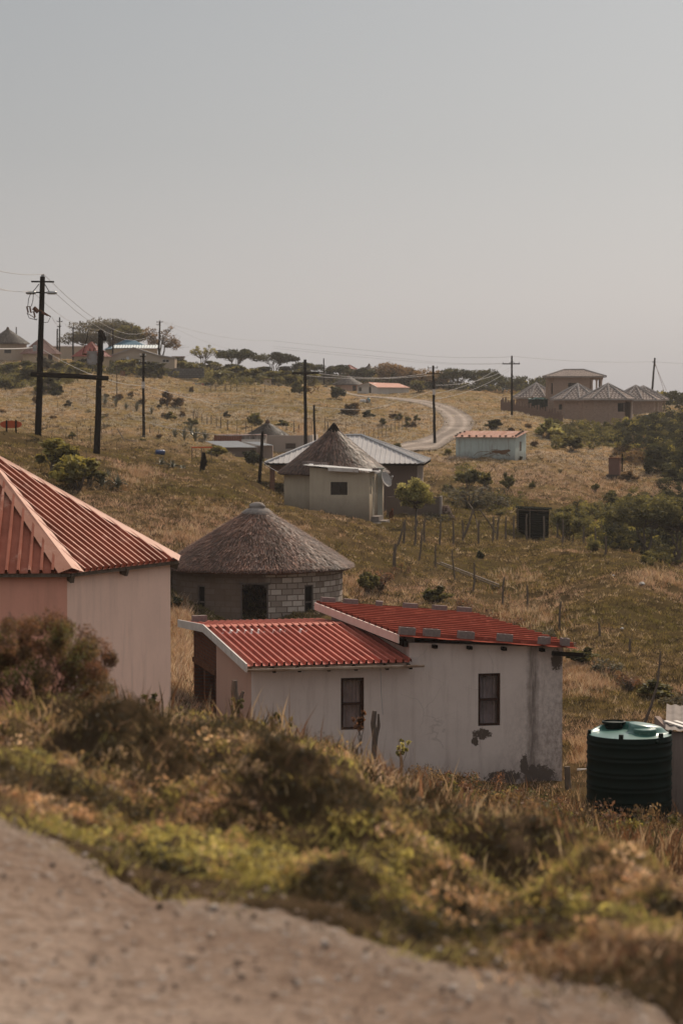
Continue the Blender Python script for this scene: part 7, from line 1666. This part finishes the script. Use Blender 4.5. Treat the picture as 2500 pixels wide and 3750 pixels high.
poly_post('leaning_branch', 'long dark leaning branch behind the green water tank', [W(2352, 2670, 62), W(2385, 2580, 62), W(2408, 2500, 62), W(2418, 2385, 62)], [.045, .035, .028, .018], 'bark', 'branch', [([W(2408, 2500, 62), W(2402, 2470, 62), W(2420, 2430, 62)], [.02, .015, .01])])
D = hit(744, 1728, 100)[1]
poly_post('weathered_stump', 'dark hunched wooden post on the near hill left of the leaning pole', [W(739, 1732, D), W(743, 1700, D), W(746, 1675, D), W(746, 1657, D)], [.13, .16, .14, .09], 'darkwood', 'post', [([W(748, 1705, D), W(752, 1690, D), W(748, 1672, D)], [.10, .12, .06])])
D = 130
LS = 'leaning sticks behind the lawn fence'
poly_post('leaning_pole_frame', 'frame of three leaning sticks standing on the lawn right of the leafy tree', [W(1690, 1985, 127), W(1712, 1930, 127), W(1728, 1880, 127), W(1731, 1868, 127)], [.06, .07, .05, .04], 'wood', 'stick frame',
  [([W(1712, 1835, 128), W(1731, 1866, 127)], [.02, .035]), ([W(1731, 1868, 127), W(1742, 1900, 127), W(1752, 1950, 126)], [.045, .035, .03]), ([W(1731, 1867, 127), W(1758, 1870, 127)], [.025, .02])])
poly_post('leaning_stick', 'long pale pole leaning down to the right among the lawn fence posts', [W(1815, 1952, 127), W(1785, 1905, 127), W(1758, 1869, 127)], [.045, .045, .04], 'wood', 'stick', [([W(1758, 1870, 127), W(1785, 1855, 127), W(1812, 1841, 127)], [.03, .02, .015])])
def plank():
    a = Vector(hit(1600, 2070, 60)); b = Vector(hit(1825, 2160, 60)); b.z += .02; t = thing('fallen_plank', 'long grey planks lying on the slope between the fence posts', 'plank', a)
    MB().beam(Vector((0, 0, .10)), b - a + Vector((0, 0, .10)), .08, .04).build('plank', M['wood'], t); MB().beam(Vector((0.15, -.25, .16)), (b - a) * .95 + Vector((.15, -.25, .16)), .06, .04).build('plank', M['greyplank'], t)
M['greyplank'] = mat_var('bleached_plank', (.24, .20, .17), (.17, .14, .12), 6, .9, .4, stretch=(1, 1, 1))
plank()
def orange_sign():
    D = 150; p = W(40, 1554, D); t = thing('orange_sign', 'orange rounded board on two dark posts at the left edge', 'sign', p)
    mb = MB(); w, h = 40 * D / F, 13.5 * D / F; n = 28; pts = [(w * math.copysign(abs(math.cos(a)) ** .65, math.cos(a)), h * math.copysign(abs(math.sin(a)) ** .9, math.sin(a))) for a in [2 * math.pi * k / n for k in range(n)]]
    mb.poly([(a, 0, b) for a, b in pts]); mb.poly([(a, .03, b) for a, b in pts[::-1]])
    for (a, b), (c, d) in zip(pts, pts[1:] + pts[:1]): mb.poly([(a, 0, b), (a, .03, b), (c, .03, d), (c, 0, d)])
    mb.build('board', mat_var('orange_paint', (.50, .095, .03), (.42, .075, .025), 2, .6, .1), t)
    for px in (24, 58): MB().tube([(xat(px, D) - p[0], -.06, .26), (xat(px, D) - p[0], -.06, -.75)], .055, 8).build('post', M['darkwood'], t)
orange_sign()
def misc():
    # clothes line with washing and the grey stone wall behind it
    p = hit(675, 1402, 200); D = p[1]; s = D / F; zb = zat(1402, D)
    w = thing('stone_wall', 'low grey stone wall behind the clothes line on the left pasture', 'wall', (xat(590, D + 5), D + 5, Hs(xat(590, D + 5), D + 5)), R(-3)); L = 160 * s
    MB().box(0, L * .30, 0, .5, -.3, .85).box(L * .30 + .01, L, .02, .5, -.4, .98).build('wall', mat_brick('grey_stonework', (.15, .14, .135), (.10, .095, .09), (.06, .055, .05), .5, .3, .05), w)
    c = thing('clothes_line', 'line hung with dark, red and blue washing before the stone wall', 'clothes line', (xat(668, D), D, zb)); X = lambda px: xat(px, D) - c.location.x; Z = lambda py: zat(py, D) - zb
    for px in (668, 772): MB().tube([(X(px), 0, -.4), (X(px), 0, Z(1401 if px < 700 else 1400))], .05, 6).build('post', M['wood'], c)
    MB().tube([(X(668), 0, Z(1401)), (X(720), 0, Z(1404)), (X(772), 0, Z(1400))], .015, 4).build('line', M['wire'], c)
    cols = [(.05, .05, .06), (.05, .05, .06), (.33, .035, .03), (.05, .22, .30), (.04, .06, .10), (.05, .05, .06), (.28, .05, .05), (.06, .06, .065), (.07, .075, .085)]
    for k, px in enumerate((683, 691, 708, 717, 725, 733, 742, 752, 765)):
        mt = NT('cloth_%d' % k).fin(cols[k], .9); h = random.Random(k).uniform(10, 17) if k not in (2, 3, 6) else 10; q = MB(); x0, x1 = X(px - 4), X(px + 3.5); z0 = Z(1403.5)
        for i in range(6): a0, a1 = x0 + (x1 - x0) * i / 6, x0 + (x1 - x0) * (i + 1) / 6; q.poly([(a0, .02 * math.sin(i), z0), (a1, .02 * math.sin(i + 1), z0), (a1, .05 * math.sin(i + 1.5), z0 - h * s), (a0, .05 * math.sin(i + .5), z0 - h * s)])
        q.build('garment', mt, c)
    # small privy among the bushes
    D = 330; p = (xat(978, D), D, zat(1428, D)); t = thing('privy', 'narrow grey privy half hidden by bushes on the far slope', 'outhouse', p); MB().box(-.5, .5, 0, 1, -.3, 1.45).build('wall', WM2, t); MB().box(-.58, .58, -.1, 1.1, 1.451, 1.55).build('roof', M['rust'], t)
    # drum, litter, bins
    p = hit(586, 1668, 100); t = thing('blue_drum', 'blue plastic drum lying at the top of the near hill by the aloes', 'drum', (p[0], p[1], p[2] + .18), R(20)); q = MB().lathe([(.0, -.38), (.20, -.37), (.24, -.30), (.22, -.12), (.24, -.05), (.22, .02), (.24, .25), (.2, .37), (0, .38)], 16); q.v = [(v[2] * .75, v[1] * .75, v[0] * .75) for v in q.v]; q.build('drum', NT('blue_plastic').fin((.02, .04, .11), .4), t, True)
    D = 305; x = xat(1327, D); z = Hs(x, D); t = thing('refuse_heap', 'white sacks and a teal bin left beside the gravel road', 'rubbish', (x, D, z)); rg = random.Random(3); wm = mat_var('white_sack', (.55, .52, .50), (.42, .40, .38), 4)
    for k in range(5):
        r = rg.uniform(.16, .26); q = MB().lathe([(r * .6, -.1), (r, .1), (r * .9, .28), (r * .3, .42), (0, .44)], 9, (-.2 + k * .22, rg.uniform(-.1, .1)), wob=lambda a, i: .15 * math.sin(2 * a + i)); q.build('sack', wm if k < 3 else M['concrete'], t)
    MB().lathe([(.20, -.1), (.22, .45), (.10, .55), (.06, .62), (.0, .63)], 12, (.75, .1)).build('bin', NT('teal_plastic').fin((.05, .14, .17), .5), t)
    D = 270; x = xat(2366, D); t = thing('blue_barrel', 'dark blue barrel on the terrace below the brick estate porch', 'barrel', (x, D, Hs(x, D))); MB().lathe([(.0, 0), (.26, 0), (.28, .3), (.27, .34), (.28, .38), (.26, .72), (0, .73)], 16).build('barrel', NT('dark_blue_plastic').fin((.025, .04, .055), .5), t, True)
    D = 262; x = xat(2395, D); t = thing('white_sacks', 'pale heap of sacks on the terrace at the right end of the estate', 'sacks', (x, D, Hs(x, D)))
    for k in range(6): r = rg.uniform(.2, .35); MB().lathe([(r * .8, -.1), (r, .08), (r * .7, .22), (0, .26)], 9, (-.9 + k * .32, rg.uniform(-.2, .2)), wob=lambda a, i: .2 * math.sin(2 * a + i)).build('sack', wm, t)
    for k, (px, py) in enumerate(((2245, 2110), (2390, 2108), (2350, 2142), (2277, 2304), (2430, 2040), (700, 2598), (800, 1452))):
        p = hit(px, py, 55); r = .06 + .03 * (k % 3); t = MB().lathe([(r, 0), (r * 1.2, r * .5), (r * .5, r), (0, r)], 7, wob=lambda a, i: .25 * math.sin(2 * a + i)).build('litter', wm, None, loc=p); props(t, 'small pale scrap of litter lying in the grass', 'litter', 'litter in the grass')
    p = hit(2150, 2832, 50); t = thing('pale_pipe', 'pale pipe end lying in the grass left of the water tank', 'pipe', (p[0], p[1], p[2] + .06)); MB().tube([(-.25, 0, .02), (.22, .05, 0)], [.03, .05], 10).build('pipe', M['fasciawhite'], t)
    p = hit(430, 1622, 100); t = thing('broken_trellis', 'broken pale timber frame lying on the left pasture', 'timber', p); D = p[1]; s = D / F; MB().beam((0, 0, 1.5 * .7), (28 * s, 0, .1), .07).beam((30 * s, .1, .25), (75 * s, .2, .12), .07).beam((78 * s, 0, .4), (100 * s, 0, .55), .06).build('timber', M['greyplank'], t)
    # terracotta pot-like drum by the ridge bushes and an orange tarp
    p = (xat(449, 320), 320, Hs(xat(449, 320), 320)); t = thing('rusty_drum', 'rusty brown drum standing below the gabled ridge house', 'drum', p); MB().lathe([(0, -.2), (.30, -.2), (.32, .35), (.30, .4), (.32, .75), (0, .77)], 14).build('drum', mat_var('rusty_drum_paint', (.20, .10, .06), (.14, .07, .045), 5), t)
    p = hit(670, 1660, 90); a = W(700, 1638, 150); t = thing('orange_barrier', 'thin bright orange rail behind the crest of the near hill', 'rail', a); MB().beam((0, 0, 0), (77 * 150 / F, 0, 0), .05, .07).build('rail', NT('orange_plastic').fin((.55, .07, .02), .5), t)
    for k in range(3): MB().beam((.05 + k * .6, 0, -.9), (.05 + k * .6, 0, -.036), .05).build('post', M['wood'], t)
misc()
def dog():
    p = hit(1434, 1915, 90); t = thing('dog', 'slim red-brown dog standing by the doorstep, facing the camera', 'dog', (p[0], p[1], p[2] + .12))
    me = bpy.data.meshes.new('dog_body'); v = []; e = []; r = []
    def add(p, rr, par=None): v.append(p); r.append(rr); (e.append((par, len(v) - 1)) if par is not None else None); return len(v) - 1
    pel = add((.03, .34, .47), .075); bel = add((.02, .18, .455), .07, pel); ch = add((0, .0, .44), .10, bel); nk = add((0, -.08, .52), .06, ch); hd = add((.0, -.15, .60), .062, nk); mz = add((-.02, -.24, .58), .034, hd); ns = add((-.03, -.29, .57), .022, mz)
    for sx in (-1, 1):
        ea = add((sx * .04 , -.13, .655), .022, hd); add((sx * .06, -.12, .695), .010, ea)
        sh = add((sx * .055, -.01, .36), .042, ch); el = add((sx * .06, .01, .25), .026, sh); wr = add((sx * .06, -.01, .12), .018, el); add((sx * .062, -.03, .015), .022, wr)
        hp = add((sx * .065 + .03, .33, .38), .055, pel); kn = add((sx * .07 + .03, .27, .27), .036, hp); hk = add((sx * .07 + .03, .38, .15), .018, kn); ft = add((sx * .07 + .03, .35, .03), .018, hk); add((sx * .07 + .03, .31, .012), .02, ft)
    t1 = add((.05, .42, .50), .022, pel); t2 = add((.08, .52, .44), .014, t1); add((.10, .58, .34), .008, t2)
    me.from_pydata([tuple(p) for p in v], e, []); o = link('dog_body', me, t); md = o.modifiers.new('skin', 'SKIN'); md.use_smooth_shade = True
    for i, s in enumerate(me.skin_vertices[0].data): s.radius = (r[i], r[i])
    me.skin_vertices[0].data[0].use_root = True; o.modifiers.new('sub', 'SUBSURF').levels = 1; o.modifiers['sub'].render_levels = 1
    me.materials.append(mat_var('red_brown_coat', (.15, .050, .026), (.10, .035, .02), 9, .7, .2)); t.rotation_euler = (0, 0, R(12))
dog()
def gravel():
    rg = np.random.default_rng(3); n = 2400; base = np.array([[1,0,0],[-1,0,0],[0,1,0],[0,-1,0],[0,0,.7],[0,0,-.7]], float); fc = np.array([[0,2,4],[2,1,4],[1,3,4],[3,0,4],[2,0,5],[1,2,5],[3,1,5],[0,3,5]])
    y = np.exp(rg.uniform(math.log(4.5), math.log(14), n)); x = rg.uniform(-.17, .17, n) * y; s = verge_s(x, y); k = s < .35; x, y, s = x[k], y[k], s[k]; n = len(x)
    r = .004 + .013 * rg.random(n) ** 5 + .007 * (np.abs(s + .3) < .5) * rg.random(n); z = H(x, y) + r * .2
    a = rg.random(n) * 6.28; sc3 = r[:, None] * (.6 + .8 * rg.random((n, 3))); b = base[None] * sc3[:, None]; ca, sa = np.cos(a)[:, None], np.sin(a)[:, None]
    V = np.stack([b[..., 0] * ca - b[..., 1] * sa + x[:, None], b[..., 0] * sa + b[..., 1] * ca + y[:, None], b[..., 2] + z[:, None]], -1).reshape(-1, 3)
    Fc = (np.arange(n)[:, None, None] * 6 + fc[None]).reshape(-1, 3); T = np.array([(.36, .27, .21), (.26, .19, .15), (.42, .35, .30), (.08, .06, .045)]); C = np.repeat(T[rg.choice(4, n, p=[.35, .3, .2, .15])], 6, 0)
    t = NT('road_stones'); at = t.n('ShaderNodeAttribute', attribute_name='Col').outputs[0]; props(bulk('loose_gravel', V, Fc, t.fin(at, .9), C), 'loose stones scattered over the dirt road', 'gravel', kind='stuff')
gravel()
# ---------------------------------------------------------------- haze: warm dusty air over the valley
hz = MB().box(-420, 420, -25, 640, -32, 26); ho = hz.build('haze', None); ho.data.materials.clear()
hm = bpy.data.materials.new('haze'); hm.use_nodes = True; hn = hm.node_tree; hn.nodes.remove(hn.nodes['Principled BSDF'])
pv = hn.nodes.new('ShaderNodeVolumePrincipled'); pv.inputs['Color'].default_value = (.93, .90, .90, 1); pv.inputs['Density'].default_value = .00013; pv.inputs['Anisotropy'].default_value = .3
hn.links.new(pv.outputs[0], hn.nodes['Material Output'].inputs['Volume']); ho.data.materials.append(hm); props(ho, kind='stuff')
